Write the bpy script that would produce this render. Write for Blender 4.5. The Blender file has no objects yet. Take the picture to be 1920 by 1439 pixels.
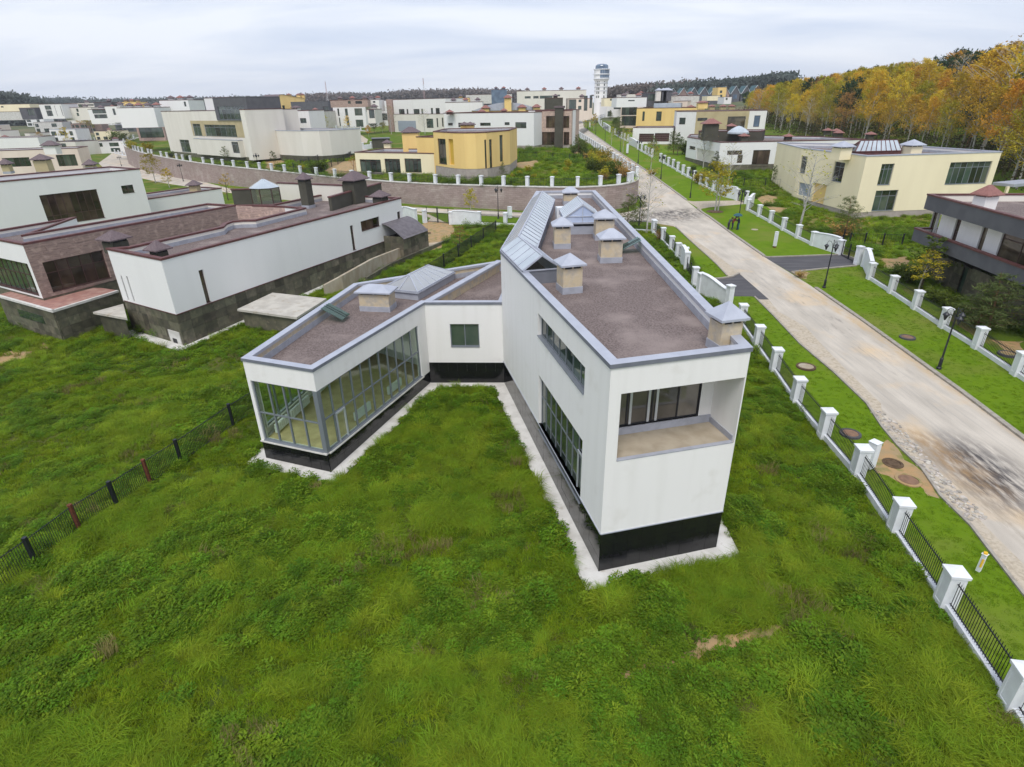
import bpy, bmesh, math, random
import numpy as np
from mathutils import Vector, Matrix
from mathutils.geometry import delaunay_2d_cdt, tessellate_polygon

random.seed(7)
rng = np.random.default_rng(7)
scene = bpy.context.scene
COL = scene.collection

# ------------------------------------------------------------------ camera
F, PITCH, ROLL, CAMH = 1088.0, math.radians(25.75), math.radians(1.1), 17.0
CX, CY = 960.0, 719.5
sR, cR, sP, cP = math.sin(ROLL), math.cos(ROLL), math.sin(PITCH), math.cos(PITCH)
cam_d = bpy.data.cameras.new('camera')
cam = bpy.data.objects.new('camera', cam_d)
COL.objects.link(cam)
cam_d.sensor_width = 36.0
cam_d.lens = 36.0 * F / 1920.0
cam_d.clip_start, cam_d.clip_end = 0.5, 9000.0
right = Vector((cR, -sR * sP, -sR * cP))
up = Vector((sR, cR * sP, cR * cP))
back = -Vector((0, cP, -sP))
mw = Matrix((right, up, back)).transposed().to_4x4()
mw.translation = Vector((0, 0, CAMH))
cam.matrix_world = mw
scene.camera = cam

# ------------------------------------------------------------------ light
SUN_EL, SUN_AZ = math.radians(58), math.radians(190)     # azimuth of the sun, clockwise from +Y
world = bpy.data.worlds.new('World')
scene.world = world
world.use_nodes = True
nt = world.node_tree
nt.nodes.clear()
def wn(t, **k):
    n = nt.nodes.new(t)
    for a, b in k.items():
        setattr(n, a, b)
    return n
wl = nt.links.new
out = wn('ShaderNodeOutputWorld')
bg = wn('ShaderNodeBackground')
bg.inputs['Strength'].default_value = 0.1
sky = wn('ShaderNodeTexSky', sky_type='NISHITA')
sky.sun_disc = False
sky.sun_elevation = SUN_EL
sky.sun_rotation = SUN_AZ
sky.dust_density = 3.0
tc = wn('ShaderNodeTexCoord')
sep = wn('ShaderNodeSeparateXYZ')
wl(tc.outputs['Generated'], sep.inputs[0])
# project the view direction on a flat cloud deck so that streaks flatten to the horizon
zmx = wn('ShaderNodeMath', operation='MAXIMUM'); zmx.inputs[1].default_value = 0.0
zad = wn('ShaderNodeMath', operation='ADD'); zad.inputs[1].default_value = 0.16
wl(sep.outputs['Z'], zmx.inputs[0]); wl(zmx.outputs[0], zad.inputs[0])
dx = wn('ShaderNodeMath', operation='DIVIDE'); dy = wn('ShaderNodeMath', operation='DIVIDE')
wl(sep.outputs['X'], dx.inputs[0]); wl(zad.outputs[0], dx.inputs[1])
wl(sep.outputs['Y'], dy.inputs[0]); wl(zad.outputs[0], dy.inputs[1])
cmb = wn('ShaderNodeCombineXYZ')
wl(dx.outputs[0], cmb.inputs['X']); wl(dy.outputs[0], cmb.inputs['Y'])
mp = wn('ShaderNodeMapping'); mp.inputs['Scale'].default_value = (0.42, 0.95, 1)
mp.inputs['Rotation'].default_value = (0, 0, 0.2)
wl(cmb.outputs[0], mp.inputs[0])
ns = wn('ShaderNodeTexNoise'); ns.inputs['Scale'].default_value = 1.15; ns.inputs['Detail'].default_value = 7
ns.inputs['Roughness'].default_value = 0.55; ns.inputs['Distortion'].default_value = 0.4
wl(mp.outputs[0], ns.inputs['Vector'])
rmp = wn('ShaderNodeValToRGB')
rmp.color_ramp.elements[0].position = 0.36; rmp.color_ramp.elements[0].color = (3.95, 4.75, 6.4, 1)
rmp.color_ramp.elements[1].position = 0.60; rmp.color_ramp.elements[1].color = (6.9, 7.2, 7.9, 1)
wl(ns.outputs['Fac'], rmp.inputs[0])
# a clearer, brighter band of cloud near the horizon
hz = wn('ShaderNodeMapRange'); hz.inputs['From Min'].default_value = 0.0; hz.inputs['From Max'].default_value = 0.2
hz.inputs['To Min'].default_value = 0.6; hz.inputs['To Max'].default_value = 0.0
wl(sep.outputs['Z'], hz.inputs[0])
mxh = wn('ShaderNodeMix', data_type='RGBA'); wl(hz.outputs[0], mxh.inputs['Factor'])
wl(rmp.outputs[0], mxh.inputs['A']); mxh.inputs['B'].default_value = (6.9, 7.2, 7.75, 1)
mx = wn('ShaderNodeMix', data_type='RGBA'); mx.inputs['Factor'].default_value = 0.9
wl(sky.outputs[0], mx.inputs['A']); wl(mxh.outputs['Result'], mx.inputs['B'])
wl(mx.outputs['Result'], bg.inputs['Color'])
wl(bg.outputs[0], out.inputs[0])

sun_d = bpy.data.lights.new('sun', 'SUN')
sun = bpy.data.objects.new('sun', sun_d)
COL.objects.link(sun)
sun_d.energy = 1.5
sun_d.angle = math.radians(25)
sun_d.color = (1.0, 0.965, 0.92)
sdir = Vector((math.sin(SUN_AZ) * math.cos(SUN_EL), math.cos(SUN_AZ) * math.cos(SUN_EL), math.sin(SUN_EL)))
sun.rotation_euler = sdir.to_track_quat('Z', 'Y').to_euler()
sun.location = (0, 0, 60)

vs = scene.view_settings
vs.view_transform = 'Standard'
vs.look = 'None'
vs.exposure = 0.55
vs.gamma = 1.0
vs.use_curve_mapping = False
scene.cycles.max_bounces = 8
scene.cycles.transparent_max_bounces = 12
scene.cycles.diffuse_bounces = 3
scene.cycles.glossy_bounces = 3

# ------------------------------------------------------------------ survey: from a picture point to the ground
def ray(x, y):
    u, v = (x - CX) / F, (y - CY) / F
    u2, v2 = u * cR - v * sR, u * sR + v * cR
    return (u2, cP - v2 * sP, -(sP + v2 * cP))
def Z(x, y, z):
    d = ray(x, y); t = (z - CAMH) / d[2]
    return (d[0] * t, d[1] * t)
def zat(x, y, X, Y):
    d = ray(x, y)
    return CAMH + d[2] * Y / d[1]
def sm(t):
    t = np.clip(t, 0, 1); return t * t * (3 - 2 * t)
def zr(Y):
    z = .025 * np.clip(np.asarray(Y, float) - 20, 0, 70)
    z = z + .065 * np.clip(np.asarray(Y) - 90, 0, 35)
    return z + .028 * np.clip(np.asarray(Y) - 125, 0, 175)
def zlow(X, Y):
    X = np.asarray(X, float); Y = np.asarray(Y, float)
    s = sm((X + 95) / 110.)
    left = .025 * np.clip(Y - 20, 0, 70) * s - .9 * (1 - s)
    left = left + 7 * sm((Y - 330) / 300.)
    e = sm((X - 22) / 8.)
    hill = 17 * sm((X - 95) / 130.) * sm((Y - 75) / 110.) * (1 - .5 * sm((Y - 260) / 260))
    far = -3 * sm((Y - 600) / 900)
    return left * (1 - e) + zr(Y) * e + hill + far
WH = 3.45
def zup(X, Y):
    X = np.asarray(X, float); Y = np.asarray(Y, float)
    s = sm((X + 95) / 110.)
    z = np.minimum(1.75 * s - .9 * (1 - s) + WH + .022 * np.maximum(0, Y - 110), 9.0)
    e = sm((X - 22) / 8.)
    return z * (1 - e) + zr(Y) * e
def G(x, y, f=zlow):
    z = 0.0
    for i in range(40):
        X, Y = Z(x, y, z); z = .5 * z + .5 * float(f(X, Y))
    return (X, Y)
def U(x, y): return G(x, y, zup)

# ------------------------------------------------------------------ materials
MATS = {}
def mat(name, col, rough=.85, col2=None, ns=4.0, lo=.4, hi=.62, det=5, bump=0.0, bs=60.0, metal=0.0, spec=.3,
        col3=None, ns3=.35, lo3=.5, hi3=.7, stretch=None, rnd=0.0, bdist=.02):
    m = bpy.data.materials.new(name); m.use_nodes = True
    t = m.node_tree; b = t.nodes['Principled BSDF']; L = t.links.new
    b.inputs['Roughness'].default_value = rough
    b.inputs['Metallic'].default_value = metal
    b.inputs['Specular IOR Level'].default_value = spec
    geo = t.nodes.new('ShaderNodeNewGeometry')
    vec = geo.outputs['Position']
    if stretch:
        q = t.nodes.new('ShaderNodeMapping'); q.inputs['Scale'].default_value = stretch
        L(vec, q.inputs[0]); vec2 = q.outputs[0]
    else:
        vec2 = vec
    cur = None
    def noise(sc, v, d=5):
        n = t.nodes.new('ShaderNodeTexNoise'); n.inputs['Scale'].default_value = sc; n.inputs['Detail'].default_value = d
        L(v, n.inputs['Vector']); return n.outputs['Fac']
    def mixin(prev, c, fac, lo, hi):
        r = t.nodes.new('ShaderNodeMapRange'); r.inputs['From Min'].default_value = lo; r.inputs['From Max'].default_value = hi
        L(fac, r.inputs[0])
        x = t.nodes.new('ShaderNodeMix'); x.data_type = 'RGBA'
        L(r.outputs[0], x.inputs['Factor'])
        if isinstance(prev, tuple): x.inputs['A'].default_value = (*prev, 1)
        else: L(prev, x.inputs['A'])
        x.inputs['B'].default_value = (*c, 1)
        return x.outputs['Result']
    cur = tuple(col)
    if col2: cur = mixin(cur, col2, noise(ns, vec2, det), lo, hi)
    if col3: cur = mixin(cur, col3, noise(ns3, vec, 6), lo3, hi3)
    if rnd:
        oi = t.nodes.new('ShaderNodeObjectInfo')
        h = t.nodes.new('ShaderNodeHueSaturation')
        r1 = t.nodes.new('ShaderNodeMapRange'); r1.inputs['To Min'].default_value = 1 - rnd; r1.inputs['To Max'].default_value = 1 + rnd
        L(oi.outputs['Random'], r1.inputs[0]); L(r1.outputs[0], h.inputs['Value'])
        r2 = t.nodes.new('ShaderNodeMath'); r2.operation = 'MULTIPLY'; r2.inputs[1].default_value = 7.31
        L(oi.outputs['Random'], r2.inputs[0])
        r3 = t.nodes.new('ShaderNodeMath'); r3.operation = 'FRACT'; L(r2.outputs[0], r3.inputs[0])
        r4 = t.nodes.new('ShaderNodeMapRange'); r4.inputs['To Min'].default_value = .5 - rnd * .06; r4.inputs['To Max'].default_value = .5 + rnd * .06
        L(r3.outputs[0], r4.inputs[0]); L(r4.outputs[0], h.inputs['Hue'])
        if isinstance(cur, tuple): h.inputs['Color'].default_value = (*cur, 1)
        else: L(cur, h.inputs['Color'])
        cur = h.outputs[0]
    if isinstance(cur, tuple): b.inputs['Base Color'].default_value = (*cur, 1)
    else: L(cur, b.inputs['Base Color'])
    if bump:
        bn = t.nodes.new('ShaderNodeBump'); bn.inputs['Strength'].default_value = bump; bn.inputs['Distance'].default_value = bdist
        L(noise(bs, vec, 4), bn.inputs['Height']); L(bn.outputs[0], b.inputs['Normal'])
    MATS[name] = m
    return m
def leafmat(name, col, col2, rnd=.25, ns=1.2):
    m = mat(name, col, .6, col2, ns=ns, lo=.35, hi=.65, rnd=rnd, spec=.06)
    t = m.node_tree; b = t.nodes['Principled BSDF']; o = t.nodes['Material Output']
    tr = t.nodes.new('ShaderNodeBsdfTranslucent')
    ms = t.nodes.new('ShaderNodeMixShader'); ms.inputs[0].default_value = .3
    src = b.inputs['Base Color'].links[0].from_socket
    t.links.new(src, tr.inputs['Color'])
    t.links.new(b.outputs[0], ms.inputs[1]); t.links.new(tr.outputs[0], ms.inputs[2])
    t.links.new(ms.outputs[0], o.inputs['Surface'])
    return m
def glassmat(name, tint, alpha, rough=.02, df_=.25):
    """thin pane: fresnel mirror over a tinted see-through sheet"""
    m = bpy.data.materials.new(name); m.use_nodes = True
    t = m.node_tree; t.nodes.clear(); L = t.links.new
    o = t.nodes.new('ShaderNodeOutputMaterial')
    fr = t.nodes.new('ShaderNodeFresnel'); fr.inputs['IOR'].default_value = 1.6
    gm = t.nodes.new('ShaderNodeNewGeometry'); mr = t.nodes.new('ShaderNodeMapRange'); mr.inputs['To Min'].default_value = 1.5; mr.inputs['To Max'].default_value = 1 / 1.5
    L(gm.outputs['Backfacing'], mr.inputs[0]); L(mr.outputs[0], fr.inputs['IOR'])      # same mirror on both faces of the sheet
    gl = t.nodes.new('ShaderNodeBsdfGlossy'); gl.inputs['Roughness'].default_value = rough
    gl.inputs['Color'].default_value = (.9, .95, .93, 1)
    tp = t.nodes.new('ShaderNodeBsdfTransparent'); tp.inputs['Color'].default_value = (*tint, 1)
    df = t.nodes.new('ShaderNodeBsdfDiffuse'); df.inputs['Color'].default_value = (*[c * df_ for c in tint], 1)
    m1 = t.nodes.new('ShaderNodeMixShader'); m1.inputs[0].default_value = alpha
    L(tp.outputs[0], m1.inputs[1]); L(df.outputs[0], m1.inputs[2])
    m2 = t.nodes.new('ShaderNodeMixShader'); L(fr.outputs[0], m2.inputs[0])
    L(m1.outputs[0], m2.inputs[1]); L(gl.outputs[0], m2.inputs[2])
    L(m2.outputs[0], o.inputs[0])
    MATS[name] = m
    return m

WHITE = mat('white_render', (.82, .80, .775), .9, (.77, .75, .72), ns=1.6, lo=.45, hi=.8, stretch=(1.6, 1.6, .1), col3=(.72, .695, .65), ns3=1.1, lo3=.60, hi3=.85, bump=.15, bs=90)
WHITE2 = mat('white_render_cool', (.82, .81, .79), .9, (.80, .79, .77), ns=.7, stretch=(1, 1, .12), bump=.15, bs=90)
CREAM = mat('cream_render', (.77, .73, .655), .9, (.72, .68, .605), ns=.4, stretch=(1, 1, .2), bump=.1, bs=90)
PINK = mat('pink_render', (.80, .68, .58), .9, (.74, .62, .53), ns=.4, stretch=(1, 1, .2))
YELLOW = mat('yellow_render', (.86, .62, .25), .9, (.80, .56, .22), ns=.4, stretch=(1, 1, .2))
PALEYEL = mat('pale_yellow_render', (.90, .80, .56), .9, (.85, .75, .52), ns=.4, stretch=(1, 1, .2), bump=.1, bs=90)
TAN = mat('tan_render', (.50, .42, .25), .9, (.45, .37, .22), ns=.6)
SLATE = mat('dark_grey_render', (.125, .125, .135), .85, (.105, .105, .115), ns=.8)
OLIVED = mat('dark_olive_render', (.085, .08, .062), .85, (.07, .066, .05), ns=.8)
BRICK = mat('brown_stone', (.43, .31, .26), .85, (.31, .225, .195), ns=1.3, stretch=(1, 1, 9), col3=(.54, .40, .33), ns3=2.2, lo3=.52, hi3=.7, bump=.3, bs=14, rnd=.3)
STONE_G = mat('green_slate_tile', (.135, .125, .085), .6, (.085, .08, .058), ns=1.7, lo=.35, hi=.65, col3=(.19, .165, .115), ns3=2.5, lo3=.55, hi3=.75, bump=.2, bs=20, rnd=.35)
STONE_P = mat('pink_granite_blocks', (.40, .32, .29), .85, (.34, .265, .245), ns=2.6, stretch=(1, 1, 5), col3=(.46, .39, .35), ns3=.35, bump=.35, bs=6, bdist=.05)
STONE_L = mat('pale_stone_plinth', (.42, .37, .33), .85, (.36, .31, .28), ns=2, bump=.2, bs=20)
GRANITE = mat('black_granite', (.007, .007, .008), .05, (.012, .012, .014), ns=30, spec=.55)
ZINC = mat('zinc_sheet', (.46, .48, .54), .5, (.41, .43, .49), ns=1.5, metal=.25, spec=.5)
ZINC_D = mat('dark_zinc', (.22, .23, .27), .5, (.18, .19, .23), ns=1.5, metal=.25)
FLASH = mat('grey_membrane', (.40, .41, .46), .55, (.34, .35, .39), ns=2.5)
OXIDE = mat('brown_metal_edge', (.14, .055, .05), .55, (.10, .04, .04), ns=2)
CAPBR = mat('brown_shingle_cap', (.16, .12, .125), .7, (.115, .085, .09), ns=7, bump=.4, bs=25)
CAPRED = mat('red_brown_cap', (.28, .13, .11), .6, (.22, .10, .085), ns=5)
GRAVEL = mat('roof_gravel', (.235, .185, .17), .95, (.12, .094, .088), ns=13, lo=.40, hi=.62, det=10, col3=(.29, .235, .215), ns3=.45, bump=.9, bs=26, bdist=.05)
PLYBODY = mat('weathered_plaster', (.56, .46, .31), .85, (.44, .39, .32), ns=2.2, lo=.42, hi=.6, col3=(.56, .48, .36), ns3=5, bump=.15, bs=30)
FRAME = mat('grey_frame', (.22, .24, .27), .45, metal=.3, spec=.5)
FRAMEBR = mat('brown_frame', (.07, .035, .03), .5)
FRAMEDK = mat('dark_frame', (.03, .03, .034), .5)
ALU = mat('bright_aluminium', (.62, .65, .70), .35, metal=.5)
SHUT = mat('grey_blue_shutter', (.34, .38, .44), .6, (.31, .35, .41), ns=2)
SHUTBR = mat('brown_shutter', (.085, .045, .04), .6)
SAND = mat('sand_floor', (.62, .50, .29), .95, (.52, .41, .23), ns=1.8)
CONC = mat('pale_concrete', (.66, .64, .60), .9, (.55, .53, .49), ns=1.4, col3=(.44, .40, .34), ns3=3, lo3=.6, hi3=.78, bump=.2, bs=40)
CONCM = mat('weathered_slab', (.52, .49, .43), .9, (.43, .40, .35), ns=1.2, col3=(.36, .30, .22), ns3=1.5, lo3=.58, hi3=.75, bump=.2, bs=30)
CONCD = mat('stained_concrete', (.42, .37, .29), .9, (.34, .28, .2), ns=1.2, stretch=(1, 1, .4), bump=.3, bs=12)
WPAINT = mat('white_paint', (.76, .78, .80), .75, (.70, .71, .73), ns=2, bump=.1, bs=40)
BMETAL = mat('black_metal', (.013, .015, .02), .45, spec=.5)
RUST = mat('rusty_post', (.16, .05, .025), .8, (.10, .035, .02), ns=6)
KERB = mat('kerb_stone', (.36, .33, .28), .9, (.28, .25, .21), ns=3, bump=.3, bs=20)
ASPH = mat('asphalt', (.075, .072, .078), .9, (.10, .096, .10), ns=.9, stretch=(.3, 2, 1), bump=.4, bs=70)
PAVER = mat('paving', (.50, .43, .33), .95, (.38, .32, .24), ns=6, col3=(.48, .42, .34), ns3=1.1, bump=.6, bs=14)
EARTH = mat('sandy_earth', (.40, .25, .12), .95, (.33, .24, .13), ns=1.3, col3=(.17, .18, .055), ns3=1.6, lo3=.52, hi3=.68, bump=.5, bs=9)
EARTHD = mat('dark_earth', (.13, .085, .05), .95, (.08, .05, .03), ns=3)
LAWN = mat('short_grass', (.125, .205, .010), .9, (.095, .17, .008), spec=.05, ns=1.1, lo=.3, hi=.75, col3=(.165, .19, .035), ns3=.22, lo3=.48, hi3=.72, bump=.4, bs=16, bdist=.04)
MEADOW = mat('meadow_ground', (.055, .085, .013), .95, spec=.05, col2= (.07, .11, .016), ns=2, col3=(.12, .11, .035), ns3=.4, lo3=.5, hi3=.7, bump=1.0, bs=8, bdist=.1)  # base colour darkened to paint in the shade between the grass tufts
DRYLAWN = mat('rough_lawn', (.115, .175, .018), .95, spec=.05, col2= (.08, .13, .018), ns=.8, lo=.35, hi=.65, col3=(.24, .19, .07), ns3=.16, lo3=.52, hi3=.68, bump=1.0, bs=5, bdist=.15)
FIELD = mat('far_field', (.10, .115, .04), .95, (.07, .085, .03), ns=.05, col3=(.2, .16, .09), ns3=.02)
GLASSD = mat('dark_glass', (.028, .048, .036), .03, (.065, .08, .062), ns=.5, rnd=.75, spec=1.0)  # green in the base colour stands in for grass reflected in the panes
GLASSB = mat('brown_glass', (.04, .028, .019), .04, (.085, .06, .04), ns=.6, rnd=.6, spec=.6)
GLASSBL = mat('blue_glass', (.09, .13, .19), .06, (.14, .20, .28), ns=.4, spec=.6)
GLASSC = glassmat('clear_glass', (.90, .95, .90), .0)
GLASSS = mat('skylight_glass', (.40, .45, .49), .1, (.48, .53, .57), ns=.6, spec=.7)
GLASSBLUE = mat('skylight_blue', (.42, .50, .68), .12, (.50, .57, .72), ns=.4, spec=.6)
GLASST = glassmat('skylight_pale', (.95, .97, 1.0), .5, .1, .62)  # pale diffuse share paints in reflected sky besides the translucent glass itself
GLASSBAL = mat('grey_balcony_glass', (.12, .108, .09), .04, (.19, .17, .145), ns=.7, rnd=.4, spec=.8)
GLASSL = glassmat('lantern_glass', (.78, .80, .66), .5)
GLASSG = glassmat('green_sheet', (.42, .62, .52), .35)
BARKW = mat('birch_bark', (.46, .44, .40), .8, (.10, .09, .08), ns=5, lo=.55, hi=.7, stretch=(1, 1, 2.5))
BARK = mat('grey_bark', (.13, .10, .075), .9, (.08, .06, .045), ns=6)
BARKO = mat('pine_bark', (.24, .13, .07), .9, (.13, .08, .05), ns=4)
L_YEL = leafmat('yellow_leaves', (.66, .44, .04), (.48, .37, .045))
L_ORA = leafmat('orange_leaves', (.62, .35, .035), (.48, .29, .04))
L_BRN = leafmat('brown_leaves', (.44, .28, .08), (.33, .21, .07))
L_OLV = leafmat('olive_leaves', (.47, .39, .035), (.32, .29, .03))
L_GRN = leafmat('green_leaves', (.13, .17, .03), (.08, .12, .025))
L_PIN = leafmat('pine_needles', (.055, .095, .04), (.038, .07, .034))
L_PINL = leafmat('young_needles', (.15, .18, .055), (.10, .13, .045))
G_GRASS = leafmat('grass_blades', (.195, .28, .013), (.135, .215, .011), rnd=.35, ns=.35)
G_LONG = leafmat('long_grass', (.23, .315, .022), (.16, .255, .015), rnd=.3, ns=.3)
G_WEED = leafmat('weed_leaves', (.145, .24, .016), (.095, .175, .013), rnd=.35, ns=.5)
G_DRY = leafmat('dry_stalks', (.26, .22, .08), (.19, .16, .065), rnd=.3)

# joints in the retaining wall and paving too fine to pick apart at that distance
def add_brick(m, sx, sz, mortar, amt):
    t = m.node_tree; b = t.nodes['Principled BSDF']; L = t.links.new
    src = b.inputs['Base Color'].links[0].from_socket
    geo = t.nodes.new('ShaderNodeNewGeometry'); sp = t.nodes.new('ShaderNodeSeparateXYZ'); L(geo.outputs['Position'], sp.inputs[0])
    cb = t.nodes.new('ShaderNodeCombineXYZ')
    ad = t.nodes.new('ShaderNodeMath'); ad.operation = 'ADD'; L(sp.outputs['X'], ad.inputs[0])
    my = t.nodes.new('ShaderNodeMath'); my.operation = 'MULTIPLY'; my.inputs[1].default_value = -.6; L(sp.outputs['Y'], my.inputs[0]); L(my.outputs[0], ad.inputs[1])
    L(ad.outputs[0], cb.inputs['X']); L(sp.outputs['Z'], cb.inputs['Y'])
    br = t.nodes.new('ShaderNodeTexBrick'); L(cb.outputs[0], br.inputs['Vector'])
    br.inputs['Scale'].default_value = 1.0; br.inputs['Brick Width'].default_value = sx; br.inputs['Row Height'].default_value = sz
    br.inputs['Mortar Size'].default_value = mortar; br.inputs['Bias'].default_value = .0
    br.inputs['Color1'].default_value = (1, 1, 1, 1); br.inputs['Color2'].default_value = (.78, .76, .75, 1); br.inputs['Mortar'].default_value = (.62, .6, .58, 1)
    mx = t.nodes.new('ShaderNodeMix'); mx.data_type = 'RGBA'; mx.blend_type = 'MULTIPLY'; mx.inputs['Factor'].default_value = amt
    L(src, mx.inputs['A']); L(br.outputs['Color'], mx.inputs['B'])
    L(mx.outputs['Result'], b.inputs['Base Color'])
add_brick(STONE_P, .9, .3, .02, .9)

def road_material():
    m = mat('worn_concrete_road', (.55, .495, .42), .92, (.43, .385, .325), ns=.7, lo=.35, hi=.65, stretch=(1.2, .35, 1), col3=(.62, .47, .30), ns3=.25, lo3=.56, hi3=.74, bump=.5, bs=18)
    t = m.node_tree; b = t.nodes['Principled BSDF']; L = t.links.new
    cur = b.inputs['Base Color'].links[0].from_socket
    geo = t.nodes.new('ShaderNodeNewGeometry'); pos = geo.outputs['Position']
    def blot(cur, cx, cy, rx, ry, rot, col, lo, hi, amt, sc=(.5, 3)):
        # a soot stain with its own shape on the concrete
        mp = t.nodes.new('ShaderNodeMapping'); mp.vector_type = 'TEXTURE'
        mp.inputs['Location'].default_value = (cx, cy, 0); mp.inputs['Rotation'].default_value = (0, 0, rot); mp.inputs['Scale'].default_value = (rx, ry, 100)
        L(pos, mp.inputs[0])
        ln = t.nodes.new('ShaderNodeVectorMath'); ln.operation = 'LENGTH'; L(mp.outputs[0], ln.inputs[0])
        r = t.nodes.new('ShaderNodeMapRange'); r.inputs['From Min'].default_value = 1.0; r.inputs['From Max'].default_value = .35
        L(ln.outputs['Value'], r.inputs[0])
        q = t.nodes.new('ShaderNodeMapping'); q.inputs['Rotation'].default_value = (0, 0, -rot); q.inputs['Scale'].default_value = (sc[0], sc[1], 1)
        L(pos, q.inputs[0])
        n = t.nodes.new('ShaderNodeTexNoise'); n.inputs['Scale'].default_value = 1.3; n.inputs['Detail'].default_value = 9; n.inputs['Roughness'].default_value = .68
        L(q.outputs[0], n.inputs['Vector'])
        r2 = t.nodes.new('ShaderNodeMapRange'); r2.inputs['From Min'].default_value = lo; r2.inputs['From Max'].default_value = hi
        L(n.outputs['Fac'], r2.inputs[0])
        mu = t.nodes.new('ShaderNodeMath'); mu.operation = 'MULTIPLY'; L(r.outputs[0], mu.inputs[0]); L(r2.outputs[0], mu.inputs[1])
        m2 = t.nodes.new('ShaderNodeMath'); m2.operation = 'MULTIPLY'; m2.inputs[1].default_value = amt; L(mu.outputs[0], m2.inputs[0])
        x = t.nodes.new('ShaderNodeMix'); x.data_type = 'RGBA'; L(m2.outputs[0], x.inputs['Factor']); L(cur, x.inputs['A']); x.inputs['B'].default_value = (*col, 1)
        return x.outputs['Result']
    x, y = G(1845, 885); cur = blot(cur, x, y, 2.6, 4.6, -.15, (.035, .03, .035), .36, .56, .92, (3, .55))
    x, y = G(1775, 860); cur = blot(cur, x, y, 1.6, 4.5, .15, (.30, .19, .09), .35, .6, .8, (2, .8))
    x, y = G(1265, 402); cur = blot(cur, x, y, 6.5, 5.0, .5, (.04, .036, .038), .40, .58, .85, (1.6, .7))
    x, y = G(1230, 410); cur = blot(cur, x, y, 9.5, 5.5, .1, (.12, .105, .1), .42, .6, .6, (1.2, .6))
    x, y = G(1500, 560); cur = blot(cur, x, y, 3.0, 22, 0, (.2, .18, .16), .56, .66, .5, (2, .4))
    x, y = G(1640, 640); cur = blot(cur, 24.6, 45, 3.4, 60, 0, (.33, .31, .28), .50, .66, .55, (5, .16))
    cur = blot(cur, 27.9, 40, .75, 40, 0, (.50, .36, .20), .34, .6, .75, (1.5, .5))
    cur = blot(cur, 21.6, 40, .6, 40, 0, (.27, .22, .16), .45, .6, .7, (2.5, .5))
    L(cur, b.inputs['Base Color'])
    return m
ROAD = road_material()
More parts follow.
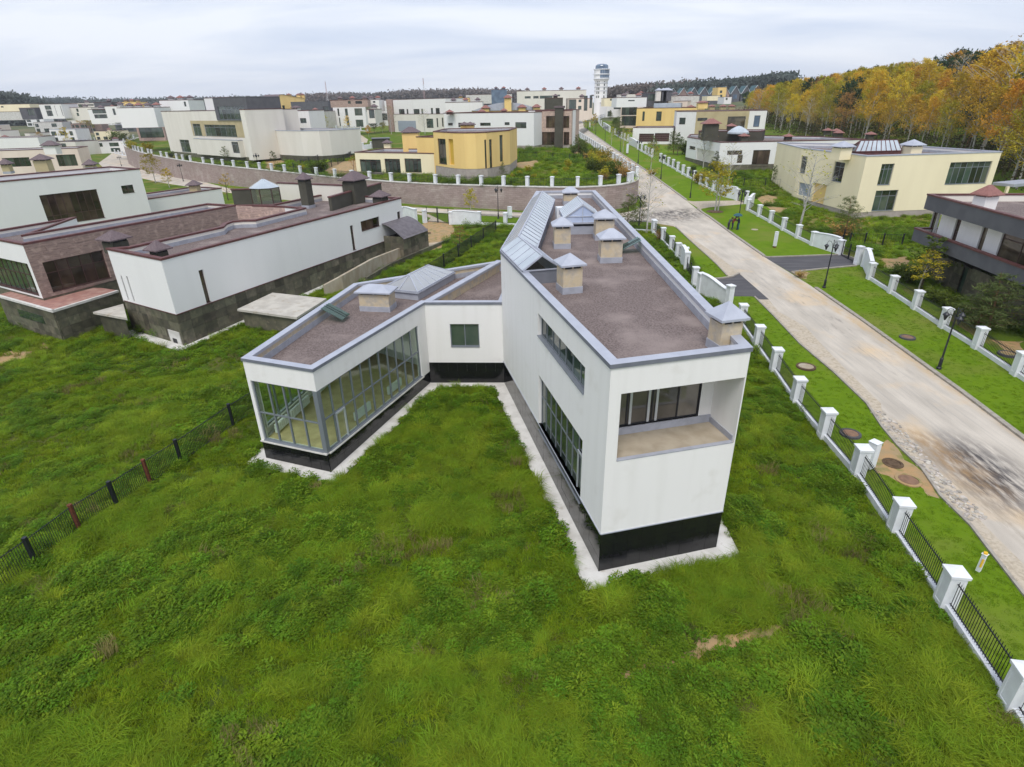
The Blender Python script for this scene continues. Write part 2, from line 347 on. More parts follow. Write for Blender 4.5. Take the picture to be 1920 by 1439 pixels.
# ------------------------------------------------------------------ building blocks
class MB:
    def __init__(s): s.v = []; s.f = []; s.m = []
    def add(s, pts, faces, mi=0):
        n = len(s.v); s.v += [tuple(p) for p in pts]
        for f in faces: s.f.append([n + i for i in f]); s.m.append(mi)
    def quad(s, a, b, c, d, mi=0): s.add([a, b, c, d], [(0, 1, 2, 3)], mi)
    def poly(s, pts, mi=0): s.add(pts, [tuple(range(len(pts)))], mi)
    def box(s, c, d, rz=0.0, mi=0):
        ca, sa = math.cos(rz), math.sin(rz); P = []
        for z in (-.5, .5):
            for x, y in ((-.5, -.5), (.5, -.5), (.5, .5), (-.5, .5)):
                a, b = x * d[0], y * d[1]
                P.append((c[0] + a * ca - b * sa, c[1] + a * sa + b * ca, c[2] + z * d[2]))
        s.add(P, [(3, 2, 1, 0), (4, 5, 6, 7), (0, 1, 5, 4), (1, 2, 6, 5), (2, 3, 7, 6), (3, 0, 4, 7)], mi)
    def prism(s, poly, z0, z1, mi=0, top=True, bottom=False):
        n = len(poly)
        s.add([(p[0], p[1], z0) for p in poly] + [(p[0], p[1], z1) for p in poly], [(i, (i + 1) % n, n + (i + 1) % n, n + i) for i in range(n)], mi)
        for on, z, fl in ((top, z1, False), (bottom, z0, True)):
            if on:
                tr = tessellate_polygon([[Vector((p[0], p[1], 0)) for p in poly]])
                fs = []
                for a, b, c in tr:
                    ar = (poly[b][0] - poly[a][0]) * (poly[c][1] - poly[a][1]) - (poly[b][1] - poly[a][1]) * (poly[c][0] - poly[a][0])
                    fs.append((a, b, c) if (ar > 0) != fl else (a, c, b))
                s.add([(p[0], p[1], z) for p in poly], fs, mi)
    def tube(s, pts, rad, n=6, mi=0, cap=True):
        rings = []
        for i, p in enumerate(pts):
            p = Vector(p)
            a = Vector(pts[max(0, i - 1)]); b = Vector(pts[min(len(pts) - 1, i + 1)])
            d = (b - a).normalized()
            u = d.orthogonal().normalized() if abs(d.z) < .95 else Vector((1, 0, 0)); w = d.cross(u).normalized(); u = w.cross(d)
            r = rad[i] if hasattr(rad, '__len__') else rad
            rings.append([p + (u * math.cos(6.2832 * k / n) + w * math.sin(6.2832 * k / n)) * r for k in range(n)])
        b0 = len(s.v)
        for r in rings: s.v += [tuple(q) for q in r]
        for i in range(len(rings) - 1):
            for k in range(n):
                s.f.append([b0 + i * n + k, b0 + i * n + (k + 1) % n, b0 + (i + 1) * n + (k + 1) % n, b0 + (i + 1) * n + k]); s.m.append(mi)
        if cap:
            s.f.append([b0 + (len(rings) - 1) * n + k for k in range(n)]); s.m.append(mi)
            s.f.append([b0 + k for k in range(n - 1, -1, -1)]); s.m.append(mi)
    def lathe(s, c, prof, n=16, mi=0):
        b0 = len(s.v)
        for r, z in prof:
            for k in range(n):
                s.v.append((c[0] + r * math.cos(6.2832 * k / n), c[1] + r * math.sin(6.2832 * k / n), c[2] + z))
        for i in range(len(prof) - 1):
            for k in range(n):
                s.f.append([b0 + i * n + k, b0 + i * n + (k + 1) % n, b0 + (i + 1) * n + (k + 1) % n, b0 + (i + 1) * n + k]); s.m.append(mi)
        s.f.append([b0 + (len(prof) - 1) * n + k for k in range(n)]); s.m.append(mi)
    def mesh(s, name, mats, o=(0, 0, 0), smooth=False):
        me = bpy.data.meshes.new(name)
        v = np.array(s.v, dtype=np.float64).reshape(-1, 3) - np.array(o)
        me.from_pydata(v.tolist(), [], s.f)
        for m in (mats if isinstance(mats, (list, tuple)) else [mats]): me.materials.append(m)
        if any(s.m): me.polygons.foreach_set('material_index', s.m)
        if smooth: me.polygons.foreach_set('use_smooth', [True] * len(me.polygons))
        me.update()
        return me
    def build(s, name, mats, parent=None, smooth=False, o=None):
        if o is None:
            o = parent['_o'] if parent is not None else (0, 0, 0)
        ob = bpy.data.objects.new(name, s.mesh(name, mats, o, smooth))
        COL.objects.link(ob)
        if parent is not None:
            ob.parent = parent; ob['_o'] = tuple(o)
        return ob
def tag(o, label=None, cat=None, group=None, kind=None):
    if label: o['label'] = label
    if cat: o['category'] = cat
    if group: o['group'] = group
    if kind: o['kind'] = kind
    return o
def empty(name, loc, label, cat, group=None):
    o = bpy.data.objects.new(name, None); COL.objects.link(o)
    o.location = loc; o['_o'] = tuple(float(c) for c in loc); o.empty_display_size = .3
    return tag(o, label, cat, group)
def copy_tree(o, parent=None):
    c = o.copy(); COL.objects.link(c)
    if parent is not None: c.parent = parent
    for ch in list(o.children): copy_tree(ch, c)
    return c
def V2(a): return np.array((a[0], a[1]), float)
def unit(a): return a / np.hypot(*a)
def offset(poly, d):
    """inset (d > 0) of a counter-clockwise polygon"""
    n = len(poly); out = []
    for i in range(n):
        p, q, r = V2(poly[i - 1]), V2(poly[i]), V2(poly[(i + 1) % n])
        e, g = unit(q - p), unit(r - q)
        n1, n2 = np.array((-e[1], e[0])), np.array((-g[1], g[0]))
        k = 1 + n1 @ n2
        out.append(tuple(q + (n1 + n2) / max(k, .25) * d))
    return out
def ccw(p):
    a = sum(p[i - 1][0] * p[i][1] - p[i][0] * p[i - 1][1] for i in range(len(p)))
    return list(p) if a > 0 else list(p)[::-1]
class Wall:
    """a vertical wall from A to B, outside on the right hand"""
    def __init__(s, A, B):
        s.A = V2(A); s.B = V2(B); s.L = float(np.hypot(*(s.B - s.A))); s.d = (s.B - s.A) / s.L; s.n = np.array((s.d[1], -s.d[0]))
    def P(s, u, o, z):
        q = s.A + s.d * u + s.n * o
        return (float(q[0]), float(q[1]), float(z))
    def hit(s, x, y):
        r = ray(x, y); r2 = np.array(r[:2]); M_ = np.array([[r2[0], -s.d[0]], [r2[1], -s.d[1]]])
        t, u = np.linalg.solve(M_, s.A)
        return float(u), float(CAMH + r[2] * t)
    def rect(s, x0, y0, x1, y1):
        """wall coordinates of an opening seen with its corners at two picture points"""
        a = s.hit(x0, y0); b = s.hit(x1, y1)
        return (max(.05, min(a[0], b[0])), min(s.L - .05, max(a[0], b[0])), min(a[1], b[1]), max(a[1], b[1]))
    def lbox(s, mb, u0, u1, o0, o1, z0, z1, mi=0):
        p = [s.P(u0, o0, z0), s.P(u1, o0, z0), s.P(u1, o1, z0), s.P(u0, o1, z0), s.P(u0, o0, z1), s.P(u1, o0, z1), s.P(u1, o1, z1), s.P(u0, o1, z1)]
        f = [(0, 1, 5, 4), (1, 2, 6, 5), (2, 3, 7, 6), (3, 0, 4, 7), (4, 5, 6, 7), (3, 2, 1, 0)]
        if o1 > o0: f = [tuple(reversed(q)) for q in f]
        mb.add(p, f, mi)
    def face(s, mb, z0, z1, ops, depth=.3, mi=0, u0=0., u1=None):
        u1 = s.L if u1 is None else u1
        us = sorted({u0, u1, *[c for o in ops for c in o[:2] if u0 < c < u1]}); zs = sorted({z0, z1, *[c for o in ops for c in o[2:4] if z0 < c < z1]})
        for a, b in zip(us, us[1:]):
            for c, d in zip(zs, zs[1:]):
                if b - a < 1e-4 or d - c < 1e-4: continue
                m, k = (a + b) / 2, (c + d) / 2
                if any(o[0] < m < o[1] and o[2] < k < o[3] for o in ops): continue
                mb.quad(s.P(a, 0, c), s.P(b, 0, c), s.P(b, 0, d), s.P(a, 0, d), mi)
        for o in ops:
            a, b, c, d = o[:4]; c = max(c, z0); d = min(d, z1)
            mb.quad(s.P(a, 0, c), s.P(a, -depth, c), s.P(a, -depth, d), s.P(a, 0, d), mi)
            mb.quad(s.P(b, -depth, c), s.P(b, 0, c), s.P(b, 0, d), s.P(b, -depth, d), mi)
            mb.quad(s.P(a, 0, c), s.P(b, 0, c), s.P(b, -depth, c), s.P(a, -depth, c), mi)
            mb.quad(s.P(a, -depth, d), s.P(b, -depth, d), s.P(b, 0, d), s.P(a, 0, d), mi)
def splits(n, a, b):
    if hasattr(n, '__len__'): return [a + (b - a) * t for t in (0, *n, 1)]
    return [a + (b - a) * i / n for i in range(n + 1)]
def window(parent, w, op, nx=1, ny=1, frame=None, glass=None, rec=.18, bw=.07, sill=True, name='window', label=None, bd=.09):
    frame = frame or FRAME; glass = glass or GLASSD
    a, b, c, d = op[:4]
    us, zs = splits(nx, a, b), splits(ny, c, d)
    h = bw / 2
    mb = MB()
    for i, u in enumerate(us):
        q0, q1 = (u, u + bw) if i == 0 else ((u - bw, u) if i == len(us) - 1 else (u - h, u + h))
        w.lbox(mb, q0, q1, -rec - bd / 2, -rec + bd / 2, c, d)
    for j, z in enumerate(zs):
        q0, q1 = (z, z + bw) if j == 0 else ((z - bw, z) if j == len(zs) - 1 else (z - h, z + h))
        for i in range(len(us) - 1):
            e0 = us[i] + (bw if i == 0 else h); e1 = us[i + 1] - (bw if i == len(us) - 2 else h)
            if e1 > e0: w.lbox(mb, e0, e1, -rec - bd / 2 + .008, -rec + bd / 2 - .008, q0, q1)
    if sill:
        w.lbox(mb, a + .01, b - .01, -rec + bd / 2 + .003, .05, c + .003, c + .03)
    wo = mb.build(name, frame, parent)
    if label: wo['label'] = label
    for i in range(len(us) - 1):
        for j in range(len(zs) - 1):
            p = MB()
            e0 = us[i] + (bw if i == 0 else h); e1 = us[i + 1] - (bw if i == len(us) - 2 else h)
            f0 = zs[j] + (bw if j == 0 else h); f1 = zs[j + 1] - (bw if j == len(zs) - 2 else h)
            if e1 - e0 < .02 or f1 - f0 < .02: continue
            w.lbox(p, e0 - .01, e1 + .01, -rec - .015, -rec + .015, f0 - .01, f1 + .01)
            p.build('pane', glass, wo)
    return wo
def coping_ring(mb, poly, zt, out=.05, inn=.36, th=.16, mi_top=0, mi_side=0):
    o, i = offset(poly, -out), offset(poly, inn); n = len(poly)
    for k in range(n):
        j = (k + 1) % n
        q = lambda p, z: (p[0], p[1], z)
        mb.quad(q(o[k], zt), q(o[j], zt), q(i[j], zt), q(i[k], zt), mi_top)
        mb.quad(q(o[k], zt - th), q(o[j], zt - th), q(o[j], zt), q(o[k], zt), mi_side)
        mb.quad(q(i[j], zt - th), q(i[k], zt - th), q(i[k], zt), q(i[j], zt), mi_top)
        mb.quad(q(o[j], zt - th), q(o[k], zt - th), q(i[k], zt - th), q(i[j], zt - th), mi_side)
def flat_roof(parent, poly, zt, depth=.7, cope=None, cope_side=None, roof=None, par=None, par_low=None, inn=.36, th=.16):
    mb = MB(); coping_ring(mb, poly, zt, inn=inn, th=th, mi_side=1)
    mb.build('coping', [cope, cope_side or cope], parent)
    i = offset(poly, inn - .05); n = len(poly); mb = MB()
    zr_ = zt - depth; zm = zr_ + depth * .45
    for k in range(n):
        j = (k + 1) % n
        mb.quad((*i[j], zm), (*i[k], zm), (*i[k], zt - th + .02), (*i[j], zt - th + .02), 0)
        e = offset(poly, inn - .02)
        mb.quad((*e[j], zr_), (*e[k], zr_), (*e[k], zm), (*e[j], zm), 1)
        mb.quad((*e[k], zm), (*i[k], zm), (*i[j], zm), (*e[j], zm), 1)
    mb.build('parapet', [par or WHITE2, par_low or FLASH], parent)
    mb = MB(); mb.prism(offset(poly, .2), zr_ - .3, zr_)
    mb.build('roof', roof or GRAVEL, parent)
    return zr_
def chimney(parent, c, zb, sx, sy, h, rz=0., body=None, capm=None, base=None, caph=.5, over=.16, gap=.14, name='chimney'):
    body = body or PLYBODY; capm = capm or ZINC
    mb = MB(); mb.box((c[0], c[1], zb + h / 2), (sx, sy, h), rz)
    # dark slots of the flue under the cap
    mb.box((c[0], c[1], zb + h + gap / 2), (sx * .86, sy * .86, gap), rz, 1)
    for s in (-1, 0, 1):
        for q in (-1, 1):
            ca, sa = math.cos(rz), math.sin(rz); x, y = s * sx * .45, q * sy * .45
            mb.box((c[0] + x * ca - y * sa, c[1] + x * sa + y * ca, zb + h + gap / 2), (.07, .07, gap + .002), rz)
    mb.box((c[0], c[1], zb + h * .6), (.035, sy + .012, h * .78), rz, 2)
    mb.box((c[0], c[1], zb + h * .6), (sx + .012, .035, h * .78), rz, 2)
    ch = mb.build(name, [body, FRAMEDK, body], parent)
    mb = MB(); z = zb + h + gap; a, b = sx / 2 + over, sy / 2 + over
    ca, sa = math.cos(rz), math.sin(rz)
    R = lambda x, y, zz: (c[0] + x * ca - y * sa, c[1] + x * sa + y * ca, zz)
    b0 = [R(-a, -b, z), R(a, -b, z), R(a, b, z), R(-a, b, z)]; b1 = [R(-a, -b, z + .09), R(a, -b, z + .09), R(a, b, z + .09), R(-a, b, z + .09)]
    r0 = max(0., a - b) + .01; r1 = max(0., b - a) + .01
    t = [R(-r0, -r1, z + .09 + caph), R(r0, -r1, z + .09 + caph), R(r0, r1, z + .09 + caph), R(-r0, r1, z + .09 + caph)]
    mb.add(b0 + b1 + t, [(3, 2, 1, 0)] + [(i, (i + 1) % 4, 4 + (i + 1) % 4, 4 + i) for i in range(4)] + [(4 + i, 4 + (i + 1) % 4, 8 + (i + 1) % 4, 8 + i) for i in range(4)] + [(8, 9, 10, 11)])
    mb.build('cap', capm, ch)
    if base:
        mb = MB(); mb.box((c[0], c[1], zb + .16), (sx + .06, sy + .06, .36), rz); mb.build('flashing', base, ch)
    return ch
def tiles(parent, w, z0, z1, tu, tz, m, gap=.012, proud=.02, name='tile', skip=(), rowshift=0.0, back=True, u0=0., u1=None):
    """cladding: every slab its own piece with an open joint"""
    u1 = w.L if u1 is None else u1
    nu = max(1, round((u1 - u0) / tu)); nz = max(1, round((z1 - z0) / tz)); du = (u1 - u0) / nu; dz = (z1 - z0) / nz
    for j in range(nz):
        for i in range(nu):
            a, b = u0 + i * du, u0 + (i + 1) * du; c, d = z0 + j * dz, z0 + (j + 1) * dz
            if any(o[0] < (a + b) / 2 < o[1] and o[2] < (c + d) / 2 < o[3] for o in skip): continue
            mb = MB(); p = proud + random.uniform(-.004, .004)
            w.lbox(mb, a + gap / 2, b - gap / 2, -.01, p, c + gap / 2, d - gap / 2)
            mb.build(name, m, parent)
def courses(parent, w, z0, z1, ch, m, ops=(), name='stone_course', proud=.03):
    """thin split-stone strips, joined: too small to pick apart at this distance"""
    mb = MB(); n = max(1, round((z1 - z0) / ch)); dz = (z1 - z0) / n
    for j in range(n):
        u = -random.uniform(0, .9)
        while u < w.L:
            l = random.uniform(.5, 1.7); a, b = max(0, u), min(w.L, u + l); u += l
            if b - a < .03: continue
            c, d = z0 + j * dz, z0 + (j + 1) * dz
            segs = [(a, b)]
            for o in ops:
                if o[2] < (c + d) / 2 < o[3]:
                    ns_ = []
                    for s0, s1 in segs:
                        if s1 <= o[0] or s0 >= o[1]: ns_.append((s0, s1)); continue
                        if s0 < o[0]: ns_.append((s0, o[0]))
                        if s1 > o[1]: ns_.append((o[1], s1))
                    segs = ns_
            for s0, s1 in segs:
                if s1 - s0 > .03: w.lbox(mb, s0 + .004, s1 - .004, -.01, proud * random.uniform(.4, 1.3), c + .005, d - .005)
    o = mb.build(name, m, parent); o['kind'] = 'stuff'
    return o
class House:
    def __init__(s, name, label, poly, zb, zt, wall, cat='house', zp=None, plinth=None, cope=None, cope_side=None, roof=None, par=None, depth=.6, group=None,
                 wallmats=None, recess=.04, deep=1.2, inn=.36, flat=True, root=None):
        poly = ccw(poly); s.poly = poly; s.zb, s.zt = zb, zt; s.zp = zp if zp is not None else zb - .3; s.wallm = wall; s.wm = wallmats or {}
        c = np.mean(np.array(poly), axis=0)
        s.root = root or empty(name, (float(c[0]), float(c[1]), float(zb)), label, cat, group)
        s.walls = [Wall(poly[i], poly[(i + 1) % len(poly)]) for i in range(len(poly))]
        s.ops = {i: [] for i in range(len(poly))}; s.plinth = plinth; s.deep = deep; s.recess = recess
        s.roofargs = dict(cope=cope or OXIDE, cope_side=cope_side, roof=roof, par=par, depth=depth, inn=inn); s.flat = flat
    def edge(s, A):
        """index of the wall that starts nearest to A"""
        return int(np.argmin([np.hypot(*(w.A - V2(A))) for w in s.walls]))
    def win(s, e, px, nx=1, ny=1, depth=.3, **k):
        w = s.walls[e]; op = w.rect(*px) if len(px) == 4 and k.pop('pix', True) else px
        s.ops[e].append(op)
        if not k.pop('bare', False): window(s.root, w, op, nx, ny, **k)
        return op
    def door(s, e, px, m=SHUT, panels=4):
        w = s.walls[e]; op = w.rect(*px); s.ops[e].append(op)
        a, b, c, d = op; mb = MB()
        for j in range(panels):
            z0, z1 = c + (d - c) * j / panels, c + (d - c) * (j + 1) / panels
            w.lbox(mb, a, b, -.25, -.18 + .01 * (j % 2), z0 + .01, z1 - .01)
        mb.build('garage_door', m, s.root)
    def finish(s, roof=True):
        groups = {}
        for i, w in enumerate(s.walls):
            mb = groups.setdefault(s.wm.get(i, s.wallm).name, (MB(), s.wm.get(i, s.wallm)))[0]
            w.face(mb, s.zp, s.zt - .1, s.ops[i])
            mb.quad(w.P(0, 0, s.zp), w.P(0, -.2, s.zp), w.P(w.L, -.2, s.zp), w.P(w.L, 0, s.zp))
        for mb, m in groups.values(): mb.build('wall', m, s.root)
        if s.plinth:
            mb = MB(); mb.prism(offset(s.poly, s.recess), s.zb - s.deep, s.zp, top=False); mb.build('plinth', s.plinth, s.root)
        if s.flat: s.zroof = flat_roof(s.root, s.poly, s.zt, **s.roofargs)
        return s
def facing(A, B, depth, skew=0.):
    """footprint behind a front edge A (left) - B (right) seen from the camera"""
    A, B = V2(A), V2(B); d = unit(B - A); n = np.array((-d[1], d[0]))
    if n @ (A + B) < 0: n = -n
    return [tuple(A), tuple(B), tuple(B + n * depth + d * skew), tuple(A + n * depth + d * skew)]
# ------------------------------------------------------------------ the ground: one planar subdivision, every sheet butts against the next
WALLTOP = [(23.0, 131), (22.9, 118), (22.5, 108), (21.6, 101.5), (19.6, 97), (17.2, 94.4), (14, 93), (10.3, 92.4), (6.5, 93.6), (2.5, 95.2), (-1.2, 97), (-8.6, 101), (-14.5, 105), (-20.7, 110), (-34, 121), (-49, 136), (-68, 153.5), (-88, 172), (-105.5, 189), (-123, 208), (-140, 230), (-152, 250), (-160, 270), (-164, 290)]
UPPER = WALLTOP + [(-150, 318), (-120, 350), (-60, 420), (10, 440), (24.0, 420), (23.6, 300), (23.2, 200)]
UPPER = ccw(UPPER)
def smooth(pts, k=1):
    for _ in range(k):
        q = [pts[0]]
        for a, b in zip(pts, pts[1:]):
            q += [tuple(.75 * V2(a) + .25 * V2(b)), tuple(.25 * V2(a) + .75 * V2(b))]
        pts = q + [pts[-1]]
    return pts
def pxs(l, f=zlow): return [G(x, y, f) for x, y in l]
KX = 28.6
east_kerb_1 = [(26.6, 3.0)] + [(27.0, 20), (27.9, 32), (28.5, 45), (28.7, 53.5)]
dw1 = pxs([(1512, 529), (1490, 514), (1484, 511), (1540, 505), (1606, 499), (1612, 488), (1578, 478), (1500, 481), (1440, 483), (1430, 481)])
dw2 = pxs([(1317, 396), (1314, 392), (1330, 389), (1394, 383), (1394, 376), (1340, 377), (1300, 378), (1286, 376)])
# the carriageway: left border then right border
left_s = pxs([(1652, 757), (1580, 687), (1532, 637), (1510, 612), (1460, 585), (1440, 560), (1385, 512), (1372, 500), (1335, 472), (1282, 437), (1262, 424)])
left_far = [(18.6, 3.0), (19.9, 12), (20.6, 20), (21.0, 25), (21.3, 29)]
lx = [p for p in left_s if p[1] > 30]
cross_low = pxs([(1262, 424), (1240, 420), (1200, 415)]) + [(14, 83.6), (8, 85.2), (0.2, 89.8), (-7, 93.5), (-12, 96.8), (-17, 99.5), (-27, 106.5), (-42, 119.5), (-60, 136), (-80, 155), (-98, 171), (-118, 191), (-140, 215), (-158, 240), (-176, 275), (-200, 320)]
cross_up = [(-190, 322), (-170, 284), (-158, 262), (-146, 243), (-127, 218), (-114, 203), (-96, 185), (-86, 171), (-68, 158 - 9), (-49, 132 - 7), (-30, 112.5), (-17.5, 104.0), (-9, 98.6), (0.1, 93.4), (6.5, 90.0), (10.5, 88.8), (14.5, 89.4), (18, 91.0), (20.6, 94.2), (22.4, 99), (23.1, 106), (23.4, 118), (23.6, 131), (23.8, 200), (24.2, 300), (24.6, 420)]
road_e = [(26.6, 3.0), (27.0, 20), (27.9, 32), (28.5, 45), (28.7, 54), (28.4, 64.2), (28.6, 75), (29.0, 86), (29.0, 98), (28.6, 122), (29.0, 150), (29.4, 180), (30.5, 233), (31.3, 259), (36, 300), (46, 345), (62, 392), (80, 420)]
ROADP = left_far + lx + cross_low[2:] + cross_up + [(42, 440), (60, 470), (90, 470)] + road_e[::-1]
PAVEP = left_far + lx[:-1] + pxs([(1267, 426), (1300, 457), (1340, 492), (1364, 518), (1415, 557), (1450, 592), (1500, 645), (1565, 700), (1625, 757), (1654, 801), (1684, 837), (1729, 880), (1764, 931), (1821, 987), (1852, 1028)])[0:] + [(18.6, 13.5), (17.6, 3.0)]
DW_M = pxs([(1386, 513), (1372, 520), (1350, 523), (1325, 524), (1320, 533), (1340, 553), (1375, 556), (1410, 556), (1425, 562), (1442, 562)])
VERGE_E = [(26.6, 3.0), (27.0, 20), (27.9, 32), (28.5, 45), (28.7, 54), (28.4, 64.2), (28.6, 75), (29.0, 86), (29.0, 98), (28.6, 122), (29.0, 150), (29.4, 180), (30.5, 233), (31.3, 259), (44, 259), (44, 170), (44.3, 140), (42.3, 110), (40.2, 95), (38.6, 74), (37.2, 58.5), (35, 40), (33.4, 3)]
VERGE_M = [(17.6, 3.0), (18.6, 13.5)] + pxs([(1852, 1028), (1821, 987), (1764, 931), (1729, 880), (1684, 837), (1654, 801), (1625, 757), (1565, 700), (1500, 645), (1450, 592), (1415, 557), (1364, 518), (1340, 492), (1300, 457), (1267, 426)]) + [(14, 83.0), (8, 84.8), (0.2, 89.4), (-7, 93.1), (-7, 89), (0, 85.2), (8, 82.0), (13, 80.6), (19.4, 81.5), (20.1, 72), (20, 66.5), (19.1, 45.6), (17.4, 31.6), (16.2, 19.8), (15.2, 10), (14.4, 3)]
APRON = offset([(3.33, 17.72), (8.5, 18.98), (8.62, 60.2), (2.82, 60.5), (-.53, 34.75)], -.82)
APRON2 = offset([(-13.38, 26.6), (-9.43, 25.08), (-5.43, 35.08), (-.45, 34.8), (.98, 46.4), (-10.9, 39.7)], -.78)
gardens = []
def wobble(poly, a, k=2):
    p = poly
    for _ in range(k):
        q = []
        for i in range(len(p)):
            s, t = V2(p[i - 1]), V2(p[i]); l = np.hypot(*(t - s)); nrm = np.array((s[1] - t[1], t[0] - s[0])) / max(l, .01)
            q += [tuple((s + t) / 2 + nrm * random.uniform(-a, a) * min(1, l / 3)), tuple(t)]
        p = q; a *= .6
    return p
E1 = wobble(pxs([(1632, 842), (1664, 824), (1684, 842), (1729, 884), (1762, 935), (1740, 930), (1712, 905), (1685, 905), (1640, 885), (1628, 862)]), .5)
E2 = wobble(pxs([(1485, 512), (1500, 508), (1522, 512), (1512, 524), (1500, 522)]), .3)
E3 = wobble(pxs([(778, 430), (800, 415), (842, 421), (850, 440), (830, 462), (798, 470), (776, 452)]), .9)
E4 = wobble(pxs([(0, 664), (40, 656), (82, 640), (92, 655), (60, 668), (0, 685)]), .5)
E5 = wobble(pxs([(1648, 486), (1700, 481), (1706, 490), (1668, 505), (1652, 500)]), .8)
E6 = wobble(pxs([(1420, 385), (1490, 388), (1470, 400), (1425, 398)]), 1.2)
E7 = wobble(pxs([(1405, 380), (1440, 366), (1460, 372), (1440, 384), (1415, 392)]), 1.2)
E8 = wobble(pxs([(1850, 635), (1920, 640), (1920, 665), (1880, 662)]), .6)
E9 = wobble(pxs([(1225, 312), (1250, 312), (1252, 320), (1232, 322)]), 1.0)
E10 = wobble(pxs([(1130, 1262), (1200, 1242), (1290, 1218), (1380, 1190), (1478, 1164), (1470, 1192), (1380, 1218), (1290, 1248), (1200, 1268)]), .5)
RAMP = pxs([(612, 556), (645, 546), (703, 513), (760, 480), (792, 457), (845, 452), (790, 478), (735, 503), (690, 530), (640, 560)])
APRON3 = [(-32.5, 47.2), (-25.95, 43.1), (-12.95, 72.75), (-12.0, 72.3), (-25.75, 41.9), (-33.1, 46.5)]
DWL = pxs([(760, 395), (803, 402), (836, 418), (800, 416), (808, 409)])
GRASS_STRIP = [(0.1, 95.6), (-9, 100.0), (-19, 107.3), (-33, 118.6), (-50, 134.0), (-69, 151.5), (-88, 170), (-105, 186.5), (-122, 206), (-139, 228), (-140, 232), (-123, 208.0), (-105.5, 189), (-88, 172), (-68, 153.5), (-49, 136), (-34, 121), (-20.7, 110), (-14.5, 105), (-8.6, 101), (-1.2, 97), (2, 95.4)]
PATH_L = pxs([(108, 632), (182, 603), (186, 612), (176, 622), (140, 634), (118, 642)])
# roads up on the raised estate
UPROAD = [U(640, 250), U(672, 250), U(690, 262), U(688, 268), U(662, 268), U(648, 258)]
UPROAD2 = [U(650, 277), U(672, 276), U(700, 284), U(676, 288)]
EU = [wobble([U(*p) for p in l], 1.5) for l in ([(498, 297), (520, 290), (535, 302), (520, 318), (495, 318)], [(612, 306), (668, 300), (672, 322), (632, 332), (608, 322)], [(967, 306), (1010, 300), (1004, 312), (972, 316)], [(1078, 275), (1100, 284), (1092, 292), (1080, 284)])]
LOW = [  # first match wins
    ('road', ROADP, ROAD), ('asphalt_driveway', dw1, ASPH), ('asphalt_driveway', DW_M, ASPH), ('concrete_driveway', dw2, PAVER),
    ('bare_earth', E1, EARTH), ('pavement', PAVEP, PAVER), ('bare_earth', E2, EARTH), ('concrete_apron', APRON, CONC), ('concrete_apron', APRON2, CONC), ('concrete_apron', APRON3, CONC), ('verge', VERGE_E, LAWN), ('verge', VERGE_M, LAWN),
    ('grass_strip', GRASS_STRIP, LAWN), ('ramp_floor', RAMP, mat('sandy_ramp', (.56, .45, .32), .95, (.47, .38, .27), ns=.8, bump=.3, bs=20)), ('bare_earth', E3, EARTH), ('bare_earth', E4, EARTH), ('bare_earth', E5, EARTH), ('bare_earth', E6, EARTH), ('bare_earth', E7, EARTH), ('bare_earth', E8, EARTH), ('bare_earth', E9, EARTH), ('bare_earth', E10, EARTH),
    ('driveway', DWL, PAVER), ('garden_path', PATH_L, CONC),
    ('meadow', [(-75, 1), (15.4, 1), (15.4, 12), (16.3, 20), (17.4, 31.6), (18.7, 40.7), (19.2, 46), (20.4, 66), (20.5, 80), (8, 82), (0, 85.2), (-3, 86.6), (-9, 60), (-16, 66), (-27, 42), (-60, 62)], MEADOW),
    ('lawn', [(-260, -30), (140, -30), (140, 300), (-260, 300)], DRYLAWN), ('land', None, FIELD)]
UP = [('earth_road', UPROAD, PAVER), ('earth_road', UPROAD2, PAVER)] + [('bare_earth', e, EARTH) for e in EU] + [('raised_lawn', None, DRYLAWN)]
def inpoly(P, poly):
    P = np.asarray(P); x, y = P[:, 0], P[:, 1]; r = np.zeros(len(P), bool); n = len(poly)
    for i in range(n):
        (x0, y0), (x1, y1) = poly[i - 1], poly[i]
        if y0 == y1: continue
        c = ((y0 > y) != (y1 > y)) & (x < (x1 - x0) * (y - y0) / (y1 - y0) + x0)
        r ^= c
    return r
def dens(poly, step):
    out = []
    for i in range(len(poly)):
        a, b = V2(poly[i - 1]), V2(poly[i]); n = max(1, int(np.hypot(*(b - a)) / step))
        out += [tuple(a + (b - a) * k / n) for k in range(1, n + 1)]
    return out
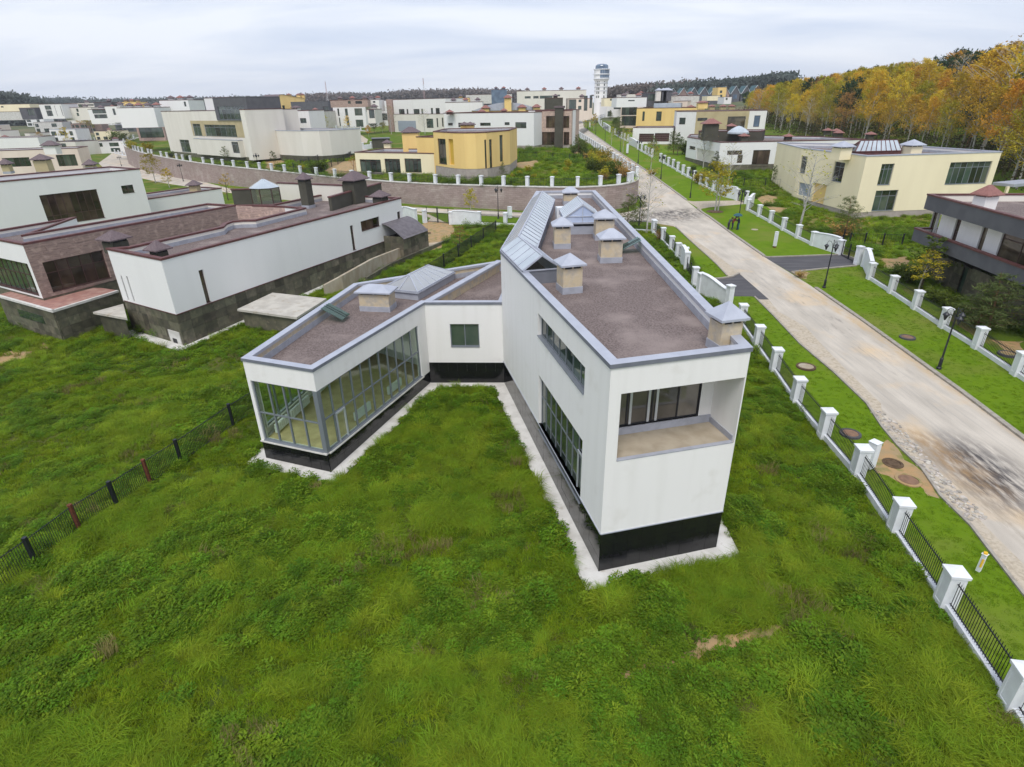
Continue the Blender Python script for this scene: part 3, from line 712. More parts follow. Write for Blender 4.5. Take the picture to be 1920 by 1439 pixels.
def build_ground():
    vs_, es = [], []
    for poly in [p for _, p, _ in LOW + UP if p] + [UPPER]:
        near = np.mean([abs(p[1]) for p in poly]) < 150
        q = dens(poly, 4 if near else 12); b = len(vs_)
        vs_ += [Vector(p) for p in q]; es += [(b + i, b + (i + 1) % len(q)) for i in range(len(q))]
    def grid(x0, x1, y0, y1, s):
        for x in np.arange(x0, x1, s):
            for y in np.arange(y0, y1, s): vs_.append(Vector((x + random.uniform(-.2, .2) * s, y + random.uniform(-.2, .2) * s)))
    grid(-60, 60, -20, 110, 2.5); grid(-260, 260, 110, 420, 9); grid(-260, -60, -20, 110, 9); grid(60, 260, -20, 110, 7); grid(-1400, 1400, 420, 3000, 90); grid(-1400, -260, -60, 420, 60); grid(260, 1400, -60, 420, 60)
    for x, y in ((-2600, -60), (2600, -60), (2600, 3100), (-2600, 3100)): vs_.append(Vector((x, y)))
    V, E_, T = delaunay_2d_cdt(vs_, es, [], 0, 1e-3)[:3]
    V = np.array([tuple(v) for v in V]); T = np.array([t for t in T if len(t) == 3])
    ar = (V[T[:, 1]] - V[T[:, 0]]); br_ = (V[T[:, 2]] - V[T[:, 0]]); cr = ar[:, 0] * br_[:, 1] - ar[:, 1] * br_[:, 0]
    T[cr < 0] = T[cr < 0][:, ::-1]
    c = V[T].mean(axis=1); isup = inpoly(c, UPPER)
    for regs, selz, zf in ((LOW, ~isup, zlow), (UP, isup, zup)):
        left = selz.copy()
        for nm, poly, m in regs:
            s = left & (inpoly(c, poly) if poly else True); left &= ~s
            if not s.any(): continue
            t = T[s]; u, inv = np.unique(t, return_inverse=True); inv = inv.reshape(t.shape)
            z = zf(V[u, 0], V[u, 1])
            me = bpy.data.meshes.new(nm); me.from_pydata(np.column_stack([V[u], z]).tolist(), [], inv.tolist()); me.materials.append(m)
            me.polygons.foreach_set('use_smooth', [True] * len(me.polygons))
            o = bpy.data.objects.new(nm, me); COL.objects.link(o); tag(o, kind='structure')
build_ground()
def gz(x, y):
    return float(zup(x, y)) if inpoly([(x, y)], UPPER)[0] else float(zlow(x, y))
# retaining wall of pink granite blocks with a pale coping
def retaining_wall():
    pts = dens(list(smooth(WALLTOP, 1)), 2.0)[0:]
    pts = []
    sw = smooth(WALLTOP, 1)
    for a, b in zip(sw, sw[1:]):
        n = max(1, int(np.hypot(*(V2(b) - V2(a))) / 2.5))
        pts += [tuple(V2(a) + (V2(b) - V2(a)) * k / n) for k in range(n)]
    pts.append(sw[-1])
    root = empty('retaining_wall', (0, 97, 1.6), 'long curved retaining wall of pinkish granite blocks below the white pillared fence', 'wall')
    mb, cp = MB(), MB()
    N = []
    for i in range(len(pts)):
        d = unit(V2(pts[min(i + 1, len(pts) - 1)]) - V2(pts[max(i - 1, 0)])); N.append(np.array((-d[1], d[0])))
    # outward (street) side is on the left when walking from the east end westwards -> pick by the polygon
    t = V2(pts[5]) + N[5] * 1.0
    if inpoly([t], UPPER)[0]: N = [-n for n in N]
    for i in range(len(pts) - 1):
        j = i + 1
        f = lambda k, o, z: (*(V2(pts[k]) + N[k] * o), z)
        zt = [float(zup(*pts[k])) + .12 for k in (i, j)]; zb = [float(zlow(*(V2(pts[k]) + N[k] * .4))) - .5 for k in (i, j)]
        mb.quad(f(j, .28, zb[1]), f(i, .28, zb[0]), f(i, .28, zt[0]), f(j, .28, zt[1]))
        mb.quad(f(i, -.25, zb[0]), f(j, -.25, zb[1]), f(j, -.25, zt[1]), f(i, -.25, zt[0]))
        a, b = .36, -.3
        cp.quad(f(i, a, zt[0] + .14), f(j, a, zt[1] + .14), f(j, b, zt[1] + .14), f(i, b, zt[0] + .14))
        cp.quad(f(i, a, zt[0]), f(j, a, zt[1]), f(j, a, zt[1] + .14), f(i, a, zt[0] + .14))
        cp.quad(f(j, b, zt[1]), f(i, b, zt[0]), f(i, b, zt[0] + .14), f(j, b, zt[1] + .14))
        cp.quad(f(j, a, zt[1]), f(i, a, zt[0]), f(i, b, zt[0]), f(j, b, zt[1]))
    mb.build('block_face', STONE_P, root); cp.build('coping', CONC, root)
retaining_wall()
def strip(name, pts, w0, w1, h, m, label=None):
    """a kerb: real step along a line"""
    mb = MB(); n = len(pts)
    d = [unit(V2(pts[min(i + 1, n - 1)]) - V2(pts[max(i - 1, 0)])) for i in range(n)]
    f = lambda k, o, z: (*(V2(pts[k]) + np.array((d[k][1], -d[k][0])) * o), z)
    zz = [float(zlow(*p)) for p in pts]
    for i in range(n - 1):
        j = i + 1
        mb.quad(f(i, w0, zz[i] + h), f(i, w1, zz[i] + h), f(j, w1, zz[j] + h), f(j, w0, zz[j] + h))
        mb.quad(f(j, w0, zz[j] - .3), f(i, w0, zz[i] - .3), f(i, w0, zz[i] + h), f(j, w0, zz[j] + h))
        mb.quad(f(i, w1, zz[i] - .3), f(j, w1, zz[j] - .3), f(j, w1, zz[j] + h), f(i, w1, zz[i] + h))
    mb.quad(f(0, w0, zz[0] - .3), f(0, w1, zz[0] - .3), f(0, w1, zz[0] + h), f(0, w0, zz[0] + h))
    mb.quad(f(n - 1, w1, zz[-1] - .3), f(n - 1, w0, zz[-1] - .3), f(n - 1, w0, zz[-1] + h), f(n - 1, w1, zz[-1] + h))
    return tag(mb.build(name, m), kind='structure')
def fine(l, s=3.0):
    o = []
    for a, b in zip(l, l[1:]):
        n = max(1, int(np.hypot(*(V2(b) - V2(a))) / s)); o += [tuple(V2(a) + (V2(b) - V2(a)) * k / n) for k in range(n)]
    return o + [l[-1]]
strip('kerb', fine([(26.6, 3.0), (27.0, 20), (27.9, 32), (28.5, 45), (28.7, 53.0)]), -.02, .28, .12, KERB)
strip('kerb', fine([(28.4, 64.6), (28.6, 75), (29.0, 86), (29.0, 92)]), -.02, .28, .12, KERB)
strip('kerb', fine([(29.0, 98.4), (28.6, 122), (29.0, 150), (29.4, 180), (30.5, 233), (31.3, 259)]), -.02, .28, .12, KERB)
strip('kerb', fine(dw1[5:10], 2), -.1, .12, .1, KERB)
strip('kerb', fine(dw1[1:5], 2), -.1, .12, .1, KERB)
strip('kerb', fine(DW_M[0:4], 2), -.1, .12, .1, KERB)
strip('kerb', fine(smooth([p for p in PAVEP[len(left_far) + len(lx) - 1:]][0:4]), 2), -.06, .08, .08, KERB)
strip('kerb', fine([p for p in PAVEP[len(left_far) + len(lx) - 1:]][4:], 2), -.06, .08, .08, KERB)
strip('kerb', fine([(-9, 98.7), (0.1, 93.5), (6.5, 90.1), (10.5, 88.9), (14.5, 89.5)], 2), -.1, .12, .12, KERB)
strip('kerb', fine([(-9, 94.2), (0.2, 89.7), (8, 85.1), (14, 83.5)], 2), -.1, .12, .1, KERB)
strip('kerb', fine([(-127, 218), (-114, 203), (-96, 185), (-86, 171)], 4), -.1, .2, .12, KERB)
# ------------------------------------------------------------------ the white house in the middle
ZT = 9.1
A, B, C, D, K = (3.33, 17.72), (8.5, 18.98), (8.62, 60.2), (2.82, 60.5), (-.53, 34.75)
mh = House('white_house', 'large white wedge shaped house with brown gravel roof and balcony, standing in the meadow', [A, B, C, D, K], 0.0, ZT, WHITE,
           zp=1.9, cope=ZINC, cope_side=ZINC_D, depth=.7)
R0 = mh.root
eF, eR, eL = mh.edge(A), mh.edge(B), mh.edge(K)
wF, wR, wL = mh.walls[eF], mh.walls[eR], mh.walls[eL]
# left wall: strip window above, tall curtain window below
mh.win(eL, (1008.7, 587, 1095, 741), nx=7, ny=1, frame=FRAME, glass=GLASSD, rec=.22, bw=.06)
op2 = wL.rect(1010, 703, 1088, 931)
op2 = (op2[0], op2[1], 1.55, op2[3])
mh.ops[eL].append(op2)
window(R0, wL, op2, nx=8, ny=(.62,), frame=FRAME, glass=GLASSD, rec=.2, bw=.07)
# door leaf in the last bay of the curtain window
mb = MB(); ud = op2[1]; us = op2[0] + (op2[1] - op2[0]) * 7 / 8
for q in ((us, us + .09, op2[2], op2[2] + 2.2), (ud - .12, ud - .03, op2[2], op2[2] + 2.2), (us, ud - .03, op2[2] + 2.15, op2[2] + 2.24)): wL.lbox(mb, q[0], q[1], -.15, -.1, q[2], q[3])
mb.build('door_frame', ALU, R0)
# far part of the west wall, one window facing the link roof
# balcony recess in the front wall
opN = wF.rect(1166, 738, 1351, 836); opN = (opN[0], opN[1], 3.62, 6.66)
opN = (*wF.rect(1165, 738, 1374, 850)[:2], wF.hit(1157, 866)[1], wF.hit(1166, 739)[1])
mh.ops[eF].append(opN)
a, b, c, d = opN; DP = 1.75
mb = MB()
for p in ((a, a), (b, b)):
    mb.quad(wF.P(p[0], -.3, c), wF.P(p[0], -DP, c), wF.P(p[0], -DP, d), wF.P(p[0], -.3, d))
mb.quad(wF.P(a, -.3, d), wF.P(a, -DP, d), wF.P(b, -DP, d), wF.P(b, -.3, d))
mb.quad(wF.P(a, -DP, c), wF.P(b, -DP, c), wF.P(b, -DP, c + .32), wF.P(a, -DP, c + .32))
mb.quad(wF.P(b - .55, -DP, c + .32), wF.P(b, -DP, c + .32), wF.P(b, -DP, d), wF.P(b - .55, -DP, d))
mb.build('balcony_recess', WHITE, R0)
mb = MB(); wF.lbox(mb, a, b, -DP, -.02, c - .05, c + .012); mb.build('balcony_floor', mat('dusty_screed', (.44, .375, .285), .95, (.36, .30, .22), ns=1.6), R0)
mb = MB(); wF.lbox(mb, a, b, -DP + .01, -DP + .06, c + .014, c + .34); wF.lbox(mb, b - .04, b, -DP + .061, -.1, c + .014, c + .26)
wF.lbox(mb, a + .01, b - .05, -.16, .015, c + .014, c + .05); mb.build('balcony_skirting', FLASH, R0)
wB = Wall(wF.P(0, -DP, 0)[:2], wF.P(wF.L, -DP, 0)[:2])
bw_ = window(R0, wB, (a, b - .55, c + .34, d), nx=(.27, .52, .78), ny=1, frame=FRAMEDK, glass=GLASSBAL, rec=.1, bw=.06, sill=False, name='balcony_window')
mb = MB()
for t in (.29, .47, .55): wB.lbox(mb, a + (b - .55 - a) * t, a + (b - .55 - a) * t + .1, -.06, -.02, c + .4, d - .08)
wB.lbox(mb, a + (b - .55 - a) * .29 + .1, a + (b - .55 - a) * .47, -.06, -.02, d - .2, d - .1)
mb.build('balcony_door_frame', ALU, R0)
mh.finish()
# black granite base: slabs with open joints on a dark core
mb = MB(); mb.prism(offset([A, B, C, D, K], .05), -.8, 1.88, top=False); pl = mb.build('plinth', FRAMEDK, R0)
for w, u0, u1 in ((wF, 0, wF.L), (wL, 0, wL.L)):
    tiles(pl, Wall(w.P(0, -.05, 0)[:2], w.P(w.L, -.05, 0)[:2]), -.05, 1.86, .62, .62, GRANITE, proud=.03, gap=.008)
mb = MB(); wR.lbox(mb, 0.03, wR.L, -.045, -.02, -.5, 1.86); mb.build('granite_cladding', GRANITE, pl)
mb = MB()
for w in (wF, wL): w.lbox(mb, 0, w.L, -.04, .03, 1.862, 1.9)
mb.build('drip_edge', ZINC, R0)
ZR = mh.zroof
# ridge glazing along the west edge, bent at the knee
def along(w, x, y, z):
    p = Z(x, y, z); return float((V2(p) - w.A) @ w.d)
wD = mh.walls[mh.edge(D)]                       # D -> K
u_near = along(wL, 980.6, 510.6, ZT)
u_far = 6.2
EW, RH = 2.15, .78
def ridge_part(w, u0, u1, end0, end1, nbar, gl_out, gl_in):
    """gable glazing on the inner side of a wall's top, from u0 to u1"""
    g = {}
    ue = lambda u, o: w.P(u, -o, 0)
    ang = .07
    L0, L1 = w.P(u0, -.05, ZT + .05), w.P(u1, -.05, ZT + .05)
    r0 = w.P(u0 + end0[0], -EW / 2, ZT + RH); r1 = w.P(u1 + end1[0], -EW / 2, ZT + RH)
    i0 = w.P(u0 + end0[1], -EW, ZT + .05); i1 = w.P(u1 + end1[1], -EW, ZT + .05)
    return [Vector(p) for p in (L0, L1, r0, r1, i0, i1)]
# interior angle at the knee: shift of ridge and inner eave along each wall
dot = float(wD.d @ wL.d); th = math.acos(max(-1, min(1, dot))); kk = math.tan(th / 2)
cross = wD.d[0] * wL.d[1] - wD.d[1] * wL.d[0]
sgn = -1 if cross > 0 else 1
p1 = ridge_part(wD, u_far, wD.L, (0, 0), (sgn * EW / 2 * kk, sgn * EW * kk), 18, None, None)
p2 = ridge_part(wL, 0, u_near, (-sgn * EW / 2 * kk, -sgn * EW * kk), (0.0, 0.0), 5, None, None)
sk = MB()
def slab(mb, a, b, c, d, t=.03, mi=0):
    a, b, c, d = map(Vector, (a, b, c, d)); n = (b - a).cross(d - a).normalized() * t
    mb.add([a, b, c, d, a + n, b + n, c + n, d + n], [(3, 2, 1, 0), (4, 5, 6, 7), (0, 1, 5, 4), (1, 2, 6, 5), (2, 3, 7, 6), (3, 0, 4, 7)], mi)
def bars(mb, a, b, c, d, n, r=.035, lift=.03):
    a, b, c, d = map(Vector, (a, b, c, d)); nn = (b - a).cross(d - a).normalized() * lift
    for i in range(n + 1):
        t = i / n; mb.tube([a.lerp(b, t) + nn, d.lerp(c, t) + nn], r, 4)
    for t in (0, 1): mb.tube([a.lerp(d, t) + nn, b.lerp(c, t) + nn], r * 1.3, 4)
skroot = MB()
for P_, n1, endcap in ((p1, 20, False), (p2, 5, True)):
    L0, L1, r0, r1, i0, i1 = P_
    bars(skroot, L0, L1, r1, r0, n1); bars(skroot, r0, r1, i1, i0, n1)
mbc = MB()
for P_ in (p1, p2):
    L0, L1, r0, r1, i0, i1 = P_
    for q in ((i0, i1),):
        a_, b_ = q; mbc.quad(Vector((a_.x, a_.y, ZR - .05)), Vector((b_.x, b_.y, ZR - .05)), b_, a_); mbc.quad(Vector((b_.x, b_.y, ZR - .05)), Vector((a_.x, a_.y, ZR - .05)), a_, b_)
L0, L1, r0, r1, i0, i1 = p2
mbc.quad((*L1.xy, ZR - .05), (*i1.xy, ZR - .05), i1, L1); mbc.quad((*i1.xy, ZR - .05), (*L1.xy, ZR - .05), L1, i1)
bars(skroot, L1, i1, r1, r1, 1)
sko = skroot.build('ridge_skylight', ZINC, R0)
mbc.build('curb', ZINC, sko)
def panes_on(par, a, b, c, d, n, m, inset=.02):
    a, b, c, d = map(Vector, (a, b, c, d))
    for i in range(n):
        t0, t1 = i / n + .004, (i + 1) / n - .004
        mb = MB(); slab(mb, a.lerp(b, t0), a.lerp(b, t1), d.lerp(c, t1), d.lerp(c, t0)); mb.build('pane', m, par)
for P_, n1 in ((p1, 20), (p2, 5)):
    L0, L1, r0, r1, i0, i1 = P_
    panes_on(sko, L0, L1, r1, r0, n1, GLASSS); panes_on(sko, r0, r1, i1, i0, n1, GLASSS)
mb = MB(); mb.poly([p2[1], p2[5], p2[3]]); mb.poly([p2[3] + Vector((.02, .06, 0)), p2[5] + Vector((.02, .06, 0)), p2[1] + Vector((.02, .06, 0))]); mb.build('gable_pane', GLASSC, sko)
mb = MB(); mb.poly([p1[4], p1[0], p1[2]]); mb.build('gable_pane', GLASSS, sko)
# gabled lantern in the middle of the roof
zc = ZR + .85
gl = Z(1062, 418, zc); gr = Z(1122, 417, zc)
cxm = (gl[0] + gr[0]) / 2; hw = (gr[0] - gl[0]) / 2 + .05; y0 = (gl[1] + gr[1]) / 2; y1 = y0 + 3.7
ea, ap = zc + .42, zc + 1.22
cb = MB(); cb.box((cxm, (y0 + y1) / 2, (ZR + zc - .28) / 2), (2 * hw - .1, y1 - y0 - .1, zc - .28 - ZR), 0)
cb.box((cxm, (y0 + y1) / 2, zc - .04), (2 * hw + .16, y1 - y0 + .16, .12), 0)
lan = cb.build('gable_skylight', ZINC, R0)
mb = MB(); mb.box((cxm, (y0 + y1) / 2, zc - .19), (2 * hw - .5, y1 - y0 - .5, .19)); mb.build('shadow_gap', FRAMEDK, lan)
X0, X1 = cxm - hw, cxm + hw
fr = [(X0, y0, zc + .02), (X1, y0, zc + .02), (X1, y0, ea), (cxm, y0, ap), (X0, y0, ea)]
mb = MB(); mb.poly(fr); mb.build('gable_pane', GLASSBLUE, lan)
mb = MB(); mb.poly([(x, y1, z) for x, _, z in reversed(fr)]); mb.build('gable_pane', GLASSBLUE, lan)
mb = MB()
for y in (y0 - .02, y1 + .02):
    mb.tube([(cxm, y, zc), (cxm, y, ap)], .03, 4); mb.tube([(X0, y, ea), (X1, y, ea)], .03, 4)
    for s in (X0, X1): mb.tube([(s, y, zc), (s, y, ea)], .05, 4); mb.tube([(s, y, ea), (cxm, y, ap)], .06, 4)
bars(mb, (X0 - .12, y1, ea - .1), (X0 - .12, y0, ea - .1), (cxm, y0, ap + .02), (cxm, y1, ap + .02), 7, .03, .03)
bars(mb, (X1 + .12, y0, ea - .1), (X1 + .12, y1, ea - .1), (cxm, y1, ap + .02), (cxm, y0, ap + .02), 7, .03, .03)
mb.build('glazing_bars', ALU, lan)
panes_on(lan, (X0 - .12, y1, ea - .1), (X0 - .12, y0, ea - .1), (cxm, y0, ap), (cxm, y1, ap), 7, GLASSS)
panes_on(lan, (X1 + .12, y0, ea - .1), (X1 + .12, y1, ea - .1), (cxm, y1, ap), (cxm, y0, ap), 7, GLASSS)
for x in (X0, X1):
    mb = MB(); mb.box((x, (y0 + y1) / 2, (zc + ea) / 2), (.05, y1 - y0 - .1, ea - zc - .04)); mb.build('side_pane', GLASSBLUE, lan)
# vents: plastered shafts with zinc hats
ang = math.atan2(wF.d[1], wF.d[0])
for px, py, sx, sy, h, rz in ((1067, 546, 1.0, 1.0, 1.25, .25), (1143, 490, 1.25, 1.0, 1.25, .02), (1131, 448, 1.25, 1.1, 1.3, 0), (1053, 464, 1.05, 1.05, 1.3, 0), (1069, 383, 1.3, 1.0, .9, 0)):
    chimney(R0, Z(px, py, ZR), ZR, sx, sy, h, rz, base=FLASH, caph=.46, over=.16)
chimney(R0, Z(1357, 636, ZR + .4), ZR, .85, .85, 1.15, ang, base=FLASH, caph=.52, over=.16)
mb = MB(); q = Z(1051, 412, ZR); mb.box((q[0], q[1], ZR + .5), (.75, .7, 1.0), .1); v_ = mb.build('vent_box', WPAINT, R0)
mb = MB(); mb.box((q[0], q[1] - .36, ZR + .68), (.45, .02, .45), 0); mb.build('grille', FLASH, v_)

# ------------------------------------------------------------------ low glazed wing
ZW = 5.87
wl_, wf_, wi_, wj_, wb2, wb1 = (-13.38, 26.6), (-9.43, 25.08), (-5.43, 35.08), (-.45, 34.8), (.98, 46.4), (-10.9, 39.7)
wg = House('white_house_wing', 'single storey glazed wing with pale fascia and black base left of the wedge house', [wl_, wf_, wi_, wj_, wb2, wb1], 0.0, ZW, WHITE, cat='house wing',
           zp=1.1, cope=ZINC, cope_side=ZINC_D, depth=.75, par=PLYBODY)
W0 = wg.root
e0, e1, e2, e5 = wg.edge(wl_), wg.edge(wf_), wg.edge(wi_), wg.edge(wb1)
w0, w1, w2, w5 = wg.walls[e0], wg.walls[e1], wg.walls[e2], wg.walls[e5]
FZ = 4.66
o0 = (.2, w0.L - .22, 1.16, FZ); o1 = (.22, w1.L - 1.0, 1.16, FZ)
wg.ops[e0].append(o0); wg.ops[e1].append(o1)
kw = dict(frame=FRAME, glass=GLASSC, rec=.12, bw=.075, bd=.1)
window(W0, w0, o0, nx=(.26, .5, .75), ny=(.47,), **kw)
window(W0, w1, o1, nx=11, ny=(.5,), **kw)
mb = MB(); mb.box((w1.P(.12, -.12, 0)[0], w1.P(.12, -.12, 0)[1], (1.16 + FZ) / 2), (.26, .26, FZ - 1.16), math.atan2(w1.d[1], w1.d[0])); mb.build('corner_post', FRAME, W0)
mb = MB(); ud = o1[0] + (o1[1] - o1[0]) / 11
for q in ((ud + .05, ud + .13, 1.2, 2.85), (ud * 2 - o1[0] - .13, ud * 2 - o1[0] - .05, 1.2, 2.85), (ud + .05, ud * 2 - o1[0] - .05, 2.78, 2.88)): w1.lbox(mb, q[0], q[1], -.1, -.03, q[2], q[3])
mb.build('door_frame', ALU, W0)
o5 = (w5.L * .35, w5.L - .4, 1.7, FZ); wg.ops[e5].append(o5); window(W0, w5, o5, nx=6, ny=1, **kw)
wg.win(e2, (843, 608, 899.5, 651), nx=2, ny=1, rec=.15, bw=.06)
wg.finish()
mb = MB(); w0.lbox(mb, .02, w0.L, -.02, .1, 1.08, 1.15); w1.lbox(mb, .11, w1.L - .9, -.02, .1, 1.082, 1.15); mb.build('sill', CONC, W0)
# inside: sandy screed, back wall, radiators
mb = MB(); mb.prism(offset([wl_, wf_, wi_, wj_, wb2, wb1], .22), .9, 1.14); mb.build('interior_floor', SAND, W0)
mb = MB(); mb.prism(offset([wl_, wf_, wi_, wj_, wb2, wb1], .22), 4.62, 4.66, top=True, bottom=True); mb.build('ceiling', WHITE, W0)
mb = MB(); pA, pB = V2(wi_) + (-.3, .6), V2(wb1) + (.6, -.6); wq = Wall(pA, pB); wq.lbox(mb, 0, wq.L, -.1, .1, 1.15, 4.6); mb.build('inner_wall', WHITE2, W0)
mb = MB()
for s_, e_, dst in ((w0, None, 0),):
    pass
for w, u0, u1 in ((w5, w5.L - 4.2, w5.L - 2.2), (w5, w5.L - 7.5, w5.L - 5.5), (w1, 3.2, 4.7), (w1, 6.6, 8.1), (w5, w5.L - 1.8, w5.L - .6)):
    mb = MB(); w.lbox(mb, u0, u1, -.62, -.5, 1.25, 1.75)
    for k in range(6): w.lbox(mb, u0 + .05 + k * (u1 - u0 - .1) / 6, u0 + .05 + (k + .7) * (u1 - u0 - .1) / 6, -.65, -.621, 1.28, 1.72)
    mb.build('radiator', WPAINT, W0)
mb = MB(); mb.prism(offset([wl_, wf_, wi_, wj_, wb2, wb1], .06), -.8, 1.08, top=False); pw = mb.build('plinth', FRAMEDK, W0)
tiles(pw, Wall(w0.P(0, -.06, 0)[:2], w0.P(w0.L, -.06, 0)[:2]), -.1, 1.07, .62, .58, GRANITE, gap=.008, proud=.03)
tiles(pw, Wall(w1.P(0, -.06, 0)[:2], w1.P(w1.L, -.06, 0)[:2]), -.1, 1.07, .62, .58, GRANITE, gap=.008, proud=.03)
# the link to the tall house stands on a higher black base
mb = MB(); w2.lbox(mb, -.05, w2.L, -.3, -.01, 1.09, 1.72); w1.lbox(mb, w1.L - .75, w1.L, -.3, -.012, 1.09, 1.72); mb.build('granite_band', GRANITE, pw)
tiles(pw, Wall(w2.P(0, -.02, 0)[:2], w2.P(w2.L, -.02, 0)[:2]), -.1, 1.74, .62, .61, GRANITE, gap=.003, proud=.04)
zw = wg.zroof
# parapet between wing roof and link roof
pa, pb = Z(798, 567, ZW), Z(938, 488, ZW); wp = Wall(pa, pb)
mb = MB(); wp.lbox(mb, .25, wp.L - .1, -.18, .18, zw - .1, ZW - .17); mb.build('inner_parapet', PLYBODY, W0)
mb = MB(); wp.lbox(mb, .3, wp.L - .1, -.24, .24, ZW - .168, ZW + .012); mb.build('inner_coping', ZINC, W0)
# hipped roof light of the wing
sc = zw + .55
h4 = [Z(x, y, sc) for x, y in ((701, 533), (783, 549), (851, 511), (800, 505))]
c0, c1 = V2(h4[1]), V2(h4[2]); du_ = unit(c1 - c0); nn_ = np.array((-du_[1], du_[0])); LL = float(np.hypot(*(c1 - c0))); WW = 2.9
base = [tuple(c0), tuple(c1), tuple(c1 + nn_ * WW), tuple(c0 + nn_ * WW)]
base = ccw(base)
def ring(mb, outer, inner, z0, z1):
    n = len(outer)
    for i in range(n):
        j = (i + 1) % n
        mb.quad((*outer[i], z0), (*outer[j], z0), (*outer[j], z1), (*outer[i], z1)); mb.quad((*inner[j], z0), (*inner[i], z0), (*inner[i], z1), (*inner[j], z1))
        mb.quad((*outer[i], z1), (*outer[j], z1), (*inner[j], z1), (*inner[i], z1)); mb.quad((*inner[i], z0), (*inner[j], z0), (*outer[j], z0), (*outer[i], z0))
hole = offset(base, .22)
mb = MB(); ring(mb, base, hole, zw - .6, sc - .16); ring(mb, offset(base, -.1), offset(base, .1), sc - .08, sc); hl = mb.build('hip_skylight', ZINC, W0)
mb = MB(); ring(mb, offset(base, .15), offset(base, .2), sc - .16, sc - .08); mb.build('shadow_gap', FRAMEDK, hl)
def holed(name, m, outer, inner, z):
    loops = [[Vector((*p, 0)) for p in outer], [Vector((*p, 0)) for p in inner]]; flat_ = [(*p, z) for p in outer + inner]; fs = []
    for a, b, c in tessellate_polygon(loops):
        A_, B_, C_2 = flat_[a], flat_[b], flat_[c]; ar = (B_[0] - A_[0]) * (C_2[1] - A_[1]) - (B_[1] - A_[1]) * (C_2[0] - A_[0]); fs.append((a, b, c) if ar > 0 else (a, c, b))
    mb = MB(); mb.add(flat_, fs); return mb.build(name, m, W0)
for o_ in [o_ for o_ in W0.children if o_.name.split('.')[0] in ('roof', 'ceiling')]: bpy.data.objects.remove(o_)
wpoly = ccw([wl_, wf_, wi_, wj_, wb2, wb1])
holed('roof', GRAVEL, offset(wpoly, .2), offset(base, .1), zw); holed('ceiling', WHITE, offset(wpoly, .22), offset(base, .1), 4.66)
m0 = (c0 + c0 + nn_ * WW) / 2 + du_ * 1.5; m1 = (c1 + c1 + nn_ * WW) / 2 - du_ * 1.2
r0, r1 = Vector((*m0, sc + .72)), Vector((*m1, sc + .72)); q4 = [Vector((*p, sc + .02)) for p in base]
mb = MB()
bars(mb, q4[0], q4[1], r1, r0, 6, .03); bars(mb, q4[2], q4[3], r0, r1, 6, .03); bars(mb, q4[3], q4[0], r0, r0, 2, .03); bars(mb, q4[1], q4[2], r1, r1, 2, .03)
mb.build('glazing_bars', ZINC, hl)
panes_on(hl, q4[0], q4[1], r1, r0, 6, GLASST); panes_on(hl, q4[2], q4[3], r0, r1, 6, GLASST)
for a_, b_, c_ in ((q4[3], q4[0], r0), (q4[1], q4[2], r1)):
    mb = MB(); mb.poly([a_, b_, c_]); mb.build('hip_pane', GLASST, hl)
chimney(W0, Z(709, 574, zw + .2), zw, 2.0, 1.15, 1.1, math.atan2(w1.d[1], w1.d[0]) - 1.57 + .2, base=FLASH, caph=.35, over=.2, gap=.12)
mb = MB()
# green tinted glass sheets lying over the parapets
def sheet(px, zt_, w, side, label):
    p = Z(*px, zt_); d = w.d; n = w.n
    root = None
    mb = MB(); a_ = V2(p) - d * .55; b_ = V2(p) + d * .55
    o_ = lambda q, o, z: (*(q + n * o), z)
    slab(mb, o_(a_, .3, zt_ + .12), o_(b_, .3, zt_ + .12), o_(b_, -1.0, zt_ - .55), o_(a_, -1.0, zt_ - .55), .03)
    g = mb.build('glass_sheet', GLASSG, o=(*p, zt_)); g.location = (*p, zt_)
    tag(g, label, 'glass sheet')
    mb = MB()
    for q in (a_ + d * .35, a_ + d * .6): mb.tube([o_(q, .32, zt_ + .17), o_(q, -1.0, zt_ - .5)], .02, 4)
    g['_o'] = (*p, zt_); mb.build('strap', BMETAL, g)
sheet((1190, 452), ZT, wR, 1, 'green tinted glass sheet leaning over the right parapet of the wedge house')
sheet((618, 578), ZW, w5, 1, 'green tinted glass sheet leaning over the left parapet of the low glazed wing')
# ------------------------------------------------------------------ the house on the left with dark slate base and inner court
ZL, ZLP = 7.08, 2.68
c_, l_, r_ = (-25.95, 43.1), (-32.5, 47.2), (-12.95, 72.75)
zl = lambda x, y: Z(x, y, ZL)
er = unit(V2(r_) - V2(c_)); nl = np.array((-er[1], er[0]))
ctl = [zl(566, 390), zl(520, 401), zl(477, 411.5), zl(455, 412), zl(432, 414), zl(418, 419), zl(412, 425), zl(242, 462)]
polyL = [l_, c_, r_, tuple(V2(r_) + nl * 11.5), tuple(V2(r_) + nl * 11.5 - er * 9), zl(441, 384), zl(533, 387)] + ctl
dk = House('slate_base_house', 'white house with brown roof edges, slate tiled base and brick inner court on the left', polyL, 0.0, ZL, WHITE2, zp=ZLP, cope=OXIDE, depth=.75, par=CREAM)
RL = dk.root
eC, eLf = dk.edge(c_), dk.edge(l_)
wC, wLf = dk.walls[eC], dk.walls[eLf]
wins = dict(frame=FRAMEBR, glass=GLASSB, bw=.05)
dk.win(eC, (372, 508, 396, 566), nx=1, ny=(.8,), **wins)
dk.win(eC, (656, 424, 668, 468), nx=1, ny=(.6,), **wins)
dk.win(eC, (676, 416, 713, 424), nx=3, ny=1, **wins)
dk.win(eC, (744.5, 398, 752, 413), nx=1, ny=1, **wins)
dk.win(eLf, (225, 517, 246, 575), nx=1, **wins) if False else None
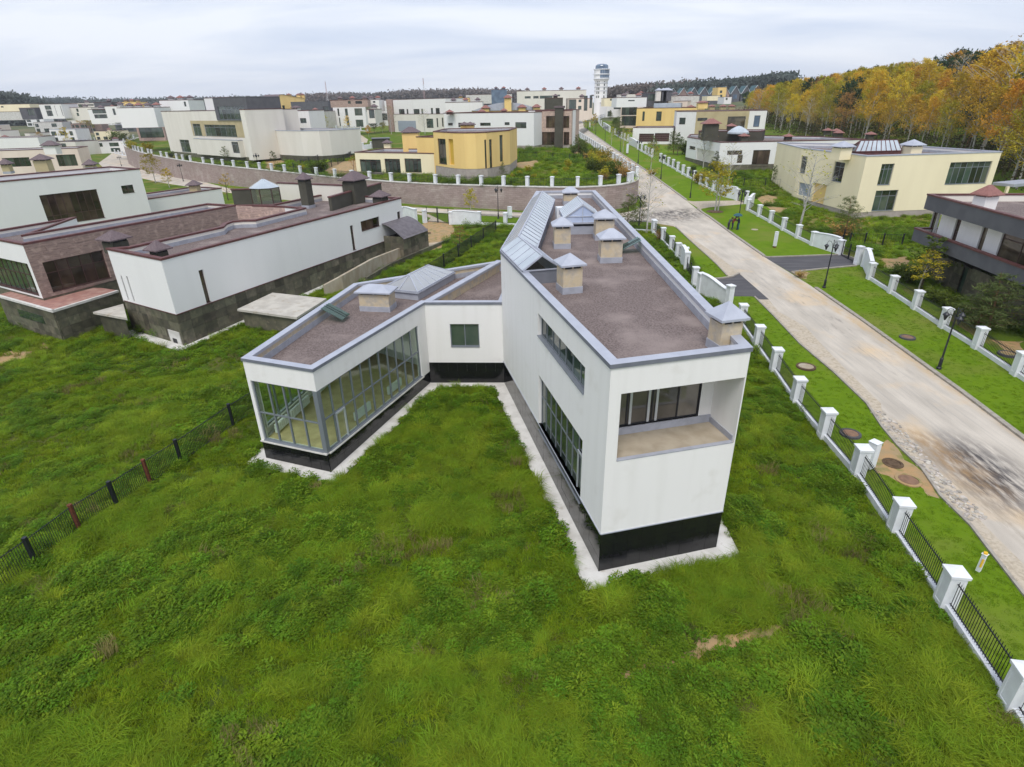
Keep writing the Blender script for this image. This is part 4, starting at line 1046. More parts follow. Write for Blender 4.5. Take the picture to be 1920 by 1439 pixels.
for p in ((225.5, 517, 230.5, 572), (236, 518, 241.5, 574)):
    a, z1 = wLf.hit(p[0], p[1]); dk.win(eLf, (a, a + .22, ZLP + .12, z1), pix=False, nx=1, bw=.03, frame=FRAMEBR, glass=GLASSB, sill=False)
dk.finish()
mb = MB(); mb.prism(offset(polyL[:4] + [tuple(V2(l_) + (V2(r_) - V2(c_)) * .6)], .08), -1, ZLP - .01, top=False); plL = mb.build('plinth', FRAMEDK, RL)
for w in (wC, wLf):
    tiles(plL, Wall(w.P(0, -.08, 0)[:2], w.P(w.L, -.08, 0)[:2]), -.25, ZLP - .03, 1.15 if w is wC else .8, .72, STONE_G, proud=.05, gap=.012)
mb = MB()
for w in (wC, wLf): w.lbox(mb, 0, w.L, -.02, .035, ZLP - .03, ZLP + .03)
mb.build('base_edge', OXIDE, RL)
mb = MB(); wLf.lbox(mb, wLf.L - 1.9, wLf.L - .35, -.04, .03, -.1, 1.15); mb.build('patched_blocks', CONC, plL)
mb = MB(); wLf.lbox(mb, wLf.L - 1.5, wLf.L - .9, .031, .04, -.05, .5); mb.build('hatch', FRAMEDK, plL)
zrl = dk.zroof
caps = dict(body=OLIVED, capm=CAPBR, base=None, caph=.65, over=.3, gap=.2)
angL = math.atan2(er[1], er[0])
for px, s, h in (((299, 478), .9, .7), ((218, 462), 1.35, .9), ((714, 380), 1.3, 1.0)): chimney(RL, Z(*px, zrl + .5), zrl, s, s, h, angL, **caps)
chimney(RL, Z(579, 390, zrl), zrl, 1.05, 1.05, 3.0, angL, body=OLIVED, capm=CAPBR, base=FLASH, caph=.7, over=.2, gap=.2)
chimney(RL, Z(668, 371, zrl + .6), zrl, 2.5, 1.7, 2.5, angL, body=OLIVED, capm=CAPBR, caph=.9, over=.35, gap=.2)
def wallbox(root, name, p0, p1, z0, z1, t, m, cope=None):
    w = Wall(p0, p1); mb = MB(); w.lbox(mb, 0, w.L, -t, 0, z0, z1); o = mb.build(name, m, root)
    if cope: mb = MB(); w.lbox(mb, -.06, w.L + .06, -t - .06, .06, z1 + .002, z1 + .14); mb.build('coping', cope, o)
    return w
wallbox(RL, 'roof_screen', Z(624, 396, zrl), Z(717, 366, zrl), zrl - .1, zrl + 1.45, .35, OLIVED, OXIDE)
wallbox(RL, 'roof_screen', Z(525, 373, zrl), Z(645, 379, zrl), zrl - .1, zrl + 1.9, .35, CREAM, OXIDE)
wallbox(RL, 'roof_screen', Z(439, 383.5, zrl + .1), Z(483, 382, zrl + .1), zrl - .1, zrl + 1.75, .35, OLIVED, OXIDE)
# octagonal glass lantern
q = Z(502, 384, zrl); mb = MB()
rr, hh = 1.75, 2.05
mb.lathe((*q, zrl), [(rr + .08, -.05), (rr + .08, .2), (rr, .21)], 8); lant = mb.build('octagon_lantern', FRAMEBR, RL)
for k in range(8):
    a0, a1 = 6.2832 * k / 8, 6.2832 * (k + 1) / 8
    p = [(q[0] + rr * math.cos(a), q[1] + rr * math.sin(a)) for a in (a0, a1)]
    mb = MB(); mb.quad((*p[0], zrl + .2), (*p[1], zrl + .2), (*p[1], zrl + hh), (*p[0], zrl + hh)); mb.build('pane', GLASSL, lant)
    mb = MB(); mb.tube([(*p[0], zrl + .2), (*p[0], zrl + hh)], .06, 4); mb.tube([(*p[0], zrl + hh), (*p[1], zrl + hh)], .07, 4); mb.tube([(*p[0], zrl + hh), (*q, zrl + hh + 1.0)], .05, 4); mb.build('rib', FRAMEBR, lant)
    s = 1.06; pe = [(q[0] + (x - q[0]) * s, q[1] + (y - q[1]) * s) for x, y in p]
    mb = MB(); mb.add([(*pe[0], zrl + hh + .02), (*pe[1], zrl + hh + .02), (*q, zrl + hh + 1.04)], [(0, 1, 2)]); mb.build('dome_pane', GLASSS, lant)
# brick clad rear wing along the court
ZL2 = 7.53
z2 = lambda x, y: Z(x, y, ZL2)
a2, b2 = (-39.3, 47.4), z2(441, 384.3)
c2, d2 = tuple(V2(b2) + nl * 4.2), z2(40, 436)
wbr = Wall(a2, b2)
left_dir = unit(V2(z2(0, 449)) - V2(a2))
f2 = tuple(V2(a2) + left_dir * 9); g2 = tuple(V2(f2) + er * 9)
lw = House('slate_base_house_wing', None, [a2, b2, c2, tuple(V2(a2) - np.array((er[1], -er[0])) * 4.2 + er * 3), g2, f2], 0.0, ZL2, WHITE2, zp=2.9, cope=OXIDE, depth=.7, par=CREAM, root=RL,
           wallmats={}, plinth=STONE_G)
eb = lw.edge(a2); ef = lw.edge(f2); wbr = lw.walls[eb]; wfl = lw.walls[ef]
lw.wm[eb] = BRICK
opb = wbr.rect(80, 494, 213, 552); opb = (wbr.hit(79, 493)[0], wbr.hit(193, 471)[0], 3.2, wbr.hit(79, 493)[1])
lw.ops[eb].append(opb); window(RL, wbr, opb, nx=5, ny=(.62,), frame=FRAMEBR, glass=GLASSB, rec=.25, bw=.07)
opf = (.5, wfl.L - .45, 3.1, wfl.hit(60, 497)[1]); lw.ops[ef].append(opf); window(RL, wfl, opf, nx=9, ny=(.6,), frame=FRAMEBR, glass=GLASSD, rec=.25, bw=.07)
lw.finish()
courses(RL, wbr, 2.95, ZL2 - .12, .2, BRICK, [opb])
# court end walls in brick
for p0, p1 in ((zl(441, 384), zl(533, 387)),):
    w = Wall(p1, p0); courses(RL, Wall(p0, p1), 4.6, ZL - .1, .22, BRICK)
wret = Wall(tuple(V2(l_) + er * 2.2), l_)
courses(RL, wret, ZLP, ZL - .3, .22, BRICK)
# terrace and steps in front of the rear wing
tc_ = Z(98, 583, 2.72); tr_ = Z(222, 545, 2.72)
tl_ = tuple(V2(tc_) + left_dir * 9.5)
terr = [tl_, tc_, tr_, tuple(V2(tr_) + nl * 2.2), tuple(V2(tl_) + er * 3)]
mb = MB(); mb.prism(terr, 2.55, 2.72); mb.build('terrace', mat('terrace_paving', (.36, .19, .15), .85, (.29, .15, .125), ns=2.2, col3=(.42, .27, .22), ns3=1.0), RL)
mb = MB(); mb.prism(offset(ccw(terr), .12), -.8, 2.54, top=False); pt = mb.build('terrace_base', FRAMEDK, RL)
for p0, p1 in ((tl_, tc_), (tc_, tr_)):
    w = Wall(p0, p1); tiles(pt, Wall(w.P(0, -.12, 0)[:2], w.P(w.L, -.12, 0)[:2]), -.2, 2.52, .95, .68, STONE_G, proud=.05)
    mb = MB(); w.lbox(mb, 0, w.L, -.2, .04, 2.56, 2.74); mb.build('terrace_edge', CONC, pt)
wt_ = Wall(tl_, tc_); mb = MB(); wt_.lbox(mb, wt_.L - 6.5, wt_.L - 2.3, -.07, -.03, 1.2, 1.9); mb.build('basement_window', GLASSD, pt)
# small flat porch beside the corner and concrete deck at the right
def deck(px, z, label, zb=-.6, m=STONE_G):
    P_ = ccw([Z(x, y, z) for x, y in px]); mb = MB(); mb.prism(P_, z - .18, z, bottom=True); o = mb.build('deck_slab', CONCM, RL)
    mb = MB(); mb.prism(offset(P_, .25), zb, z - .17, top=False); mb.build('deck_wall', m, o)
deck([(174, 585.5), (231, 570), (238, 597)], 2.0, '')
deck([(444.5, 580), (511, 549), (612, 560), (556, 595.5)], 1.95, '')
# lean-to with a curved sheet roof on the long wall
za = 1.35
pA_, pB_ = V2(Z(715, 441, 3.4)), V2(Z(776, 425, 3.4)); dpt = 2.6
off_ = (pA_ - wC.A) @ wC.n
qA_ = wC.A + wC.d * ((pA_ - wC.A) @ wC.d) + wC.n * dpt; wA = Wall(qA_, qA_ + wC.d * float(np.hypot(*(pB_ - pA_))) * .95)

mb = MB(); poly = [tuple(wA.A), tuple(wA.B), tuple(wA.B - wA.n * dpt), tuple(wA.A - wA.n * dpt)]
mb.prism(poly, .3, 3.1, top=True); an = mb.build('lean_to', FRAMEDK, RL)
for w in (wA, Wall(poly[3], poly[0])): tiles(an, w, .35, 3.35, .8, .72, STONE_G, proud=.05)
mb = MB()
n_ = 6
for k in range(n_):
    t0, t1 = k / n_, (k + 1) / n_
    zf = lambda t: 3.1 + 1.6 * math.sin(t * 1.45)
    slab(mb, wA.P(-.15, -t0 * dpt + .25 - .25 * t0, zf(t0)), wA.P(wA.L * .96, -t0 * dpt + .25 - .25 * t0, zf(t0)), wA.P(wA.L * .96, -t1 * dpt + .25 - .25 * t1, zf(t1)), wA.P(-.15, -t1 * dpt + .25 - .25 * t1, zf(t1)), .05)
mb.build('curved_roof', mat('brown_grey_sheet', (.17, .15, .16), .5, (.13, .115, .125), ns=2, metal=.2), an)
# retaining sides of the garage ramp
def lowwall(name, px, h, t, m, label, z=None):
    root = empty(name, (*G(*px[0]), gz(*G(*px[0]))), label, 'low wall')
    for k, (a, b) in enumerate(zip(px, px[1:])):
        A_, B_ = G(*a), G(*b); w = Wall(A_, B_); mb = MB(); za_ = gz(*A_); zb_ = gz(*B_)
        P_ = [w.P(0, 0, za_ - .8), w.P(w.L, 0, zb_ - .8), w.P(w.L, -t, zb_ - .8), w.P(0, -t, za_ - .8), w.P(0, 0, za_ + h[k]), w.P(w.L, 0, zb_ + h[k + 1]), w.P(w.L, -t, zb_ + h[k + 1]), w.P(0, -t, za_ + h[k])]
        mb.add(P_, [(0, 1, 5, 4), (1, 2, 6, 5), (2, 3, 7, 6), (3, 0, 4, 7), (4, 5, 6, 7)])
        mb.build('wall_section', m, root)
lowwall('ramp_wall', [(612, 556), (645, 546), (703, 513), (760, 480), (792, 457)], [1.1, 1.5, 1.6, 1.1, .2], .3, CONCD, 'stained concrete wall along the garage ramp beside the long white wall')
lowwall('ramp_wall', [(690, 530), (735, 503), (790, 478), (845, 452)], [.55, .55, .5, .3], .3, STONE_G, 'dark slate faced wall on the meadow side of the garage ramp')

# ------------------------------------------------------------------ generic neighbours
def zb_of(p): return gz(*p)
def nb(name, label, bl, br, top, depth, zone=U, wall=WHITE, plinth=None, ph=.5, cat='house', group=None, skew=0., **k):
    A_, B_ = zone(*bl), zone(*br)
    zt_ = zat(*top, *A_); zb = min(zb_of(A_), zb_of(B_)); poly = facing(A_, B_, depth, skew)
    return House(name, label, poly, zb, zt_, wall, zp=max(zb_of(A_), zb_of(B_)) + ph if plinth else zb - .6, plinth=plinth, cat=cat, group=group, **k)
def sub(h, e, px0, px1, depth, wall, out=.0, z0=None, plinth=None, wins=(), cope=None, frame=FRAME, glass=GLASSD, **k):
    """a volume of the same house set on one of its faces; px0, px1 its top left and bottom right seen on that face"""
    w = h.walls[e]; u0, z1 = w.hit(*px0); u1, zz = w.hit(*px1)
    z0 = zz if z0 is None else z0
    poly = [w.P(u0, out, 0)[:2], w.P(u1, out, 0)[:2], w.P(u1, -depth, 0)[:2], w.P(u0, -depth, 0)[:2]]
    b = House('block', None, poly, z0, z1, wall, zp=z0, root=h.root, cope=cope or h.roofargs['cope'], **k)
    b.plinth = None
    for q in wins: b.win(0, q[0], nx=q[1], ny=q[2], frame=frame, glass=glass, bw=.08, sill=False)
    b.finish()
    mb = MB(); mb.prism(poly, z0 - .02, z0, top=False, bottom=True); mb.build('soffit', wall, h.root)
    return b
def panel(h, e, px, m, proud=.04, name='facade_panel', ops=()):
    w = h.walls[e]; a, b, c, d = w.rect(*px); w2_ = Wall(w.P(a, proud, 0)[:2], w.P(b, proud, 0)[:2]); mb = MB()
    w2_.face(mb, c, d, [(o[0] - a, o[1] - a, o[2], o[3]) for o in ops], depth=proud); w2_.lbox(mb, 0, w2_.L, -proud, 0, d, d + .05)
    return mb.build(name, m, h.root)
def roofbits(h, spots, body=None, capm=None, s=1.1, hgt=1.1, **k):
    for x, y in spots: chimney(h.root, Z(x, y, h.zt), h.zt - .4, s, s, hgt, 0, body=body or h.wallm, capm=capm or CAPBR, caph=.6, over=.3, **k)

# large pale house with the dark glazed box, behind the retaining wall
h = nb('modern_house', 'large pale cubic house with dark glazed rooftop box and beige band behind the wall', (322, 290), (478, 305), (300, 208.7), 15, wall=CREAM, plinth=STONE_G, ph=.9)
h.win(0, (336, 262, 359, 286), nx=2, ny=(.75,), frame=FRAME)
o1_ = h.win(0, (360, 232.5, 380, 255.5), nx=2, ny=(.75,), frame=FRAME); o2_ = h.win(0, (382, 234, 445.5, 257.5), nx=6, ny=(.75,), frame=FRAME)
h.finish()
panel(h, 0, (356.5, 227, 466, 259), TAN, ops=[o1_, o2_])
sub(h, 0, (400, 184), (471, 226), 9, SLATE, out=.3, wins=[((407, 200, 462, 225), 7, (.75,))], cope=SLATE)
sub(h, 0, (460, 205), (487, 300), 9, CREAM, out=1.6)
b_ = sub(h, 0, (372, 259), (462, 299), 2, CREAM, out=1.4, z0=h.zp, wins=[((433, 266, 461, 289), 4, (.75,))], cope=ZINC)
sub(h, 0, (352, 184), (402, 206), 9, WHITE2, out=-4.5, z0=h.zt - .5)
hb = nb('modern_house', None, (262, 265), (312, 264), (246, 210.6), 10, wall=BRICK, root=h.root)
hb.win(0, (253, 218, 304, 237.5), nx=4, ny=1, frame=FRAMEBR); hb.win(0, (259, 240, 309, 258), nx=4, ny=1, frame=FRAMEBR); hb.finish()
roofbits(h, [(372, 203), (392, 203), (329, 205)], s=1.6, hgt=.6, body=OLIVED)

# blank pale house with a curved corner
A_, B_ = U(529, 302), U(603, 303); zt_ = zat(596, 245, *B_); d_ = unit(V2(B_) - V2(A_)); n_ = np.array((-d_[1], d_[0]))
pl_ = [tuple(A_), tuple(V2(A_) * .35 + V2(B_) * .65 - n_ * .8), tuple(V2(B_) + n_ * .6), tuple(V2(B_) + n_ * 3 + d_ * 1), tuple(V2(B_) + n_ * 13 + d_ * 2), tuple(V2(A_) + n_ * 13 - d_ * 6), tuple(V2(A_) + n_ * 2.5 - d_ * 4)]
hc = House('blank_house', 'blank windowless pale house with curved front and a smaller white cube on top', pl_, zb_of(A_), zt_, CREAM, zp=zb_of(A_) + 1.5, plinth=STONE_G, cope=ZINC); hc.finish()
bu = Z(530, 240, zt_), Z(583, 239.5, zt_)
hu = House('blank_house', None, facing(*bu, 8), zt_ - .3, zat(575.6, 207, *bu[1]), WHITE, zp=zt_ - .4, root=hc.root, cope=OXIDE)
hu.win(0, (562, 222, 575, 231), nx=5, ny=1, frame=FRAME); hu.finish()
chimney(hc.root, Z(556, 207, hu.zt), hu.zt - .3, 2.2, 1.6, .8, 0, body=WHITE, capm=CAPBR, over=.4)

# yellow house with the round tower front
h = nb('yellow_house', 'yellow house with a round front, chimney tower and three glazed bays behind the pillared fence', (670, 327), (816, 328), (661, 285), 10, wall=PALEYEL, plinth=STONE_L, ph=.15)
YH = h
for p in ((674, 299, 716, 325), (720.5, 298, 752, 325.5), (758, 297.5, 791, 324)): h.win(0, p, nx=4, ny=(.85,), frame=FRAMEBR, glass=GLASSD)
h.finish()
chimney(h.root, Z(727, 277, h.zt), h.zt - .5, 1.4, 1.4, 1.3, 0, body=PALEYEL, capm=CAPBR, caph=.6, over=.35)
q = Z(773, 283, h.zt - .5); chimney(h.root, q, h.zt - .6, 3.4, 2.6, zat(773, 247, *q) - h.zt + .3, 0, body=YELLOW, capm=CAPBR, caph=1.0, over=.3)
mb = None
pts = [U(818, 332), U(854, 338.5), U(874, 339.5), U(895, 339), U(915, 337), U(933, 333), U(957, 327)]
zt_ = zat(820, 246, *pts[0]); bk = [tuple(V2(pts[-1]) + (1.5, 12)), tuple(V2(pts[0]) + (1, 12))]
hr = House('yellow_house', None, pts + bk, zb_of(pts[2]), zt_, YELLOW, zp=zat(855, 316, *pts[1]), plinth=STONE_L, root=h.root, cope=OXIDE, depth=.5)
hr.win(0, (820, 260, 838, 309), nx=2, ny=1, frame=FRAMEBR)
on = hr.walls[0].rect(840.5, 261, 852, 310); hr.ops[0].append(on); mb = MB(); w = hr.walls[0]
mb.quad(w.P(on[0], -.29, on[2]), w.P(on[1], -.29, on[2]), w.P(on[1], -.29, on[3]), w.P(on[0], -.29, on[3])); mb.build('niche', mat('deep_yellow', (.62, .40, .06), .9), h.root)
hr.win(4, (917, 262, 924, 315), nx=1, frame=FRAMEBR, sill=False); hr.win(3, (908, 262.5, 913.5, 316), nx=1, frame=FRAMEBR, sill=False)
hr.win(5, (936.5, 254, 944, 303), nx=2, frame=FRAMEBR, sill=False)
hr.finish()
for x in (871, 882): chimney(h.root, Z(x, 240, zt_), zt_ - .3, 1.5, 1.5, .7, 0, body=YELLOW, capm=CAPBR, over=.35)
hm = House('yellow_house', None, facing(U(786, 327), U(818, 328), 9), zb_of(pts[0]), zat(790, 256, *U(786, 327)), YELLOW, root=h.root, cope=OXIDE, zp=h.zp)
hm.finish()

# long white house with brick end and dark chimney slab
B_ = U(1001, 281); zt_ = zat(1002.8, 210, *B_); A_ = Z(832, 212, zt_)
h = House('long_white_house', 'long white house with brown stone end wing and tall dark chimney slab', facing(A_, B_, 14), zb_of(B_), zt_, WHITE2, zp=zb_of(B_) + .9, plinth=STONE_L, cope=OXIDE)
for p, n in (((840, 231, 849, 235.6), 1), ((859, 230.6, 890, 238.7), 4), ((900, 230.6, 920, 236), 3), ((946, 229.6, 955.4, 234.7), 1), ((966, 229.6, 986.8, 240.5), 2)): h.win(0, p, nx=n, frame=FRAMEBR)
h.finish()
hb = House('long_white_house', None, facing(U(1003.5, 278), U(1070.5, 278), 14), zb_of(U(1003.5, 278)), zat(1003, 207.7, *U(1003.5, 278)), BRICK, root=h.root, cope=OXIDE, zp=zb_of(U(1003, 278)) + .8, plinth=STONE_L)
for p, n in (((1024, 218, 1040, 240), 3), ((1056.5, 218, 1067, 240), 2), ((1004.5, 248, 1039.5, 272), 5), ((1057, 248, 1067, 272), 2)): hb.win(0, p, nx=n, frame=FRAMEBR, glass=GLASSB)
hb.finish()
w = hb.walls[0]; u0 = w.hit(1041, 240)[0]; u1 = w.hit(1056, 240)[0]; mb = MB(); w.lbox(mb, u0, u1, -1, .8, zb_of(U(1003, 278)), w.hit(1048, 203)[1]); mb.build('chimney_slab', OLIVED, h.root)
mb = MB(); w.lbox(mb, u0 - .2, u1 + .2, -1.2, 1.0, w.hit(1048, 203)[1] + .002, w.hit(1048, 203)[1] + .5); mb.build('cap', CAPBR, h.root)
hw = House('long_white_house', None, facing(U(1072, 277), U(1078, 275), 12), zb_of(U(1072, 277)), hb.zt + .15, WHITE, root=h.root, cope=OXIDE); hw.finish()
roofbits(h, [(843, 212), (903, 211), (945, 209)], s=1.6, hgt=.4, body=OXIDE, capm=CAPRED)

# pale yellow house on the right of the road
zc_ = G(1598, 411); zt_ = zat(1610, 292, *zc_)
h = House('pale_yellow_house', 'pale yellow two storey house with square windows and long roof light right of the road', [Z(1504, 277, zt_), zc_, Z(1879, 284, zt_), tuple(V2(Z(1879, 284, zt_)) + (-4, 15)), tuple(V2(Z(1504, 277, zt_)) + (2, 14))], zb_of(zc_), zt_, PALEYEL,
          zp=zat(1610, 399, *zc_), plinth=STONE_L, cope=ZINC, depth=.8)
zc_e, zl_e = h.edge(zc_), h.edge(Z(1504, 277, zt_))
for e, p, nx, ny in ((zc_e, (1654, 308, 1668, 347), 3, (.75,)), (zc_e, (1643, 358, 1675, 395), 3, (.72,)), (zc_e, (1783, 305, 1848, 344), 7, (.75,)), (zl_e, (1503.5, 292.5, 1508.5, 326), 2, (.75,)), (zl_e, (1566, 303, 1577, 343), 2, (.75,))):
    h.win(e, p, nx=nx, ny=ny, frame=FRAME, glass=GLASSD, rec=.22, bw=.08)
h.door(zl_e, (1499, 342, 1518, 371))
w = h.walls[zl_e]; on = w.rect(1527, 343, 1543, 384); on = (on[0], on[1], h.zp, on[3]); h.ops[zl_e].append(on); mb = MB()
mb.quad(w.P(on[0], -.29, on[2]), w.P(on[1], -.29, on[2]), w.P(on[1], -.29, on[3]), w.P(on[0], -.29, on[3])); mb.build('porch_recess', YELLOW, h.root)
h.finish()
zy = h.zroof
for x, y in ((1578, 285), (1709, 282)): chimney(h.root, Z(x, y, zt_ + .2), zy, 1.8, 1.8, 1.5, .2, body=PALEYEL, capm=ZINC, caph=.7, over=.3)
pa_, pb_ = V2(Z(1603, 287, zt_)), V2(Z(1690, 285, zt_)); w = Wall(pa_, pb_); mb = MB(); w.lbox(mb, 0, w.L, -2.4, 0, zy - .1, zt_ + .1); so = mb.build('roof_light', OXIDE, h.root)
r0, r1 = Vector(w.P(1.2, -1.2, zt_ + 1.5)), Vector(w.P(w.L - .2, -1.2, zt_ + 1.5))
panes_on(so, w.P(0, 0, zt_ + .11), w.P(w.L, 0, zt_ + .11), r1, r0, 9, GLASSS); panes_on(so, w.P(w.L, -2.4, zt_ + .11), w.P(0, -2.4, zt_ + .11), r0, r1, 9, GLASSS)
mb = MB(); bars(mb, w.P(0, 0, zt_ + .13), w.P(w.L, 0, zt_ + .13), r1, r0, 9, .06); bars(mb, w.P(0, -2.4, zt_ + .13), w.P(0, 0, zt_ + .13), r0, r0, 2, .06); mb.build('glazing_bars', OXIDE, so)
mb = MB(); mb.poly([w.P(0, -2.4, zt_ + .11), w.P(0, 0, zt_ + .11), r0]); mb.build('gable_pane', GLASSD, so)
mb = MB(); q = h.walls[h.edge(Z(1879, 284, zt_))]; mb.prism(facing(Z(1862, 342, 5.2), Z(1902, 346, 5.2), 7), 4.8, 5.2, bottom=True); cn = mb.build('carport_roof', ZINC, h.root)
for t in (0, 1):
    pq = facing(Z(1862, 342, 5.2), Z(1902, 346, 5.2), 7)[1 + t]; mb = MB(); mb.box((pq[0] - .5, pq[1] + (.4, -.4)[t], 3.4), (.35, .35, 2.9)); mb.build('carport_post', PALEYEL, h.root)

# near right house: two dark grey bands over slate walls, cut by the picture edge
A_, B_ = G(1775, 541), G(1920, 621); d_ = unit(V2(B_) - V2(A_)); A_ = tuple(V2(A_) - d_ * 4.6); B_ = tuple(V2(B_) + d_ * 9)
wS = Wall(A_, B_); zb = zb_of(B_) - .2
zs_ = wS.hit(1711, 456)[1]
h = House('banded_house', 'house with two projecting dark grey bands, white wall between and slate clad ground floor', facing(A_, B_, 13), zb, zs_, STONE_G, zp=zb - .5, flat=False)
BH = h; wS = h.walls[0]
so_ = []
for p in ((1806, 492, 1826, 552), (1872, 515, 1888, 570)):
    a = wS.hit(p[0], p[1])[0]; o = (a, a + 1.0, zb + .45, zs_ - .15); h.ops[0].append(o); so_.append(o); window(h.root, wS, o, nx=1, ny=1, frame=FRAMEBR, glass=GLASSD, sill=False, rec=.25)
h.finish()
tiles(h.root, wS, zb + .4, zs_, 1.2, 1.0, STONE_G, skip=so_, proud=.03)
tiles(h.root, h.walls[3], zb + .4, zs_, 1.4, 1.2, STONE_G, proud=.03)
mb = MB(); wS.lbox(mb, 0, wS.L, -.02, 1.0, zb - .4, zb + .12); mb.build('paved_edge', CONC, h.root)
wo = Wall(wS.P(-1.0, 1.25, 0)[:2], wS.P(wS.L, 1.25, 0)[:2])
z0 = wo.hit(1689, 442.5)[1]; z1 = wo.hit(1695, 419)[1]
def band(z0, z1, wv, roofz=None, recx=1.25):
    P_ = [wv.P(0, 0, 0)[:2], wv.P(wv.L, 0, 0)[:2], wv.P(wv.L, -14, 0)[:2], wv.P(0, -14, 0)[:2]]
    mb = MB(); mb.prism(P_, z0, z1 - .05, top=False, bottom=True); o = mb.build('band', SLATE, BH.root)
    mb = MB(); coping_ring(mb, P_, z1, inn=.35, th=.14); mb.build('coping', OXIDE, o)
    i = offset(P_, .3); mb = MB()
    for k in range(4): mb.quad((*i[(k + 1) % 4], z1 - .75), (*i[k], z1 - .75), (*i[k], z1 - .1), (*i[(k + 1) % 4], z1 - .1))
    mb.build('parapet', CREAM, o)
    mb = MB(); mb.prism(offset(P_, .25), z1 - .9, z1 - .7); mb.build('roof', GRAVEL, o)
    return P_
band(z0, z1, wo)
wu = Wall(wo.P(.6, 0, 0)[:2], wo.P(wo.L, 0, 0)[:2]); zu0 = wu.hit(1707, 384)[1]; zu1 = wu.hit(1715, 357)[1]
band(zu0, zu1, wu)
wm_ = Wall(wu.P(.9, -1.3, 0)[:2], wu.P(wu.L, -1.3, 0)[:2])
hm = House('banded_house', None, [tuple(wm_.A), tuple(wm_.B), wm_.P(wm_.L, -11, 0)[:2], wm_.P(0, -11, 0)[:2]], z1 - .7, zu0 + .1, WHITE, zp=z1 - .72, root=h.root, flat=False)
w = hm.walls[0]
for x0, x1 in ((1744, 1751), (1791, 1799), (1845, 1854)):
    a = w.hit(x0, 420)[0]; b = w.hit(x1, 420)[0]; o = (a, b + .15, z1 - .6, zu0 - .05); hm.ops[0].append(o); window(h.root, w, o, nx=1, frame=FRAMEBR, glass=GLASSB, sill=False)
a = w.hit(1876, 450)[0]; o = (a, w.L - .5, z1 - .6, zu0 - .05); hm.ops[0].append(o); window(h.root, w, o, nx=6, ny=(.7,), frame=FRAMEBR, glass=GLASSB, sill=False)
hm.finish()
chimney(h.root, Z(1845, 384, zu1 - .2), zu1 - .7, 1.5, 1.1, 1.2, .3, body=WHITE, capm=CAPRED, caph=.75, over=.25, gap=.1)

# white L-window house
zc_ = G(1344, 322); zt_ = zat(1344.8, 266.6, *zc_)
h = House('white_bungalow', 'long low white house with dark roof parapet, glass dome and an L-shaped window', [Z(1289, 257, zt_), zc_, Z(1625, 261, zt_), tuple(V2(Z(1625, 261, zt_)) + (-3, 12)), tuple(V2(Z(1289, 257, zt_)) + (4, 12))], zb_of(zc_), zt_, WHITE2, zp=zat(1343, 310, *zc_), plinth=STONE_G, cope=OXIDE, deep=2.5)
e0_, e1_ = h.edge(Z(1289, 257, zt_)), h.edge(zc_)
h.win(e0_, (1293, 273.5, 1303, 281.5), nx=3, frame=FRAMEBR)
w = h.walls[e0_]; on = w.rect(1307, 278, 1337, 308); on = (on[0], on[1], h.zp, on[3]); h.ops[e0_].append(on); mb = MB(); mb.quad(*[w.P(u, -.29, z) for u, z in ((on[0], on[2]), (on[1], on[2]), (on[1], on[3]), (on[0], on[3]))]); mb.build('porch_recess', CREAM, h.root)
h.win(e1_, (1364, 283, 1391, 290.5), nx=2, frame=FRAMEBR, glass=GLASSB, sill=False); h.win(e1_, (1383.5, 291, 1391, 306), nx=1, frame=FRAMEBR, glass=GLASSB, sill=False)
h.win(e1_, (1413, 282, 1440, 312), nx=3, frame=FRAMEBR, glass=GLASSB); h.win(e1_, (1456.5, 275, 1461, 279), frame=FRAMEBR); h.win(e1_, (1486.5, 275, 1491, 279), frame=FRAMEBR)
h.finish()
wp0, wp1 = Z(1308, 265, zt_ - .6), Z(1427, 266, zt_ - .6)
pb = House('white_bungalow', None, facing(wp0, wp1, 7), zt_ - .6, zt_ + 1.5, OLIVED, zp=zt_ - .6, root=h.root, cope=OXIDE); pb.finish()
q = Z(1384, 249, zt_ + 1.2); mb = MB(); mb.lathe((*q, zt_ + 1.0), [(2.2, 0), (2.2, .3), (1.5, .9), (.6, 1.35), (.05, 1.5)], 12); mb.build('dome_skylight', GLASSS, h.root)
for x, y, s in ((1334, 262, 1.5), (1394, 262, 1.3)): chimney(h.root, Z(x, y, zt_), zt_ - .6, s, s, 1.1, 0, body=OLIVED, capm=CAPRED, over=.3)
chimney(h.root, Z(1331, 250, zt_ + 1.4), zt_, 2.8, 2.0, 3.0, 0, body=OLIVED, capm=CAPRED, over=.4, caph=.9); chimney(h.root, Z(1370, 246, zt_ + 1.4), zt_ + .4, 1.3, 1.3, 1.8, 0, body=OLIVED, capm=CAPRED, over=.3)
for x, y in ((1477, 262), (1551, 250), (1567, 251), (1572, 255), (1631, 258)): chimney(h.root, Z(x, y, zt_), zt_ - .4, 1.2, 1.2, .8, 0, body=OLIVED, capm=CAPRED, over=.3)

